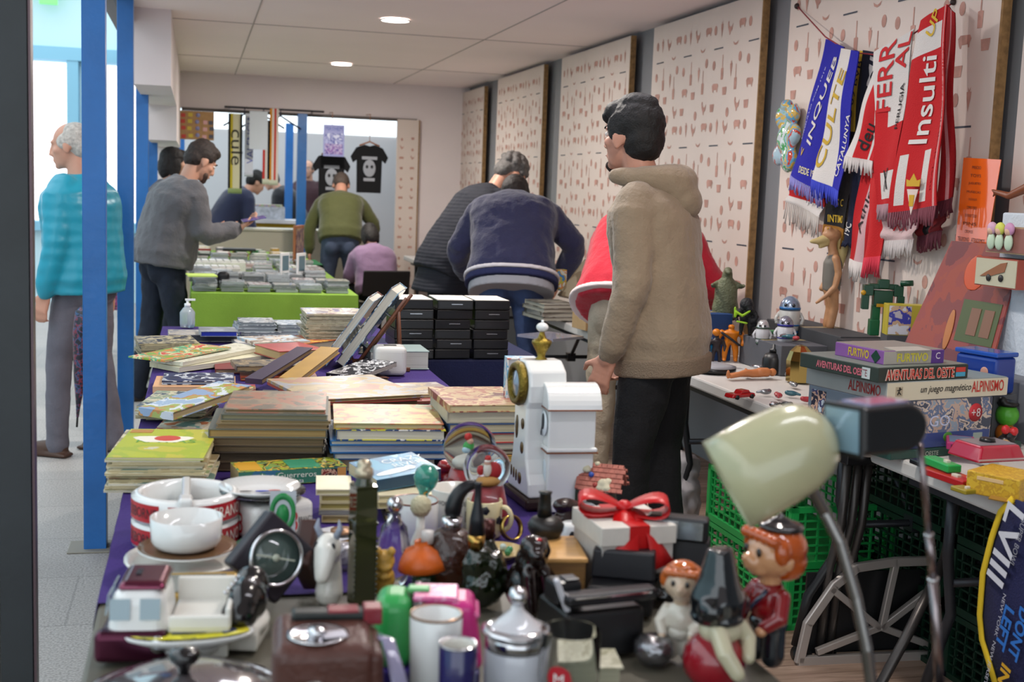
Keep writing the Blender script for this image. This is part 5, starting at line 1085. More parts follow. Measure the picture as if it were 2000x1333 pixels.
# instant cameras
def cam_a(label,px,py,rz,z=0,dy=.03,flash=True,frame=False,sc=1.0):
    c,k=G(px,py); t=thing('instant_camera',label,'camera',(c.x,c.y+dy,TT+z),R(rz)); t.scale=(sc,sc,sc)
    bm=mat('#121215',.35,var=.1,vs=30)
    b=MB(); b.box((0,0,.03),(.115,.12,.034),sx=.97); b.box((0,-.03,.012),(.115,.06,.022)); b.build('body',bm,t,bevel=.006,seg=3)
    b=MB(); b.box((0,.02,.072),(.112,.06,.05),sx=.96,sy=.8); b.build('viewfinder_hump',mat('#1a1a1f',.4),t,bevel=.005,seg=3)
    b=MB(); b.lathe([(0,0),(.02,0),(.021,.012),(.015,.014),(.012,.008),(0,.008)],28,tf=trs((-.01,-.062,.03),(R(90),0,0))); b.build('lens',blk,t)
    if flash:
        b=MB(); b.box((0,.0,.117),(.105,.035,.042)); b.build('flash_housing',mat('#141417',.3),t,bevel=.006,seg=3)
        b=MB(); b.box((0,-.0185,.117),(.088,.002,.03)); b.build('flash_reflector',mat('#a8b4bc',.12,metal=.8),t)
    if frame:
        b=MB(); b.box((-.058,0,.042),(.004,.118,.058)); b.build('white_frame',mat('#c5c4c8',.4),t,bevel=.002); b=MB(); b.box((-.02,.01,.0985),(.03,.02,.003)); b.build('shutter_plate',mat('#34353a',.3),t,bevel=.001)
    return t
cam_a('black folding instant camera lying behind the white framed one',1225,1200,-25,flash=False,sc=.95)
cam_a('black instant camera with flash head raised, beside the figurines',1338,1185,-28,dy=.05,sc=1.0)
c,k=G(1170,1290); t=thing('instant_camera','black instant camera with a pale side plate, nearest the glass tumbler','camera',(c.x,c.y+.05,TT),R(8))
b=MB(); b.box((0,0,.035),(.13,.12,.07),sx=1,sy=.85); b.build('body',mat('#101012',.35),t,bevel=.008,seg=4)
b=MB(); b.box((.01,-.04,.088),(.15,.03,.018)); b.build('front_bar',mat('#1c1c20',.25),t,bevel=.006,seg=3); b=MB(); b.box((.01,-.0555,.0925),(.125,.001,.0022)); b.build('chrome_line',chrome,t)
b=MB(); b.box((-.045,.005,.088),(.045,.05,.035),sy=.8); b.build('viewfinder',mat('#17171a',.3),t,bevel=.006); b=MB(); b.box((-.038,.0,.107),(.022,.024,.003)); b.build('shutter_plate',mat('#3a3b40',.3),t,bevel=.001)
b=MB(); b.box((-.058,-.035,.075),(.008,.012,.095),rot=(0,R(-22),0)); b.build('white_plate',mat('#bfc0c6',.3),t,bevel=.003,seg=3)
# green and pink toy camera
c=P(868,1300,T+.07); t=thing('toy_camera','bright green and pink plastic toy camera with glitter stickers','toy camera',(c.x,c.y+.13,TT),R(-12))
b=MB(); b.box((-.045,0,.07),(.055,.10,.10),sx=.95,sy=.72); b.build('green_end',mat('#2f9c4e',.3,coat=.3),t,bevel=.02,seg=5)
b=MB(); b.box((.03,0,.068),(.10,.092,.094),sx=.7,sy=.75); b.build('pink_body',mat('#c4287c',.3,coat=.3),t,bevel=.012,seg=4)
b=MB(); b.box((.012,.0,.117),(.062,.062,.008)); b.box((.053,-.0,.104),(.045,.062,.008),rot=(0,R(32),0)); b.build('glitter_panel',art(['#cf5c94','#d8709e','#c9508c','#e0a0c0'],11,90,.25),t,bevel=.003)
b=MB(); b.box((-.012,0,.1225),(.03,.02,.006)); b.build('latch',mat('#5fae6c',.35),t,bevel=.002)
b=MB(); b.box((0,0,.012),(.15,.105,.024)); b.build('blue_base',mat('#2a1c6a',.35),t,bevel=.005)
# front mugs, jar, tumbler
t,r,h=mug('tall white tankard with a gold rim at the front edge',852,1400,52,190,porc,.02,None,mat('#8f6a4c',.25,metal=.7),1.08)
t,r,h=mug('small dark blue cup with white inside at the front edge',880,1420,37,178,mat('#1b1850',.12,coat=.6),-.03,None,chrome,1.1)
b=MB(); b.ring([(r-.0035,h-.004),(r-.0030,h-.0008),(r*.8,.012),(r*.78,.012)],36); b.build('white_lining',porw,t)
c,k=G(1010,1400); q=k
t=lathe_thing('lidded_jar','white porcelain jar with silver bands and a mirrored ball knob','jar',(c.x,c.y+.02,TT),[('jar_body',mat('#b9bcc4',.15,coat=.5,var=.06,vs=30),[(0,0),(.036,0),(.040,.01),(.042,.06),(.041,.085),(.038,.09),(0,.09)]),('silver_band',chrome,[(.0412,.082),(.0405,.092),(.040,.1),(.038,.1),(.038,.082)]),
  ('lid',mat('#c4c4c8',.15,coat=.5),[(0,.100),(.040,.100),(.044,.103),(.043,.108),(.03,.112),(.02,.122),(.009,.132),(.007,.138),(0,.138)]),('lid_rim',chrome,[(.036,.1045),(.046,.103),(.0465,.1065),(.036,.1105)]),('knob',chrome,[(0,.136),(.006,.137),(.0125,.146),(.0128,.153),(.009,.161),(0,.1635)])])
c,k=G(1120,1430); t=thing('glass_tumbler','clear glass tumbler with a red printed emblem','glass',(c.x,c.y+.03,TT)); r=.040
b=MB(); b.ring([(.030,0),(.034,.005),(r,.06),(r*.985,.118),(r*.985-.0012,.119),(r*.985-.0022,.118),(r-.0025,.06),(.031,.01),(.0001,.008),(.0001,0)],44); b.build('glass_body',mat('#f4f6f6',.01,trans=1,ior=1.12),t)
b=MB(); n=12; vs=[];fs=[]
for i in range(n+1):
    a=R(-150)+R(48)*i/n; hh=.017*math.sqrt(max(0,1-((i-n/2)/(n/2))**2)); vs+= [((r+.0005)*math.cos(a),(r+.0005)*math.sin(a),.066-hh),((r+.0005)*math.cos(a),(r+.0005)*math.sin(a),.066+hh)]
for i in range(n): fs.append((2*i,2*i+2,2*i+3,2*i+1))
b.add(vs,fs); b.build('emblem',mat('#a81c28',.4),t); text('M',.014,mat('#dcdcd8',.4),t,None,fn=cyl2(r+.0012,R(-126),.066))
slab('cream stone-patterned small book at the front edge under the tumbler',(1085,1360,1215,1360),TT,.07,.04,art(['#a8a48c','#b8b49c','#969278'],44,60),'#a8a48c',name='small_book')
# figurines
def doll(label,px,py,rz,H,cols,kind):
    c=PY(px,py,1.60 if kind!='small' else 1.63); t=thing('figurine',label,'figurine',(c.x,c.y,TT),R(rz)); s=H/.22; hairc,skin,shirt,pants,hat=cols
    S=lambda v:tuple(x*s for x in v)
    gl_=lambda c_: mat(c_,.12,coat=.6)
    b=MB(); b.ball(S((0,0,.168)),S((.042,.040,.036)),n=24); b.ball(S((0,-.034,.158)),S((.016,.018,.014))); b.ball(S((0,-.045,.165)),S((.009,.010,.009))); b.ball(S((-.04,-.0,.162)),S((.006,.009,.012))); b.ball(S((.04,-.0,.162)),S((.006,.009,.012))); b.limb([S((0,0,.14)),S((0,0,.115))],[.018*s,.016*s]); b.ball(S((0,-.026,.148)),S((.02,.014,.012))); b.build('head',gl_(skin),t,vox=.003*s,smooth=2)
    b=MB(); b.ball(S((0,.012,.178)),S((.046,.040,.036)),n=24); b.ball(S((0,.02,.158)),S((.043,.033,.034)))
    for i in range(5): b.ball(S((-.03+.015*i,-.024,.196)),S((.012,.012,.010)))
    b.ball(S((-.036,-.010,.178)),S((.012,.014,.02))); b.ball(S((.036,-.010,.178)),S((.012,.014,.02))); b.build('hair',gl_(hairc),t,vox=.003*s,smooth=1)
    b=MB()
    if kind=='beret': b.ball(S((.0,.014,.208)),S((.036,.034,.010)),n=24); b.ball(S((0,.012,.214)),S((.018,.018,.010))); b.limb([S((0,.012,.22)),S((0,.012,.228))],[.004*s,.003*s])
    else: b.ball(S((0,.0,.204)),S((.03,.03,.014)),n=24)
    b.build('hat',gl_(hat),t,vox=.003*s,smooth=2)
    b=MB(); b.ball(S((0,0,.09)),S((.034,.028,.036)),n=20); b.limb([S((.03,0,.108)),S((.042,-.012,.08)),S((.03,-.03,.066))],[.013*s,.013*s,.011*s]); b.limb([S((-.03,0,.108)),S((-.044,-.012,.08)),S((-.034,-.026,.062))],[.013*s,.013*s,.011*s]); b.ball(S((0,0,.118)),S((.022,.02,.008))); b.build('shirt',gl_(shirt),t,vox=.003*s,smooth=2)
    b=MB(); b.ball(S((.03,-.036,.06)),S((.009,.009,.008))); b.build('hand',gl_(skin),t); b=MB(); b.ball(S((-.034,-.032,.056)),S((.009,.009,.008))); b.build('hand',gl_(skin),t)
    b=MB(); b.ball(S((0,0,.06)),S((.033,.028,.02))); b.limb([S((.016,0,.055)),S((.018,-.002,.012))],[.017*s,.018*s]); b.limb([S((-.016,0,.055)),S((-.018,-.002,.012))],[.017*s,.018*s]); b.build('trousers',gl_(pants),t,vox=.003*s,smooth=2)
    if kind=='beret': b=MB(); b.tube([S((.02,-.022,.118)),S((0,-.032,.09)),S((-.028,-.02,.066))],.004*s,n=8,flat=.5); b.build('strap',gl_('#1c2c44'),t)
    for sx in (-1,1): b=MB(); b.ball(S((sx*.015,-.0375,.176)),S((.005,.003,.007))); b.build('eye',gl_('#1a1614'),t)
    return t
doll('red-haired child figurine in black beret and red shirt, the tallest figurine',1492,1333,-78,.215,('#a84a14','#c08c64','#7c1218','#101820','#101114'),'beret')
doll('small red-haired figurine with red tie between camera and hooded figure',1322,1330,-30,.15,('#b0581c','#bda68e','#c9c2b4','#b9b4a8','#b0581c'),'small')
c=PY(1392,1333,1.55); t=thing('figurine','seated figurine under a glossy black hooded cape, red skirt','figurine',(c.x,c.y,TT),R(25))
b=MB(); b.loft([((0,0,.095),(.034,0,0),(0,.036,0)),((0,0,.12),(.038,0,0),(0,.038,0)),((0,0,.145),(.028,0,0),(0,.028,0)),((0,.0,.175),(.022,0,0),(0,.02,0)),((0,0,.19),(.019,0,0),(0,.015,0))]); b.ball((0,0,.092),(.04,.04,.014)); b.ball((.03,-.01,.11),(.018,.02,.02)); b.ball((-.028,-.012,.108),(.018,.02,.02)); b.build('hooded_cape',mat('#0c1014',.1,coat=.8),t,vox=.003,smooth=2)
b=MB(); b.ball((0,-.008,.075),(.034,.03,.022)); b.limb([(-.02,-.02,.08),(-.03,-.045,.055),(-.02,-.06,.03)],[.014,.013,.011]); b.limb([(.024,-.02,.08),(.036,-.03,.06),(.02,-.045,.04)],[.013,.012,.01]); b.build('blouse',mat('#b9b296',.2,coat=.5),t,vox=.003,smooth=2)
b=MB(); b.ball((0,0,.028),(.048,.044,.045)); b.build('skirt',mat('#8c1020',.15,coat=.6),t); 
c=PY(1275,1300,1.62); lathe_thing('metal_pot','small dented silvery pot at the front edge beside the figurines','pot',(c.x,c.y,TT),[('pot_body',mat('#8a8a8e',.2,metal=.9,bump=.5,bs=60),[(0,0),(.02,0),(.03,.015),(.028,.03),(.02,.038),(0,.04)])])
# desk lamps
t0=PY(1700,1340,1.34); zb=T
t=thing('desk_lamp','cream bell-shaped desk lamp on a ribbed metal gooseneck','lamp',(t0.x,t0.y,TT))
def loc(px,py,Y): v=PY(px,py,Y); return v-V((t0.x,t0.y,TT))
pts=[loc(1702,1340,1.34),loc(1693,1270,1.34),loc(1672,1170,1.35),loc(1640,1060,1.36),loc(1610,1000,1.37),loc(1585,955,1.365),loc(1578,930,1.36)]
pts=[V((pts[0].x,pts[0].y,.02))]+pts
fine=[]
for i in range(len(pts)-1):
    for k_ in range(24): fine.append(pts[i].lerp(pts[i+1],k_/24))
fine.append(pts[-1]); rr=[.0074+(.0009 if i%2 else -.0004) for i in range(len(fine))]
b=MB(); b.tube(fine,rr,n=14); b.build('gooseneck',mat('#8c8a88',.25,metal=1),t)
b=MB(); b.lathe([(0,0),(.07,0),(.07,.008),(.055,.018),(.012,.024),(.01,.04),(0,.04)],40); b.build('base',mat('#b8b8ac',.3,coat=.3),t)
top_=loc(1622,838,1.345); mouth=loc(1418,948,1.375); ax=(mouth-top_); Ls=ax.length; ax.normalize()
M_=ax.to_track_quat('Z','Y').to_matrix().to_4x4(); M_=MX.Translation(top_)@M_
b=MB(); pr=[(0.0,-.004),(.020,.0),(.038,.010),(.050,.026),(.057,.048),(.060,.08),(.0605,.11),(.0600,Ls)]
b.ring(pr+[(x-.0016,z) for x,z in reversed(pr[1:])]+[(0.0,-.004)],56,tf=M_); b.build('lamp_shade',mat('#aeab88',.22,coat=.5,var=.03,vs=20),t)
t0=PY(1830,1340,1.38)
t=thing('telescopic_lamp','black box-shaped reading lamp on a telescopic chrome rod','lamp',(t0.x,t0.y,TT))
j=loc(1797,868,1.34); b0=loc(1842,1340,1.38)
b=MB(); b.tube([V((b0.x,b0.y,.01)),b0.lerp(j,.46)],.0062); b.tube([b0.lerp(j,.45),b0.lerp(j,.64)],.0052); b.tube([b0.lerp(j,.63),j],.0042); b.build('rod',mat('#8a7f80',.2,metal=1),t)
b=MB(); b.tube([b0.lerp(j,.452),b0.lerp(j,.462)],.0074); b.tube([b0.lerp(j,.635),b0.lerp(j,.645)],.0062); b.build('collar',chrome,t)
b=MB(); b.lathe([(0,0),(.05,0),(.05,.014),(0,.018)],32,tf=trs((b0.x,b0.y,0))); b.build('base',blk,t)
hc=loc(1712,832,1.34); HMx=MX.Translation(hc)@Euler((R(-3),R(-2),R(12))).to_matrix().to_4x4()
b=MB(); n=10; hw_,hh,dd=.030,.030,.052
prof=[(-dd,-hh),(.02,-hh)]+[(.02+.034*math.sin(PI*i/12),-hh*math.cos(PI*i/12)) for i in range(1,12)]+[(.02,hh),(-dd,hh)]
b.prism(prof,.07,0,HMx@trs((0,.035,0),(R(90),0,0))); b.build('head_shell',mat('#0d0d0f',.3,coat=.3),t,bevel=.008,seg=4)
b=MB(); b.box((-dd-.001,0,0),(.004,.072,.064),0,tf=HMx); b.build('front_frame',mat('#15161a',.3),t,bevel=.002)
b=MB(); b.box((-dd-.003,0,0),(.002,.060,.052),tf=HMx); b.build('reflector',mat('#86a6ba',.12,coat=.8,metal=.3),t)
b=MB(); b.box((-.004,-.002,hh+.001),(.064,.050,.003),tf=HMx); b.build('chrome_strip',mat('#b0a8c8',.08,metal=.6),t,bevel=.001)  # violet-white tint puts the tube-light highlight into the strip's colour
# ---------- scarves and things on the right wall ----------
def scarf(label,pts,X,bands,texts,fringe,fl=.05,wav=.012,n=(14,40),name='scarf'):
    """pts: pixel corners top-left, top-right, bottom-right, bottom-left on the plane x = X"""
    q=[PX(a,b_,X) for a,b_ in pts]; t=thing(name,label,'scarf',(X,q[0].y,q[0].z)); o=V((X,q[0].y,q[0].z)); sd=hash(label)%97*.37
    sd=sum(map(ord,label))*.13
    def f(u,v,off=0):
        a=q[0].lerp(q[1],u); c=q[3].lerp(q[2],u); p=a.lerp(c,v)-o
        return V((-.004-off+wav*math.sin(u*5+sd+v*3)*(.35+.65*v)+.006*math.sin(v*9+sd),p.y,p.z))
    W_=(q[1]-q[0]).length*.5+(q[2]-q[3]).length*.5; H_=((q[3]-q[0]).length+(q[2]-q[1]).length)/2
    cols=[]; b=MB(); nu,nv=n
    for s_ in (0,1):
        vs=[f(i/nu,j/nv,-.004*s_) for i in range(nu+1) for j in range(nv+1)]; fs=[]
        for i in range(nu):
            for j in range(nv): a=i*(nv+1)+j; fs.append((a,a+1,a+nv+2,a+nv+1) if not s_ else (a,a+nv+1,a+nv+2,a+1))
        base=len(b.f); b.add(vs,fs,0,True)
        for kx in range(len(fs)):
            i,j=divmod(kx,nv); uu,vv=(i+.5)/nu,(j+.5)/nv
            for u0,u1,v0,v1,c in bands:
                if u0<=uu<=u1 and v0<=vv<=v1:
                    if c not in cols: cols.append(c)
                    b.m[base+kx]=cols.index(c)
    b.build('knit',[mat(c,.9,bump=.4,bs=300) for c in cols],t)
    b=MB(); nf=26
    for i in range(nf):
        u=(i+.5)/nf; p=f(u,1); dx=.3*(rng.random()-.5)*.02; l=fl*(.8+.4*rng.random())
        b.tube([p,p+V((-.002+dx,dx,-l*.5)),p+V((dx*2,-dx*2,-l))],.0034,n=5)
    b.build('fringe',mat(fringe,.95),t)
    for s_,u,v,h,w_,rot,c in texts:
        cr,sr=math.cos(R(rot)),math.sin(R(rot))
        fn=lambda x,y,z_: f(u+(x*cr-y*sr)/W_, v-(x*sr+y*cr)/H_, .0035)
        text(s_,h,mat(c,.8),t,None,width=w_,fn=fn,bold=.01)
    return t
BL='#20209a'; RD='#b8141c'; WH='#cfcac6'; BK='#111116'; YE='#c9a62c'
scarf('low red and white scarf end with a thick white fringe, leftmost',((1548,360),(1612,372),(1608,425),(1540,395)),2.60,[(0,1,0,.62,RD),(0,1,.62,1,WH)],[],'#bdb6b0',.085)
scarf('blue scarf lettered INQUEB with a crest, leftmost of the row',((1612,76),(1650,92),(1606,380),(1548,342)),2.56,[(0,1,0,1,BL),(.92,1,0,1,'#16167a')],[('INQUEB',.55,.40,.048,.40,78,WH),('ORGULLO SOM 1919',.16,.45,.012,.34,78,'#a8a8d8'),('DESDE 1919',.5,.91,.03,.115,6,'#d8cfa0'),('V',.18,.80,.035,.03,0,YE)],'#8a88c8',.06)
scarf('white and gold scarf with a blue edge lettered CATALUNYA',((1640,94),(1676,100),(1642,374),(1594,350)),2.52,[(0,.66,0,1,WH),(.66,1,0,1,BL)],[('CULTE',.30,.52,.062,.42,80,'#b8962a'),('CATALUNYA',.83,.68,.026,.26,80,WH)],'#3a46b8',.065)
scarf('black and yellow scarf end lettered INTIMO with gold fringe',((1668,98),(1690,100),(1656,448),(1616,438)),2.60,[(0,1,0,1,BK),(.42,.78,0,.45,YE)],[('BVB 09 BVB',.6,.26,.03,.30,82,BK),('INTIMO',.5,.955,.032,.095,5,YE),('S C',.5,.86,.03,.04,5,YE)],'#8a5c1c',.07)
scarf('navy and white scarf with tall letters running up it',((1688,98),(1716,103),(1668,475),(1646,470)),2.585,[(0,1,0,1,'#161c34')],[('QUILMI',.55,.30,.055,.42,83,WH),('19C',.5,.93,.035,.05,80,WH)],'#161c34',.02)
scarf('red scarf end with black script and white edge, hanging lowest',((1700,240),(1740,250),(1692,515),(1654,505)),2.57,[(0,1,0,1,RD),(.4,.85,.15,1,'#c9a0a4')],[('Athletic',.62,.55,.05,.26,82,BK)],'#cfc8c4',.07)
scarf('plain bright red scarf end with pink fringe',((1710,220),(1742,230),(1716,500),(1690,505)),2.545,[(0,1,0,1,'#c01c20')],[],'#c8384a',.07)
scarf('red and white scarf with black script and white fringe',((1708,120),(1745,130),(1706,315),(1658,305)),2.535,[(0,1,0,1,RD),(0,.25,0,1,WH),(.7,.8,0,1,WH)],[('deu',.55,.76,.06,.11,75,BK)],'#cbc5c2',.055)
scarf('white over red scarf lettered FERR in red outline letters',((1712,102),(1788,56),(1748,398),(1710,400)),2.52,[(0,1,0,.38,WH),(0,1,.38,1,RD),(.35,1,.38,.52,WH),(.2,1,.8,.97,WH)],[('FERR',.32,.20,.075,.26,82,RD),('AL',.78,.10,.07,.12,78,RD),('PERUGIA',.78,.42,.03,.16,84,BK),('X',.55,.85,.08,.07,5,BK)],'#9c7c84',.055,n=(20,60))
scarf('big red scarf with white script, white bars and a gold crest',((1800,40),(1850,8),(1838,402),(1738,416)),2.47,[(0,1,0,1,'#b8121a'),(0,.86,.06,.20,WH),(.10,.24,.70,.96,WH),(.60,.76,.70,.96,WH),(.90,.95,0,1,'#cf8c8c')],[('Insulti',.50,.44,.095,.30,82,WH),('UP',.6,.06,.06,.09,60,YE),('REAL SPORTING DE GIJON',.93,.55,.012,.5,86,'#b8121a')],'#7c4450',.06,n=(24,60))
cr=[o for o in bpy.data.objects if o.name.startswith('scarf')and o.type=='EMPTY'][-1]
ct=PX(1786,370,2.455)-V(cr.location)
b=MB(); b.prism([(-.035,.0),(.035,.0),(.0,-.09)],.002,0,MX.Translation(ct+V((-.006,0,0)))@MX(((0,0,-1,0),(-1,0,0,0),(0,1,0,0),(0,0,0,1)))); 
b.prism([(-.04,.01),(.04,.01),(.044,.035),(.022,.03),(.0,.055),(-.022,.03),(-.044,.035)],.002,1,MX.Translation(ct+V((-.006,0,0)))@MX(((0,0,-1,0),(-1,0,0,0),(0,1,0,0),(0,0,0,1))))
b.prism([(-.012,-.06),(.012,-.06),(.016,-.02),(-.016,-.02)],.003,1,MX.Translation(ct+V((-.007,0,0)))@MX(((0,0,-1,0),(-1,0,0,0),(0,1,0,0),(0,0,0,1))))
b.build('crest',[mat('#d0c0b8',.8),mat('#c09a28',.8)],cr)
scarf('dark red scarf edge-on at the right end of the cord',((1846,8),(1866,25),(1858,385),(1832,400)),2.56,[(0,1,0,1,'#a0141c'),(.55,.7,0,1,'#c98c90')],[],'#5c2430',.05)
scarf('pale pink scarf end with red marks and white fringe',((1730,425),(1795,425),(1790,468),(1722,470)),2.56,[(0,1,0,1,'#d0b4b4')],[('XX',.5,.3,.05,.1,0,RD)],'#c9c2c0',.06)
scarf('dark red and black scarf end under the big red scarf',((1792,425),(1850,415),(1845,450),(1790,462)),2.58,[(0,1,0,1,'#801820'),(.25,.45,0,1,BK)],[],'#6c3440',.06)
a_=PX(1557,12,2.62); c_=PX(1862,4,2.62); t=thing('clothesline','thin red cord strung across the wallboard carrying the scarves','cord',(0,0,0))
b=MB(); b.tube([a_,PX(1612,72,2.56),PX(1660,102,2.56),PX(1720,108,2.56),PX(1790,62,2.53),c_],.003,n=6); b.build('cord_line',mat('#8c2430',.6),t)
b=MB(); b.ball(a_,.014,n=10); b.ball(c_,.012,n=10); b.build('hook',mat('#2a1c1a',.5),t)
# foil balloon
c=PX(1537,272,2.58); t=thing('foil_balloon','small flat foil balloon with colourful print left of the scarves','balloon',c,rot=(0,0,R(-90)))
b=MB(); 
for x,z,r in ((0,.0,.085),(-.05,.10,.055),(.045,.11,.045),(-.06,-.07,.05),(.03,-.09,.06),(.06,.02,.05),(-.02,.15,.03)): b.ball((x,0,z),(r,.03,r),n=20)
b.build('foil',art(['#9fb8c4','#b8402c','#5a9cc0','#c9a64a','#8fb0bc','#4c9a58','#c0ccd0'],12,9,.12),t,vox=.006,smooth=4)
# orange notice
q=[PX(*p,2.55) for p in ((1882,308),(1955,312),(1925,492),(1865,484))]; o=V((2.55,q[0].y,q[0].z)); t=thing('orange_notice','orange laminated notice with lines of print hanging right of the scarves','notice',o)
b=MB(); b.add([p-o for p in q]+[p-o+V((.002,0,0)) for p in q],[(0,3,2,1),(4,5,6,7),(0,1,5,4),(1,2,6,5),(2,3,7,6),(3,0,4,7)]); b.build('sheet',mat('#e2601c',.15,coat=.8),t)
for i,s_ in enumerate(('PRECIO','TOYS','JUGUETES','MUÑECAS','COCHES DE HOJALATA','COMPRO TEBEOS','SE VENDE TODO','PINS','CROMOS','TELEFONO   ATENDEMOS')):
    v=.1+.088*i; a=(q[0].lerp(q[3],v)); c=(q[1].lerp(q[2],v)); L=(c-a).length; uu=.4 if i<9 else .5; m=a.lerp(c,uu)-o
    ux=(c-a).normalized(); uy=V((0,0,1)); text(s_,.010 if i<9 else .014,mat('#5c2a1c',.6),t,None,width=L*(.25+.05*(i%4)) if i<9 else L*.85,fn=lambda x,y,z_,m=m: m+ux*x+uy*y+V((-.0015,0,0)))
# things above: doll arm, toy boxes, styrofoam
def wallbox(label,pts,X,d,cover,name='toy_box',cat='box',side='#a88c6c'):
    q=[PX(a,b_,X) for a,b_ in pts]; o=V((X,q[3].y,q[3].z)); w_=(q[2]-q[3]).length; h_=((q[0]-q[3]).length+(q[1]-q[2]).length)/2
    t=thing(name,label,cat,o,R(-90)); b=MB(); b.box((w_/2,d/2,h_/2),(w_,d,h_)); b.build('box_body',mat(side,.5),t); b=MB(); b.box((w_/2,-.0012,h_/2),(w_-.008,.0024,h_-.008)); b.build('box_front',cover,t); return t,w_,h_
t,w_,h_=wallbox('clear-fronted box with three pastel-haired dolls at the right edge',((1925,440),(2012,440),(2012,492),(1925,492)),2.40,.1,mat('#8c5c54',.3),'doll_box')
for i,(x,cc) in enumerate(((.04,'#c9a0b8'),(.08,'#c8cc58'),(.125,'#c08cb0'))):
    b=MB(); b.ball((x,-.012,.075),(.02,.012,.02),0); b.ball((x,-.016,.068),(.013,.010,.013),1); b.ball((x,-.012,.035),(.017,.01,.026),2); b.build('doll',[mat(cc,.6),mat('#d0a890',.5),mat('#b9ccb4',.5)],t)
t,w_,h_=wallbox('small boxed toy aeroplane with red border at the right edge',((1903,500),(1985,502),(1985,560),(1903,556)),2.40,.08,mat('#b8b49c',.5),'plane_box',side='#9c4a3c')
b=MB(); b.prism([(.03,.03),(.06,.045),(.13,.075),(.16,.08),(.15,.05),(.09,.035)],.002,0,trs((0,-.003,0),(R(90),0,0))); b.lathe([(0,0),(.011,0),(.011,.003),(0,.003)],14,1,trs((.075,-.003,.028),(R(90),0,0))); b.lathe([(0,0),(.011,0),(.011,.003),(0,.003)],14,1,trs((.135,-.003,.03),(R(90),0,0))); b.build('plane_print',[mat('#8c5a3c',.5),mat('#222222',.5)],t)
pS_=PX(1960,640,2.36); b=MB(); b.box((0,0,0),(.05,.34,.62)); tag(b.build('styrofoam_slab',mat('#c3ccd6',.8,bump=.5,bs=60),loc=(2.5,PX(1950,640,2.5).y-.175,1.11),bevel=.006),'white styrofoam slab standing at the right picture edge','styrofoam')
b=MB(); b.box((0,0,0),(.14,.85,.01)); tag(b.build('wall_shelf',mat('#b8a488',.5),loc=(2.5,2.98,1.305)),'thin pale shelf carrying the doll box at the right edge','shelf')
q0=PX(1945,375,2.5); t=thing('wooden_toy','brown jointed wooden toy arm reaching in from the right edge','toy',q0)
b=MB(); b.limb([(0,0,0),(0,-.07,-.012),(0,-.14,.01),(0,-.2,.03)],[.008,.012,.015,.017]); b.limb([(0,0,0),(0,.02,.006)],[.007,.004]); b.limb([(0,-.005,0),(0,.012,-.014)],[.006,.004]); b.build('arm',mat('#7c4428',.4),t,vox=.004,smooth=2)
# ---------- boxed games ----------
G0=P(1722,900,T); ux=V((.976,.218,0)).normalized(); uyy=V((-.342,.94,0)).normalized(); GR=math.atan2(ux.y,ux.x)
def game(label,z,t_,w_,d_,front,side_,top,dx=0,dy=0,rr=0,name='board_game'):
    p=G0+ux*dx+V((-ux.y,ux.x,0))*dy; t=thing(name,label,'board game',(p.x,p.y,z),GR+R(rr)+R(0)); b=MB(); b.box((w_/2,d_/2,t_/2),(w_,d_,t_)); b.build('box_body',mat(side_,.5,var=.05,vs=10),t,bevel=.002)
    b=MB(); b.box((w_/2,-.0008,t_/2),(w_-.002,.0016,t_-.003)); b.build('front_face',front,t); b=MB(); b.box((w_/2,d_/2,t_+.0005),(w_-.004,d_-.004,.001)); b.build('box_top',top,t); return t
FP=(PI/2,0,0); SP=(PI/2,0,-PI/2)
g=game('green western game box with small print at the bottom of the pile',T+.001,.022,.50,.33,mat('#24443c',.4),'#27463e',mat('#24443c',.4),.02,-.01)
text('OESTE',.012,mat('#b8c0b0',.4),g,(.15,-.002,.011),FP); b=MB(); b.box((.42,-.0022,.011),(.03,.001,.016)); b.build('maker_mark',mat('#b03430',.4),g)
g=game('large game box with cartoon faces marked +8 under the cream box',T+.024,.135,.40,.31,art(['#8a9aa8','#b9a090','#5a6a88','#c8b8a8','#3a4254'],14,22,.3),'#6a7480',mat('#a8949c',.4))
b=MB(); b.box((.2,-.0022,.022),(.392,.001,.040)); b.build('blue_strip',mat('#3a4c84',.4),g); b=MB(); b.lathe([(0,0),(.026,0),(.026,.001),(0,.001)],24,tf=trs((.335,-.0022,.092),FP)); b.build('age_mark',mat('#b02830',.4),g); text('+8',.024,mat(WH,.4),g,(.335,-.004,.092),FP); text('GO',.03,mat('#c0c8e0',.4),g,(.20,-.0025,.075),FP,width=.075)
b=MB(); b.ball((.235,-.003,.028),(.018,.001,.014)); b.build('small_emblem',mat('#4a8a34',.4),g); text('SUPERJUEGO',.007,mat('#1c2040',.4),g,(.235,-.003,.008),FP); b=MB(); b.box((.35,-.0032,.024),(.035,.001,.02)); b.build('label_patch',mat('#9aa8a0',.5),g)
text('DRAGON',.045,mat('#c9c42a',.4),g,(-.0005,.16,.075),SP,width=.10); text('BALL',.045,mat('#b81c24',.4),g,(-.0005,.075,.07),SP,width=.055); b=MB(); b.box((-.0006,.265,.075),(.001,.06,.10)); b.build('portrait_panel',art(['#bcc8d0','#3a3c60','#c09a84','#2a2a38'],15,30),g)
b=MB(); b.box((-.0004,.155,.025),(.001,.26,.03)); b.build('lower_strip',art(['#3a6a94','#c8a03c','#2c3c5c'],16,40),g)
g=game('cream game box lettered un juego magnético ALPINISMO',T+.160,.052,.455,.325,mat('#c9c1aa',.5),'#8f918e',mat('#7c8a8c',.5),-.002,-.002)
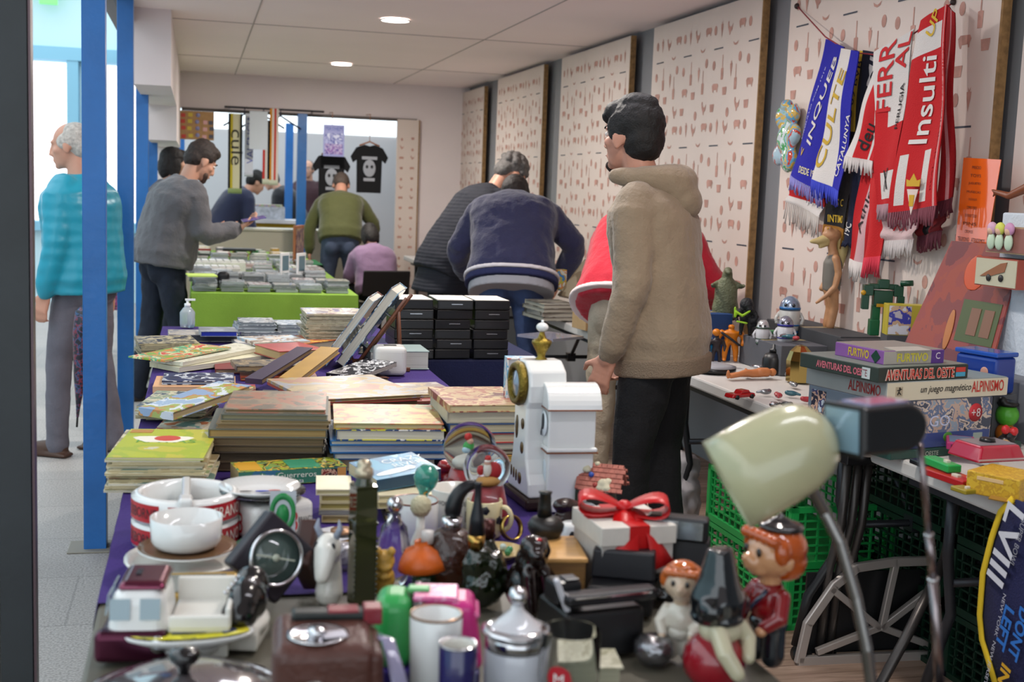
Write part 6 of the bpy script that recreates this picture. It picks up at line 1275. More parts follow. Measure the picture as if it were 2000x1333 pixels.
text('un juego magnético',.024,mat('#1c1a18',.5),g,(.215,-.002,.027),FP,width=.19,ital=.3,bold=.01); text('ALPINISMO',.032,mat('#b4281c',.5),g,(.375,-.002,.030),FP,width=.125,bold=.015); text('ALPINISMO',.030,mat('#8c2420',.5),g,(-.0005,.085,.026),SP,width=.125,bold=.015)
b=MB(); b.box((.042,-.002,.027),(.026,.001,.026)); b.build('maker_emblem',mat('#a89c84',.5),g); b=MB(); b.ball((.043,-.003,.036),(.003,.001,.003)); b.tube([(.043,-.003,.034),(.040,-.003,.026),(.036,-.003,.018)],.0016,n=5); b.tube([(.040,-.003,.026),(.048,-.003,.019)],.0016,n=5); b.tube([(.034,-.003,.03),(.043,-.003,.031),(.05,-.003,.034)],.0014,n=5); b.build('emblem_figure',mat('#17130f',.5),g)
g=game('dark green game box lettered AVENTURAS DEL OESTE',T+.213,.040,.335,.31,mat('#232c26',.4),'#2a332c',mat('#707872',.4),-.035,-.0,1)
text('AVENTURAS DEL OESTE',.031,mat('#d8c8b8',.4),g,(.152,-.0022,.020),FP,width=.258,bold=.045); text('AVENTURAS DEL OESTE',.027,mat('#c03224',.4),g,(.152,-.0034,.020),FP,width=.252,bold=.012); b=MB(); b.box((.305,-.0025,.026),(.036,.001,.013)); b.build('red_mark',mat('#b8342c',.4),g); b=MB(); b.box((.305,-.0025,.013),(.036,.001,.012)); b.build('blue_mark',mat('#3c94b4',.4),g)
text('AVENTURAS DEL OESTE',.02,mat('#b8606c',.4),g,(-.0005,.14,.02),SP,width=.2,bold=.03); b=MB(); b.box((-.0006,.045,.02),(.001,.03,.03)); b.build('maker_label',mat('#b4bcbc',.4),g)
g=game('purple and grey game box lettered FURTIVO with an open flap',T+.254,.038,.215,.20,mat('#98948c',.4),'#7a4c8c',mat('#85827c',.4),.018,.04,-2)
text('FURTIVO',.024,mat('#b8b038',.4),g,(.10,-.002,.019),FP,width=.11,bold=.03); b=MB(); b.box((.19,-.002,.019),(.045,.001,.036)); b.build('purple_end',mat('#4c2a78',.4),g); text('C',.018,mat('#d8d0d8',.4),g,(.19,-.003,.022),FP); text('FURTIVO',.024,mat('#b8a02c',.4),g,(-.0005,.10,.02),SP,width=.085,bold=.03)
b=MB(); b.box((-.0012,.03,.019),(.001,.026,.026),rot=(R(45),0,0)); b.build('green_diamond',mat('#14382a',.3),g); b=MB(); b.box((.1,.02,.0395),(.12,.05,.002),rot=(R(4),0,0)); b.build('flap',mat('#a8a49c',.5),g)
# big red board leaning at the wall
q=[PX(*p,2.5) for p in ((1850,560),(1965,566),(1955,712),(1800,690))]
t=thing('puzzle_board','large red illustrated game board leaning on the wallboard behind the blue tin','game board',(2.42,q[3].y,T+.18),rot=(0,R(12),R(0)))
o=V(t.location); b=MB(); L=(q[3].y-q[2].y)+.0; b.add([(0,0,0),(0,-.50,0),(.0,-.50,.40),(0,-.12,.40),(.006,0,0),(.006,-.50,0),(.006,-.50,.40),(.006,-.12,.40)],[(0,3,2,1),(4,5,6,7),(0,1,5,4),(1,2,6,5),(2,3,7,6),(3,0,4,7)])
b.build('board_sheet',art(['#6c2c30','#8c3c34','#94402e','#7c3834'],17,4,.3),t)
b=MB(); b.ball((-.001,-.30,.30),(.001,.06,.06),0); b.box((-.001,-.38,.14),(.002,.20,.14),1); b.ball((-.002,-.24,.10),(.001,.02,.07),2); b.ball((-.002,-.40,.32),(.001,.06,.04),3); b.box((-.003,-.36,.14),(.002,.05,.09),4); b.box((-.003,-.43,.14),(.002,.05,.09),4); b.build('board_print',[mat('#c04c24',.4),mat('#4c5a38',.4),mat('#b07040',.4),mat('#c89a30',.4),mat('#7c5a48',.4)],t)
# riser under the board and back toys
def riser(label,x0,x1,y0,y1,h,col='#6c7078'):
    t=thing('cardboard_riser',label,'box',((x0+x1)/2,(y0+y1)/2,T+.001)); b=MB(); b.box((0,0,h/2),(x1-x0,y1-y0,h)); b.build('box_body',mat(col,.7,var=.08,vs=12),t,bevel=.003); b=MB(); b.box((0,0,h+.0005),(x1-x0-.01,.04,.001)); b.build('tape',mat('#9a8a64',.4),t)
riser('low grey carton under the red game board',2.36,2.60,3.0,3.95,.175); riser('dark carton under the brown long-snouted figure',2.44,2.62,4.3,4.95,.165,'#3a3c40'); riser('blue carton under the green reptile toy',2.0,2.2,4.78,4.95,.20,'#1c3c6c'); riser('grey carton under the dome-headed toys',2.22,2.42,4.36,4.74,.12,'#54565c')
riser('small dark carton under the green toy robot',2.40,2.60,4.02,4.26,.165,'#2a2a30')
# blue tin
c=PX(1940,735,2.3); t=thing('lunch_tin','blue lunch tin with printed figures and a side handle','tin',(2.27,c.y,T+.001),R(-75)); b=MB(); b.box((0,0,.20),(.15,.09,.11)); b.build('tin_body',mat('#1c3a8c',.25,coat=.3),t,bevel=.012,seg=3)
b=MB(); b.box((0,0,.262),(.155,.095,.014)); b.build('lid',mat('#2450a8',.2,coat=.4),t,bevel=.004); b=MB(); 
for x in (-.04,.035): b.ball((x,-.046,.21),(.014,.002,.014),0); b.ball((x,-.046,.185),(.016,.002,.02),1)
b.build('printed_figure',[mat('#c09080',.4),mat('#8a9c2c',.4)],t); b=MB(); b.box((0,0,.072),(.16,.1,.143)); b.build('stand_box',mat('#5a5c60',.5),t)
# yellow toy box
c=PY(1780,655,4.0); t=thing('toy_box','yellow and blue printed toy box behind the game pile','box',(c.x,4.0,T+.001),R(-18)); h0=c.z-T
b=MB(); b.box((0,0,h0+.055),(.2,.07,.115)); b.build('box_body',mat('#b8a838',.4),t,bevel=.002); b=MB(); b.box((-.055,-.0365,h0+.055),(.08,.002,.105)); b.box((.045,-.0365,h0+.055),(.05,.002,.09),1); b.build('box_print',[art(['#b8b0b8','#3a3c9c','#c0a080','#d0d0d8'],18,18),art(['#c0b83c','#4a88b0','#d8d8d0'],19,26)],t); b=MB(); b.box((0,0,h0/2),(.2,.1,h0)); b.build('support_box',mat('#45474c',.6),t)
# ---------- toys ----------
def toy(name,label,px,py,Y,parts,rz=0,vox=.004,z=None,cat='toy figure'):
    c=PY(px,py,Y); t=thing(name,label,cat,(c.x,Y,z if z is not None else c.z),R(rz))
    for nm,m,fn in parts:
        b=MB(); fn(b); b.build(nm,m,t,vox=vox,smooth=2)
    return t
def hum(b,H,bulk=1.0,arms='down'):
    s=H; f=bulk
    b.ball((0,0,.93*s),(.055*s*f,.06*s*f,.07*s)); b.loft([((0,0,.5*s),(.09*s*f,0,0),(0,.07*s*f,0)),((0,0,.62*s),(.10*s*f,0,0),(0,.075*s*f,0)),((0,0,.78*s),(.14*s*f,0,0),(0,.085*s*f,0)),((0,0,.85*s),(.07*s*f,0,0),(0,.05*s*f,0))])
    for q in (-1,1):
        b.limb([(q*.06*s*f,0,.5*s),(q*.085*s*f,-.02*s,.26*s),(q*.09*s*f,0,.03*s)],[.06*s*f,.05*s*f,.035*s*f]); b.ball((q*.09*s*f,-.04*s,.02*s),(.04*s*f,.075*s,.025*s))
        if arms=='down': b.limb([(q*.15*s*f,0,.77*s),(q*.21*s*f,-.02*s,.6*s),(q*.18*s*f,-.10*s,.47*s)],[.05*s*f,.045*s*f,.032*s*f])
        elif arms=='out': b.limb([(q*.14*s*f,0,.76*s),(q*.24*s*f,-.04*s,.66*s),(q*.30*s*f,-.14*s,.68*s)],[.045*s*f,.04*s*f,.03*s*f])
rep=mat('#5e6248',.5,var=.25,vs=40,bump=.6,bs=120)
def rept(b):
    b.loft([((0,0,.02),(.04,0,0),(0,.04,0)),((0,0,.07),(.05,0,0),(0,.045,0)),((0,0,.13),(.048,0,0),(0,.04,0)),((0,-.004,.17),(.03,0,0),(0,.028,0))]); b.limb([(0,0,.16),(0,-.012,.195)],[.026,.022]); b.ball((0,-.02,.205),(.018,.028,.017)); b.ball((0,-.042,.20),(.013,.014,.010))
    for q in (-1,1): b.limb([(q*.025,0,.07),(q*.036,-.005,.04),(q*.034,-.005,.008)],[.028,.022,.018]); b.ball((q*.035,-.02,.008),(.018,.028,.009)); b.limb([(q*.035,0,.15),(q*.06,-.02,.14),(q*.066,-.045,.145)],[.014,.011,.008])
    b.limb([(0,.03,.04),(.02,.08,.02),(.06,.11,.012)],[.028,.018,.006])
toy('reptile_toy','green standing reptile toy on the blue carton behind the young man',1415,622,4.86,[('body',rep,rept),('back_spine',mat('#3c4438',.6),lambda b:[b.ball((0,.03+.006*math.sin(i),.07+i*.018),(.004,.012,.012)) for i in range(8)])],-15)
toy('hulking_toy','orange muscular toy figure with a black strap beside the sand hoodie',1425,703,4.74,[('body',mat('#c8700c',.35),lambda b:hum(b,.155,1.7)),('strap',mat('#1c1e24',.5),lambda b:b.limb([(-.04,-.022,.12),(0,-.03,.095),(.035,-.022,.07)],[.006,.006,.006]))],-20,z=TT)
toy('small_figure','dark armoured toy figure held against the orange one',1398,705,4.62,[('body',mat('#2c2326',.4,var=.5,vs=80),lambda b:hum(b,.13,1.25)),('shoulder_pad',mat('#c8740c',.35),lambda b:b.ball((-.005,-.005,.135),(.018,.018,.016)))],-10,z=TT)
toy('blue_toy','bright blue rounded toy half hidden behind the young man',1378,700,4.66,[('body',mat('#2a8cc4',.25,coat=.4),lambda b:(b.ball((0,0,.075),(.035,.03,.05)),b.limb([(0,0,.05),(.02,0,.0)],[.022,.018]))),('foot',mat('#a8242c',.4),lambda b:b.ball((0.0,-.01,.012),(.03,.025,.012)))],0,z=TT)
def ape(b): hum(b,.13,1.6); b.ball((0,.0,.13),(.03,.03,.028)); [b.ball((.035*math.cos(i),.02*math.sin(i*2.3),.05+.012*(i%6)),(.015,.014,.014)) for i in range(12)]
toy('shaggy_toy','black shaggy toy creature with lime green armour',1455,655,4.7,[('body',mat('#15171a',.6,bump=1,bs=60),ape),('lime_armour',mat('#8cb81c',.35),lambda b:(b.limb([(-.045,-.04,.1),(-.02,-.05,.085),(.01,-.045,.105)],[.006,.007,.005]),b.limb([(-.04,-.042,.06),(0,-.05,.055)],[.005,.005]),b.limb([(-.05,-.035,.115),(-.048,-.04,.08)],[.006,.006])))],-20)
def domebot(label,px,py,Y,H,body,dome,accent,cone=False,rz=-30):
    c=PY(px,py,Y); t=thing('toy_robot',label,'toy robot',(c.x,Y,c.z),R(rz)); s=H
    b=MB(); b.lathe([(0,.05*s),(.24*s,.05*s),(.27*s,.1*s),(.28*s,.6*s),(.26*s,.62*s),(0,.62*s)],28); b.build('barrel',mat(body,.3),t)
    b=MB(); b.lathe([(.28*s,.61*s),(.275*s,.66*s),(.20*s,.9*s),(.12*s,.97*s),(0,.98*s)] if cone else [(.28*s,.61*s),(.28*s,.68*s),(.25*s,.82*s),(.17*s,.93*s),(.08*s,.985*s),(0,1*s)],28); b.build('dome',mat(dome,.2,metal=.5),t)
    b=MB(); b.ring([(.285*s,.64*s),(.287*s,.70*s),(.27*s,.70*s),(.27*s,.64*s)],28)
    b.ring([(.282*s,.2*s),(.286*s,.24*s),(.27*s,.24*s),(.27*s,.2*s)],28)
    b.build('accent_panel',mat(accent,.3),t)
    for q in (-1,1):
        b=MB(); b.ball((q*.15*s,-.05*s,.03*s),(.11*s,.2*s,.05*s)); b.build('foot',mat(accent,.3),t)
        b=MB(); b.ball((q*.1*s,-.235*s,.76*s),(.05*s,.04*s,.05*s)); b.build('eye',mat('#1a1a20',.2,coat=.5),t)
        b=MB(); b.limb([(q*.28*s,0,.52*s),(q*.36*s,-.03*s,.38*s),(q*.33*s,-.1*s,.27*s)],[.05*s,.045*s,.05*s],n=10); b.build('arm',mat(body,.3),t)
    return t
domebot('tall white toy robot with a silver blue dome, rear one',1540,650,4.68,.155,'#b8b8b4','#8a9ab0','#2464a0'); domebot('white toy robot with dark blue panels, front one',1532,672,4.52,.115,'#c4c4c8','#8c8c98','#26248c'); domebot('white toy robot with a cone-shaped head',1488,672,4.58,.10,'#bcbcc0','#c4c4c4','#2c4438',True)
# long snouted brown creature
tan=mat('#b0825c',.45,var=.15,vs=25); crm=mat('#b8a670',.45,var=.1,vs=25); gry=mat('#6c6860',.6)
toy('creature_figure','tall brown and cream long-snouted creature figure below the scarves',1618,640,4.62,[
 ('body',tan,lambda b:(b.limb([(0,0,.16),(0,0,.26),(.0,.0,.31)],[.034,.036,.022]),b.limb([(0,0,.30),(-.008,0,.34),(-.01,0,.37)],[.02,.019,.024]),b.ball((-.012,0,.385),(.042,.032,.03)),b.ball((-.03,.014,.41),(.012,.011,.012)),b.ball((-.03,-.014,.41),(.012,.011,.012)),b.limb([(.0,-.03,.29),(.012,-.04,.23),(.0,-.045,.175)],[.018,.015,.012]),b.limb([(0,.03,.29),(.01,.04,.23),(-.03,.03,.16)],[.018,.015,.012]),b.limb([(0,-.045,.175),(-.035,-.04,.135),(-.07,-.03,.105)],[.012,.010,.007]),b.limb([(.0,-.018,.16),(.01,-.02,.08),(.0,-.02,.01)],[.026,.02,.018]),b.limb([(0,.018,.16),(.01,.02,.08),(.0,.02,.01)],[.026,.02,.018]))),
 ('snout',crm,lambda b:(b.limb([(-.03,0,.372),(-.075,0,.358),(-.098,0,.356)],[.022,.014,.009]),b.limb([(-.03,0,.352),(-.06,0,.335)],[.014,.008]))),
 ('ear',crm,lambda b:b.limb([(.022,-.0,.385),(.038,-.0,.33),(.034,0,.25)],[.018,.024,.010])),
 ('ear',tan,lambda b:b.limb([(.026,.016,.39),(.046,.018,.33),(.045,.018,.25)],[.014,.016,.008])),
 ('vest',gry,lambda b:b.loft([((0,0,.155),(.034,0,0),(0,.038,0)),((0,0,.20),(.038,0,0),(0,.04,0)),((0,0,.27),(.038,0,0),(0,.04,0)),((0,0,.305),(.022,0,0),(0,.028,0))])),
 ('eye',mat('#c0901c',.2),lambda b:b.ball((-.038,-.018,.412),(.006,.006,.008)))],-8,vox=.005)
# green robot
def gbox(b,L): [b.box(c,d) for c,d in L]
c=PY(1718,655,4.14); t=thing('toy_robot','dark green jointed toy robot standing before the wallboard','toy robot',(c.x,4.14,c.z),R(-20)); gm=mat('#12402c',.35); 
b=MB(); gbox(b,[((0,0,.14),(.07,.05,.06)),((0,0,.195),(.04,.04,.035)),((0,0,.185),(.11,.03,.02))]); b.build('torso',gm,t,bevel=.004)
for q in (-1,1): b=MB(); gbox(b,[((q*.055,0,.17),(.035,.045,.04)),((q*.065,-.01,.125),(.026,.03,.055))]); b.build('arm',gm,t,bevel=.003); b=MB(); gbox(b,[((q*.022,0,.085),(.03,.035,.06)),((q*.026,-.005,.03),(.036,.05,.06))]); b.build('leg',mat('#0f5a34',.35),t,bevel=.003)
b=MB(); b.box((0,-.026,.115),(.05,.004,.012)); b.ball((-.075,-.02,.16),.01); b.build('gold_trim',mat('#b88a1c',.3),t); b=MB(); b.tube([(.06,-.02,.2),(.1,-.04,.205)],.011,n=10); b.build('cannon',gm,t)
# misc small toys
c=PY(1510,722,4.42); lathe_thing('squeeze_bottle','squat black plastic bottle with a narrow stepped cap','bottle',(c.x,4.42,TT),[('bottle_body',mat('#141517',.4),[(0,0),(.044,0),(.046,.01),(.044,.055),(.032,.075),(.018,.08),(0,.08)]),('cap',mat('#0f1012',.35),[(0,.08),(.019,.08),(.018,.094),(.009,.096),(.008,.112),(0,.113)])])
p=P(1420,735,T); t=thing('round_dish','shallow grey and black disc-shaped dish on the table corner','dish',(p.x-.02,p.y+.09,TT)); b=MB(); b.lathe([(0,0),(.085,0),(.09,.004),(.09,.016),(0,.016)],40); b.build('dish_base',mat('#18181a',.3),t); b=MB(); b.lathe([(.088,.016),(.09,.02),(.06,.029),(0,.032)],40); b.build('dish_lid',mat('#9a9ca2',.3),t)
p=P(1480,747,T); t=thing('doll','bare jointed doll lying on its back on the table edge','doll',(p.x,p.y+.05,TT),R(12)); sk=mat('#c07a4c',.45)
b=MB(); b.limb([(-.10,0,.010),(-.03,.004,.022),(.0,.004,.018),(.04,.004,.02)],[.008,.013,.016,.018]); b.limb([(-.10,.022,.012),(-.04,.02,.014),(0,.014,.016)],[.007,.011,.014]); b.limb([(.035,0,.022),(.065,-.004,.022)],[.019,.018]); b.limb([(.06,.02,.02),(.02,.034,.012),(-.01,.03,.03)],[.008,.007,.006]); b.ball((.095,0,.02),(.017,.015,.016)); b.ball((-.112,.002,.018),(.007,.008,.018)); b.build('body',sk,t,vox=.0035,smooth=2)
p=P(1475,790,T); t=thing('toy_car','small flat red plastic toy car at the table edge','toy car',(p.x-.02,p.y+.08,TT),R(20)); b=MB(); b.box((0,0,.012),(.11,.045,.014),sx=.9); b.box((.01,0,.024),(.05,.038,.012),sx=.6); b.build('car_body',mat('#a01418',.25,coat=.4),t,bevel=.004); b=MB()
for x in (-.035,.035):
    for y in (-.022,.022): b.tube([(x,y-.004,.008),(x,y+.004,.008)],.008,n=12)
b.build('wheel',mat('#111111',.5),t)
# small shiny odds and ends
odd=[('#8c9094',.9),('#a03038',0),('#2c5c68',0),('#b8b8bc',.9),('#3a3c40',0),('#4a8c5c',0)]
bs_=[]
for i,(c_,mt) in enumerate(odd):
    b=MB(); b.ball((0,0,.010),(.022,.014,.010),n=14); b.ball((.014,.004,.012),(.010,.010,.009),n=12); b.limb([(-.01,0,.012),(-.03,.006,.008)],[.007,.005],n=8)
    bs_.append(b.build('trinket',mat(c_,.25,metal=mt,coat=.3),vox=.003,smooth=1))
spots=[(1495,775),(1520,782),(1545,778),(1510,800),(1535,800),(1560,810),(1550,760),(1575,790),(1500,692),(1480,705),(1560,688),(1585,700),(1545,702),(1590,665),(1630,650),(1655,655),(1675,660),(1610,668),(1460,715),(1570,722)]
for i,(x,y) in enumerate(spots):
    p=P(x,y,T) if y>755 else PY(x,y,4.3+.2*(i%2)); o=bs_[i%6]
    if i>=6: o=o.copy(); COL.objects.link(o)
    zz=TT if y>755 or y>=685 else TT+.12
    o.location=(p.x,p.y,TT+(.16 if (y<685 and y>=640) else .0)); o.rotation_euler=(0,0,i*1.3)
    if 640<=y<685: o.location=(2.30,4.40+.05*(i-13),TT+.13)
    tag(o,'small shiny metal and plastic trinket among the toys on the right table','trinket','shiny trinkets')
p=P(1600,700,T+.1); t=thing('gold_cone','shiny gold faceted ornament behind the FURTIVO box','ornament',(2.22,4.2,TT)); b=MB(); b.lathe([(0,0),(.05,0),(.052,.08),(.04,.115),(.02,.135),(0,.14)],9,sm=False); b.build('body',mat('#b8a060',.15,metal=1),t)
# front right group
def mbox(label,e,z,d,h,body,rr=0,parts=(),name='toy_case',cat='case',bev=.003):
    a,w_,rz=geo_edge(e,z); t=thing(name,label,cat,a,rz+R(rr)); b=MB(); b.box((w_/2,d/2,h/2),(w_,d,h)); b.build('body',body,t,bevel=bev)
    for nm,m,c,dd in parts: b=MB(); b.box((c[0]*w_,c[1]*d,c[2]*h),(dd[0]*w_,dd[1]*d,dd[2])); b.build(nm,m,t,bevel=.001)
    return t,w_
t,w_=mbox('open-ended yellow cardboard box with small print and red brick pattern',(1885,962,1985,985),TT,.13,.055,art(['#b8901c','#a8801c','#c09c28'],21,70,.5),4,[('label_strip',mat('#c8a878',.5),(.45,0,.75),(.5,.012,.009))],'toy_box','box')
b=MB(); b.box((w_*.75,-.005,.003),(w_*.5,.02,.003),rot=(.3,0,.05)); b.build('flap',mat('#8a641c',.6),t)
t=thing('toy_console','glossy magenta and red toy game console with a black round knob','toy',P(1950,905,T+.06)+V((.0,.05,-.0)),R(6)); t.location.z=TT+.056
b=MB(); b.box((0,0,.02),(.15,.12,.04),sx=.8,sy=.8); b.build('shell',mat('#a00c2c',.15,coat=.8),t,bevel=.006,seg=3); b=MB(); b.box((.0,.0,.0405),(.11,.08,.002)); b.build('grey_panel',mat('#7c7478',.3),t); b=MB(); b.lathe([(0,.041),(.02,.041),(.018,.05),(0,.05)],24); b.build('knob',mat('#101012',.3),t); b=MB(); b.box((0,-.0605,.008),(.15,.002,.004)); b.build('pale_trim',mat('#b8a0a0',.3),t)
mbox('toy pink-lettered flat box under the magenta console',(1848,878,1905,884),TT+.03,.12,.02,mat('#a02860',.4),3,[('top_panel',mat('#5a6c88',.3),(.5,.5,1.02),(.8,.8,.001)),('pink_print',mat('#401838',.4),(.5,0,.5),(.7,.01,.008))],'flat_box','box')
mbox('clear-lidded red and white box before the +8 game box',(1812,850,1905,850),TT+.035,.12,.022,mat('#b83c40',.2,coat=.6),2,[('white_base',mat('#c8c4bc',.4),(.5,.5,.2),(1.02,1.01,.008))],'clear_box','box')
mbox('brown-sided game box below the clear-lidded red box',(1800,866,1895,868),TT,.12,.034,art(['#8c6a44','#a88c5c','#6c4c34'],22,30),2,(),'flat_box','box')
t=thing('toy_suitcase','blue and tan toy suitcase with a yellow handle','toy',P(1800,880,T)+V((0,.02,.001)),R(62)); b=MB(); b.box((0,0,.07),(.13,.05,.14)); b.build('shell',art(['#b0804c','#a87444','#b88c58'],23,14),t,bevel=.01,seg=3); b=MB(); b.box((0,.027,.07),(.132,.012,.142)); b.build('blue_back',mat('#1c3c94',.35),t,bevel=.004); b=MB(); b.box((0,.0,.149),(.075,.045,.012)); b.build('handle',mat('#c8980c',.35),t,bevel=.004); text('NIK',.03,mat('#a01c1c',.4),t,(-.066,-.0,.07),(PI/2,0,-PI/2))
for i,(e,cc,lb,h) in enumerate((((1800,905,1850,925),'#1f9c48','green toy train body on the red toy',.02),((1795,925,1880,955),'#a81c1c','red plastic toy vehicle at the table edge',.018),((1845,935,1895,955),'#c8481c','orange plastic toy vehicle beside the yellow box',.016),((1855,958,1885,968),'#8c7c20','small olive toy part at the table edge',.012),((1775,905,1800,915),'#141416','small black domino-like box at the table edge',.014),((1905,905,1930,912),'#b8b8b4','clear plastic toy case behind the orange toy',.02))):
    mbox(lb,e,TT+(.02 if i==0 else 0),.04,h,mat(cc,.3,coat=.3),0,[('top_detail',mat('#c8c0b0',.4),(.7,.5,1.1),(.14,.3,.008))],'toy_vehicle' if i<3 else 'small_toy','toy')
t=toy('mouse_toy','small dark rounded toy with a red bow near the picture edge',1965,850,2.9,[('body',mat('#121214',.3),lambda b:(b.ball((0,0,.03),(.026,.026,.03)),b.ball((.012,0,.062),(.02,.02,.018)))),('bow',mat('#b8141c',.3,coat=.4),lambda b:(b.ball((-.012,-.012,.075),(.013,.01,.014)),b.ball((.014,-.014,.07),(.013,.01,.014)))),('muzzle',mat('#b8946c',.4),lambda b:b.ball((-.016,-.02,.035),(.017,.016,.015)))],0,z=TT)
toy('frog_toy','green round toy head with a black cap at the picture edge',1968,800,3.05,[('head',mat('#4c9c2c',.35),lambda b:b.ball((0,0,.085),(.034,.034,.034))),('cap',mat('#141414',.4),lambda b:(b.ball((0,0,.118),(.032,.032,.012)),b.ball((-.024,-.006,.13),(.012,.012,.012)))),('base',mat('#b8641c',.4),lambda b:b.ball((0,0,.03),(.03,.03,.032)))],0,z=TT)
mbox('blue plastic toy frame at the right picture edge',(1985,845,2030,850),TT,.05,.09,mat('#2a60b8',.3),8,[('screen',mat('#4a4c54',.3),(.5,0,.5),(.7,.02,.06))],'plastic_toy','toy')
# things between hoodie man and navy man on the second table
a=P(1140,650,T); t=thing('cardboard_box','small plain tan cardboard box at the table corner','box',(a.x+.07,a.y+.1,TT),R(8)); b=MB(); b.box((0,0,.055),(.14,.16,.11)); b.build('box_body',mat('#a88c64',.7,var=.06,vs=20),t,bevel=.002); b=MB(); b.box((0,0,.1105),(.012,.16,.001)); b.build('seam',mat('#6c5636',.7),t)
its=[(.022,art([c,'#8c8a84','#5a564c'],70+i,14),'#a8a598',0,0,0,'grey file box') for i,c in enumerate(('#4c4a44','#8a8880','#5c584c','#a09c8c'))]
stack((1062,628,1130,628),.3,its,'the pile beside the navy jacket',group='file boxes on the far table')
slab('clear plastic folder with papers lying at the table edge',(1080,668,1140,662),TT,.22,.012,mat('#8c8c9c',.15,coat=.6),'#a8a8b0',hard=False,name='paper_folder',cat='folder')
mbox('colourful printed carton standing at the back of the file pile',(1066,568,1106,568),TT+.12,.06,.12,art(['#3c74b4','#a8b44c','#c07c3c','#c8ccc8','#5c9c5c'],24,24),0,(),'printed_carton','box')
for i in range(3):
    a,w_,rz=geo_edge((1125+9*i,590,1165+9*i,590),T+.09); t=thing('game_board','brown board game leaning at a slant, %s of the three by the red jacket'%('front','middle','rear')[i],'board game',(a.x,a.y+.03,TT+.09),rot=(0,R(-52),rz)); b=MB(); b.box((.13,.1,.008),(.26,.2,.016)); b.build('board_body',mat(('#7c6a54','#9c8c74','#8c6c3c')[i],.5,var=.1,vs=12),t); b=MB(); b.box((.13,.1,.0165),(.25,.19,.001)); b.build('board_print',art(['#8c7c64','#b0a48c'],26+i,9),t)
# trinkets on the farthest table
tr=[]
for c_ in ('#c07c14','#b8301c','#c8b02c','#8c4a24','#a8a49c','#c8541c'):
    b=MB(); b.ball((0,0,.022),(.026,.024,.022),n=12); b.ball((.012,0,.045),(.014,.013,.013),n=10); tr.append(b.build('toy_charm',mat(c_,.35)))
for i in range(46):
    o=tr[i%6] if i<6 else tr[i%6].copy()
    if i>=6: COL.objects.link(o)
    o.location=(2.08+.075*(i%6)+rng.uniform(-.02,.02),9.4+.34*(i//6)+rng.uniform(-.1,.1),TT); o.rotation_euler=(0,0,i); tag(o,'small orange, yellow or red trinket on the far white table','trinket','trinkets on the far white table')
# ---------- under the right table ----------
def crate(label,x,y,z,rz,col,L=.58,Wd=.38,H=.21):
    t=thing('plastic_crate',label,'crate',(x,y,z),R(rz)); m=mat(col,.45)
    b=MB(); b.box((0,0,.006),(L,Wd,.012)); b.build('bottom',m,t)
    for sx,w_,ax in ((-1,Wd,'x'),(1,Wd,'x'),(-1,L,'y'),(1,L,'y')):
        b=MB()
        def bar(u,zc,du,dz,th=.012):
            if ax=='x': b.box((sx*(L/2-.006),u,zc),(th,du,dz))
            else: b.box((u,sx*(Wd/2-.006),zc),(du,th,dz))
        bar(0,H-.009,w_,.018,.02); bar(0,.012,w_,.024,.02)
        for e in (-1,1): bar(e*(w_/2-.011),H/2,.022,H,.02)
        for zz in (.05,.078,.106,.134,.162): bar(0,zz,w_,.006,.008)
        k=int(w_/.045)
        for i in range(1,k):
            u=-w_/2+w_*i/k
            if abs(u)<.075 and ax=='x': bar(u,.07,.006,.1,.008)
            else: bar(u,H/2,.006,H,.008)
        b.build('side_wall',m,t)
    return t
gc='#1f9a4a'; dk='#06291b'
p0=P(1368,1145,0)
for k in range(2): crate('bright green plastic crate under the table, %s of the corner pair'%('lower','upper')[k],2.10,3.92,.004+.214*k,91,gc,.66,.40)
for i,(x,y) in enumerate(((2.42,3.5),(2.42,2.86))):
    for k in range(3): crate('dark green plastic crate by the wall, %s of the %s stack'%(('lowest','middle','top')[k],('far','near')[i]),x,y,.004+.214*k,90,dk,.6,.4)
p=P(1352,1060,0); t=thing('plastic_bag','crumpled white plastic bag with green print on the floor','bag',(p.x-.02,p.y+.12,.0)); b=MB(); b.ball((0,0,.15),(.09,.10,.15)); b.ball((.02,.0,.29),(.06,.06,.08)); b.build('bag_body',mat('#b4aeb0',.4,coat=.2),t,vox=.012,smooth=1,disp=.05,dsc=.06)
# hand truck
a=P(1560,1305,0); c=P(1880,1290,0); t=thing('hand_truck','folding hand truck with silver spoked side frames under the table','hand truck',(a.x,a.y,0),math.atan2((c-a).y,(c-a).x)); L=(c-a).length; al=mat('#b0a8a2',.35,metal=.5); bk_=mat('#141416',.4)
b=MB(); fr_=[(0,.02),(.02,.14),(.10,.26),(.17,.315),(.30,.33),(L*.75,.33)]
def flatbar(b,p,q,w_=.028,th=.02):
    d=V((q[0]-p[0],0,q[1]-p[1])); l=d.length; a=math.atan2(d.z,d.x); b.box(((p[0]+q[0])/2,0,(p[1]+q[1])/2),(l+.01,th,w_),rot=(0,-a,0))
for p,q in zip(fr_[:-1],fr_[1:]): flatbar(b,p,q)
flatbar(b,(0,.02),(L,.02),.034); flatbar(b,(.09,.25),(.26,.12),.022); flatbar(b,(.26,.12),(.06,.05),.022); flatbar(b,(.30,.32),(.27,.12),.022); flatbar(b,(.27,.12),(.46,.26),.022); flatbar(b,(.27,.12),(.48,.04),.022); b.build('side_frame',al,t,bevel=.003)
b=MB(); b.box((L*.42,.04,.16),(L*.75,.01,.26)); b.build('backing_plate',bk_,t)
b=MB(); b.tube([(.0,.03,.06),(.03,.03,.22),(.10,.03,.33),(.15,.03,.45),(.18,.03,.62)],.016); b.build('tube_frame',bk_,t)
for x in (.02,L-.04): b=MB(); b.tube([(x,.01,.03),(x,.05,.03)],.028,n=20); b.build('wheel',bk_,t)
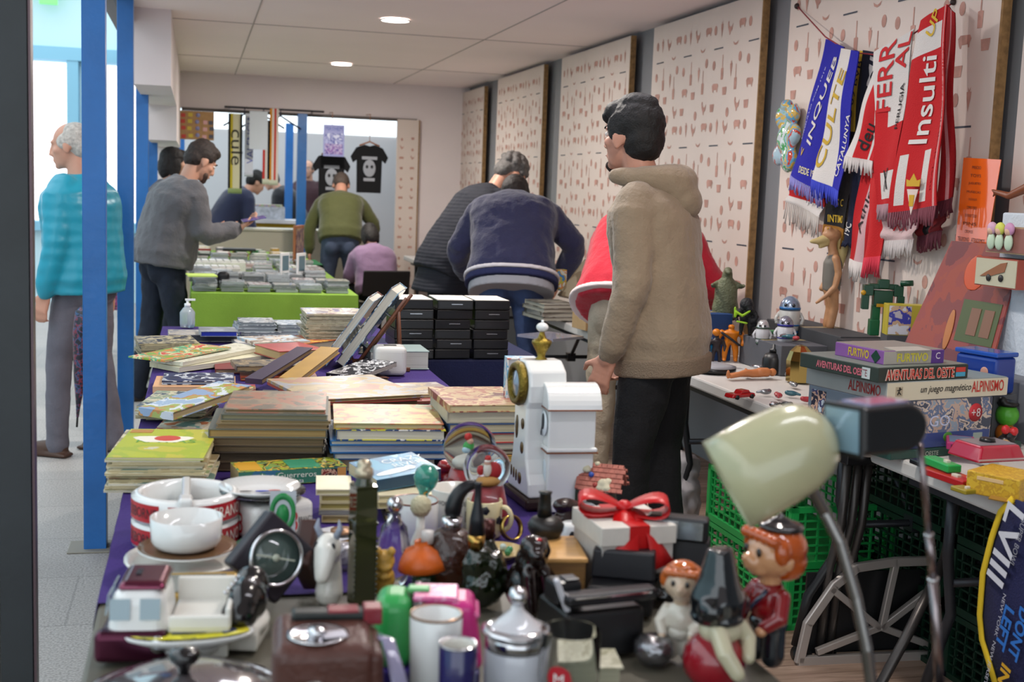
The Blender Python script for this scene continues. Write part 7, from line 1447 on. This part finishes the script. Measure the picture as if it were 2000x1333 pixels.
t=thing('trestle_leg_set','dark steel trestle leg bundle under the table joint','table leg',(1.93,3.30,0)); ds=mat('#4a4644',.35,metal=.6)
for dx in (0,.035,.07): b=MB(); b.tube([(dx,0,.70),(dx-.005,.01,.45),(dx-.03,.02,.30),(dx+.06 if dx>.05 else dx-.04,.03,.0)],.014); b.build('leg_tube',ds,t)
b=MB(); b.box((.035,-.01,.67),(.13,.06,.05)); b.build('bracket',mat('#17171a',.4),t,bevel=.004); b=MB(); b.box((.12,-.04,.672),(.1,.004,.035)); b.build('warning_label',mat('#6c6c64',.5),t)
t=thing('steel_support_leg','grey steel tube leg slanting from the table joint to the floor','table leg',(1.86,3.0,0)); b=MB(); b.tube([(.22,.0,.42),(.10,-.02,.2),(.02,-.04,.08),(0,-.05,.0)],.015); b.tube([(.22,0,.42),(.26,.0,.7)],.013); b.build('leg_tube',ds,t)
# hanging towel
TX=1.835; tp=[(1972,974),(1950,1000),(1938,1050),(1925,1120),(1914,1200),(1914,1248),(1925,1290),(1940,1340)]
Lp=[PX(x,y,TX) for x,y in tp]; t=thing('football_towel','navy football towel with yellow border, numerals and lettering hung over the table','towel',(TX,Lp[0].y,Lp[0].z)); o=V(t.location)
yr=1.70
def twl(name,m,yo,y1,off): 
    b=MB(); vs=[];fs=[]
    for p in Lp: a=p-o; 
    n=len(Lp)
    for p in Lp:
        for k in range(9):
            yy=(p.y-yo)+(y1-(p.y-yo))*k/8 if y1 is not None else p.y-yo*k/8
            vs.append((-off-.008*math.sin(p.z*14+k*.7),yy-o.y,p.z-o.z))
    for i in range(n-1):
        for k in range(8): a=i*9+k; fs.append((a,a+9,a+10,a+1))
    b.add(vs,fs,sm=True); return b.build(name,m,t,solid=.004)
twl('towel_body',mat('#171a44',.95,bump=.4,bs=200),.012,yr,.0)
b=MB(); b.tube([p-o+V((-.004-.008*math.sin(p.z*14),-.006,0)) for p in Lp],.0095,n=8,flat=.5,side=(0,1,0)); b.build('yellow_border',mat('#c8a81c',.8),t)
def tfn(px,py,rot):
    c0=PX(px,py,TX-.012); cr,sr=math.cos(R(rot)),math.sin(R(rot))
    return lambda x,y,z_: c0-o+V((-.004,-(x*cr-y*sr),(x*sr+y*cr)))
text('LVIII',.065,mat('#c4c4cc',.8),t,None,width=.20,fn=tfn(1966,1065,-106),bold=.02); text('SUPER BOWL',.016,mat('#8c8c94',.8),t,None,width=.12,fn=tfn(1990,1062,-104)); text('NEW YORK  NEW JERSEY',.014,mat('#a8a8b4',.8),t,None,width=.24,fn=tfn(1945,1250,-100))
text('DONT',.036,mat('#2468b8',.8),t,None,width=.13,fn=tfn(1992,1240,-103),bold=.03); text('LEFT',.034,mat('#2468b8',.8),t,None,width=.11,fn=tfn(1965,1228,-103),bold=.03); text('IN',.034,mat('#c8981c',.8),t,None,width=.05,fn=tfn(1964,1320,-103),bold=.03)
# small things before the clocks
c,k=G(1120,1065); t=thing('leather_figure','dark brown lidded leather-look figure between clocks and black vase','figure',(c.x,c.y+.05,TT),R(20)); b=MB(); b.ball((0,0,.03),(.03,.024,.03)); b.ball((-.008,0,.062),(.026,.02,.014)); b.ball((.012,.0,.052),(.016,.016,.02)); b.limb([(-.05,0,.03),(-.02,0,.035)],[.009,.012]); b.build('body',mat('#24130f',.3,coat=.3),t,vox=.003,smooth=1,disp=.005,dsc=.02)
c,k=G(1138,1100); t=thing('china_pot','white china pot with a black figure print left of the gift box','pot',(c.x-.005,c.y+.06,TT)); b=MB(); b.lathe([(0,0),(.022,0),(.024,.02),(.022,.05),(.018,.055),(0,.055)],28); b.build('pot_body',porc,t); b=MB(); b.ball((-.006,-.0225,.028),(.007,.003,.016)); b.build('figure_print',bkt,t)
c,k=G(985,1110); t=thing('trinket_dish','shallow cream dish with glass beads before the football mug','dish',(c.x,c.y+.05,TT)); b=MB(); b.lathe(platepr(.05,.012),36); b.build('dish_body',mat('#b09c6c',.4),t)
for i in range(7): b=MB(); b.ball((.022*math.cos(i*.9),.022*math.sin(i*.9),.013),.007,n=10); b.build('bead',mat(('#2c7a4c','#b8c8c0','#8c2424')[i%3],.1,coat=.6),t)
c,k=G(1010,1075); t=thing('brass_bracelet','brass and silver bangle leaning beside the football mug','bangle',(c.x,c.y+.05,TT+.024),rot=(R(70),0,R(25))); b=MB(); b.ring([(.022,-.006),(.025,-.006),(.025,.006),(.022,.006)],36); tag(b.build('bangle_ring',mat('#a88c4c',.25,metal=1),t),None,None) if False else b.build('bangle_ring',mat('#a88c4c',.25,metal=1),t)
c,k=G(905,1130); lathe_thing('amber_tumbler','small amber cut glass tumbler behind the toy camera','glass',(c.x+.01,c.y-.02,TT),[('glass_body',mat('#8c4c14',.05,trans=.8,coat=.5),[(0,0),(.016,0),(.02,.01),(.024,.04),(.022,.04),(.018,.012),(0,.008)])],n=10)
c,k=G(770,1165); lathe_thing('pewter_lid','small pewter lid with a round knob left of the toy camera','lid',(c.x+.03,c.y-.06,TT),[('lid_body',mat('#6c6a6c',.3,metal=.8),[(0,0),(.034,0),(.034,.006),(.02,.014),(.005,.02),(.004,.026),(0,.026)]),('knob',mat('#8c8a8c',.25,metal=.8),[(0,.024),(.006,.026),(.008,.032),(.005,.038),(0,.039)])])
# ---------- far hall ----------
c=PY(378,245,12.3); t=thing('badge_board','cork board pinned with many small badges hanging by the far opening','board',(c.x,12.3,c.z)); b=MB(); b.box((0,0,0),(.38,.015,.27)); b.build('cork_panel',mat('#a8845c',.8,var=.1,vs=30),t)
for i in range(22):
    x=-.16+.065*(i%6)+rng.uniform(-.01,.01); z=-.10+.065*(i//6)+rng.uniform(-.01,.01); b=MB(); 
    if i%3: b.box((x,-.01,z),(.04,.006,.035))
    else: b.lathe([(0,0),(.02,0),(.02,.006),(0,.006)],14,tf=trs((x,-.006,z),(R(90),0,0)))
    b.build('badge',mat(('#d8d4d0','#b83c34','#c8b040','#8c8cb8','#d0a0a0','#4c4c58')[i%6],.4),t)
def hang(label,x,z1,z0,w_,cols,txt=None,tc='#222222',rot=90,th=.09,tw=.5,fr_='#c8ccb8',X0=None,Y=12.28):
    c1=PY(x,z1,Y); c0=PY(x,z0,Y); t=thing('hanging_scarf',label,'scarf',(c1.x,Y,c0.z)); H=c1.z-c0.z; ww=w_*K(c1)
    b=MB(); n=len(cols)
    for i,cc in enumerate(cols): b.box((-ww/2+ww*(i+.5)/n,0,H/2),(ww/n,.012,H),i)
    b.build('knit',[mat(cc,.9) for cc in cols],t); b=MB()
    for i in range(9): b.tube([(-ww/2+ww*(i+.5)/9,0,.005),(-ww/2+ww*(i+.5)/9,.0,-.05)],.006,n=5)
    b.build('fringe',mat(fr_,.9),t)
    if txt: text(txt,th,mat(tc,.7),t,(ww*.1,-.008,H*.58),(PI/2,R(0),0) if rot==0 else (0,0,0),fn=(lambda x_,y_,z_: V((ww*.12-y_,-.0075,H*.55+x_))) if rot==90 else (lambda x_,y_,z_: V((ww*.12+y_,-.0075,H*.55-x_))),width=tw)
hang('cream scarf with yellow edge lettered culé, hanging in the far opening',460,222,368,27,['#1a1a1a','#b8a82c','#c8c4a4','#c8c4a4','#c8c4a4','#1a1a1a'],'culé','#1c1c1c',-90,.11,.34,'#9cb060')
hang('white scarf with blue letters in the far opening',487,222,335,16,['#c8ccd8','#c8ccd8'],'VALENCIA','#3a44a0',90,.06,.46,'#c8ccd8')
hang('red and black scarf in the far opening',521,235,350,14,['#b83430','#c8c4c0','#141414'],None)
hang('white, orange and red scarf, rightmost in the far opening',536,212,352,17,['#c8841c','#d0c8c0','#b84038','#d0c8c0'],None)
c=PY(505,255,12.1); b=MB(); b.box((0,0,0),(.17,.006,.36)); tag(b.build('price_sheet',mat('#b8c0c8',.5),loc=(c.x,12.1,c.z)),'pale printed sheet hanging between the far scarves','paper')
for i,(x,y,lb) in enumerate(((478,212,'left'),(515,208,'middle'),(548,215,'right'))):
    c=PY(x,y,12.3); c.z=2.075; t=thing('coat_hanger','dark plastic clothes hanger among the far scarves, %s one'%lb,'hanger',(c.x,12.3,c.z)); b=MB(); b.tube([(-.2,0,-.13),(0,0,-.01),(.2,0,-.13)],.010,n=6); b.build('arms',mat('#1c2040',.5),t); b=MB(); b.tube([(0,0,-.01),(0,0,.04),(.02,0,.06),(.03,0,.04)],.005,n=6); b.build('hook',mat('#1c2040',.5),t)
b=MB(); b.tube([(.25,12.3,2.125),(1.2,12.3,2.125)],.01,n=8); b.tube([(.3,12.3,2.125),(.3,12.52,2.13)],.008,n=8); b.tube([(1.1,12.3,2.125),(1.1,12.52,2.13)],.008,n=8); tag(b.build('hanging_rail',mat('#2c2c34',.4)),'thin dark rail across the far opening holding the scarves','rail')
for x,y1,lab in ((722,283,'black T-shirt with a grey skull-like print on a wooden hanger'),(648,300,'black T-shirt under the violet poster, half hidden by the olive man')):
    c=PY(x,y1,12.2); t=thing('t_shirt',lab,'t-shirt',(c.x,12.2,c.z-.47)); b=MB(); b.prism([(-.12,0),(.12,0),(.125,.32),(.16,.29),(.185,.35),(.13,.44),(.05,.47),(0,.455),(-.05,.47),(-.13,.44),(-.185,.35),(-.16,.29),(-.125,.32)],.03,0,trs((0,.015,0),(R(90),0,0))); b.build('shirt_body',mat('#0e0f13',.9),t,bevel=.006)
    b=MB(); b.ball((0,-.018,.24),(.062,.004,.085),n=18); b.box((0,-.018,.34),(.15,.004,.03)); b.box((0,-.018,.13),(.11,.004,.03)); b.build('chest_print',mat('#9ca0a8',.8),t); b=MB()
    for q in (-1,1): b.ball((q*.024,-.022,.255),(.014,.003,.018),n=10)
    b.build('print_detail',mat('#2a2c30',.8),t); b=MB(); b.tube([(-.1,0,.46),(0,0,.50),(.1,0,.46)],.008,n=6); b.tube([(0,0,.5),(0,0,2.12-(c.z-.47)),(0,.32,2.13-(c.z-.47))],.003,n=6); b.build('hanger',mat('#9c6030',.5),t)
c=PY(652,275,12.0); t=thing('music_poster','violet and white printed poster hanging above the olive man','poster',(c.x,12.0,c.z)); b=MB(); b.box((0,0,0),(.20,.004,.30)); b.build('sheet',mat('#8c90c0',.4),t); b=MB(); b.box((0,-.003,-.08),(.17,.002,.10),0); b.box((0,-.003,.02),(.17,.002,.10),1); b.build('picture',[art(['#7c5c9c','#a89cc0','#54408c'],27,30),art(['#c0c4dc','#5a60a0','#9ca0c8'],28,30)],t); text('MAYHEM',.04,mat('#3c54a0',.5),t,(0,-.004,.115),(PI/2,0,0),width=.16)
# far counter and baskets
t=thing('far_counter','white counter with yellow front in the far unit','counter',(.78,14.4,0)); b=MB(); b.box((0,0,.98),(1.1,.5,.04)); b.build('counter_top',mat('#d8d8dc',.4),t); b=MB(); b.box((0,.02,.48),(1.0,.4,.96)); b.build('front_panel',mat('#b89c1c',.6),t)
t=thing('display_cabinet','long low cream cabinet crossing the far opening behind the lime table','cabinet',(.85,13.2,0)); b=MB(); b.box((0,0,.46),(1.9,.4,.92)); b.build('cabinet_body',mat('#b8b09c',.5),t,bevel=.004); b=MB(); b.box((0,0,.93),(1.94,.44,.02)); b.build('cabinet_top',mat('#cfc8b4',.4),t)
t=thing('wire_basket','white wire basket of small goods on the far counter','basket',(.72,14.4,1.001)); b=MB(); b.box((0,0,.07),(.5,.3,.14)); b.build('basket_body',mat('#b0b4bc',.4,var=.3,vs=30),t); b=MB(); b.box((0,0,.15),(.45,.26,.03)); b.build('goods',art(['#b8b0a4','#6c9c4c','#c08c8c','#8c8ca0'],29,30),t)
b=MB(); b.box((0,0,0),(.03,.3,.3)); 
t=thing('black_bag','black bag standing left of the far wire basket','bag',(.36,14.4,1.001)); b=MB(); b.ball((0,0,.09),(.12,.1,.1)); b.build('bag_body',mat('#141416',.6),t,vox=.015,smooth=2)
# magenta bag of passer-by
c=PY(222,555,9.9); t=thing('patterned_bag','magenta patterned bag carried by a passer-by between the posts','bag',(c.x,9.9,c.z-.2)); b=MB(); b.box((0,0,.16),(.2,.12,.32)); b.build('bag_body',art(['#8c2c6c','#3c3440','#b85c90','#2c2830'],30,20),t,bevel=.03,seg=3); b=MB(); b.tube([(-.06,0,.31),(-.04,0,.46),(.04,0,.46),(.06,0,.31)],.008,n=6); b.build('strap',mat('#222028',.5),t)
person('passer-by in dark clothes carrying a magenta bag beyond the posts',(c.x-.22,10.0),R(10),1.66,top='#2c2c38',hair='#2a1f1a',hairkind='long',trous='#2a2c36',vox=.016,bulk=1.1,foldst=.01)
for o in bpy.data.objects:
    l=o.get('label')
    if l and len(l.split())>16: o['label']=' '.join(l.replace(' from the top of ',' down in ').split()[:16])

SUB={'lettering':('front_face','cover','knit','sheet','body','jar_body','mug_body','box_body','shell','bowl','towel_body','glass_body'),'crest':('knit',),'needle':('dial',),'dial_knob':('case_body',),'cover_drawing':('cover',),'bird_drawing':('cover',),'spine_picture':('cover',),'cover_panel':('cover',),'emblem':('card_sheet','glass_body'),'shutter_plate':('viewfinder','viewfinder_hump','body'),'flash_reflector':('flash_housing',),'strap_buckle':('strap',),'chrome_strip':('head_shell',),'reflector':('front_frame',),'print_detail':('chest_print',),'coin_slot':('roof',),'age_mark':('front_face',),'blue_strip':('front_face',),'label_holder':('front_panel',),'emblem_figure':('maker_emblem',),'tape':('box_body',),'muzzle':('head',),'horn':('head',),'grey_panel':('shell',),'plane_print':('box_front',),'copper_line':('upper_case',),'painted_bird':('dial',)}
bpy.context.view_layer.update()
for o in list(bpy.data.objects):
    k=o.name.split('.')[0]
    if k in SUB and o.parent and o.parent.get('category'):
        sib=[c for c in o.parent.children if c.name.split('.')[0] in SUB[k] and c is not o]
        sib.sort(key=lambda c: SUB[k].index(c.name.split('.')[0]))
        if sib: o.parent=sib[0]
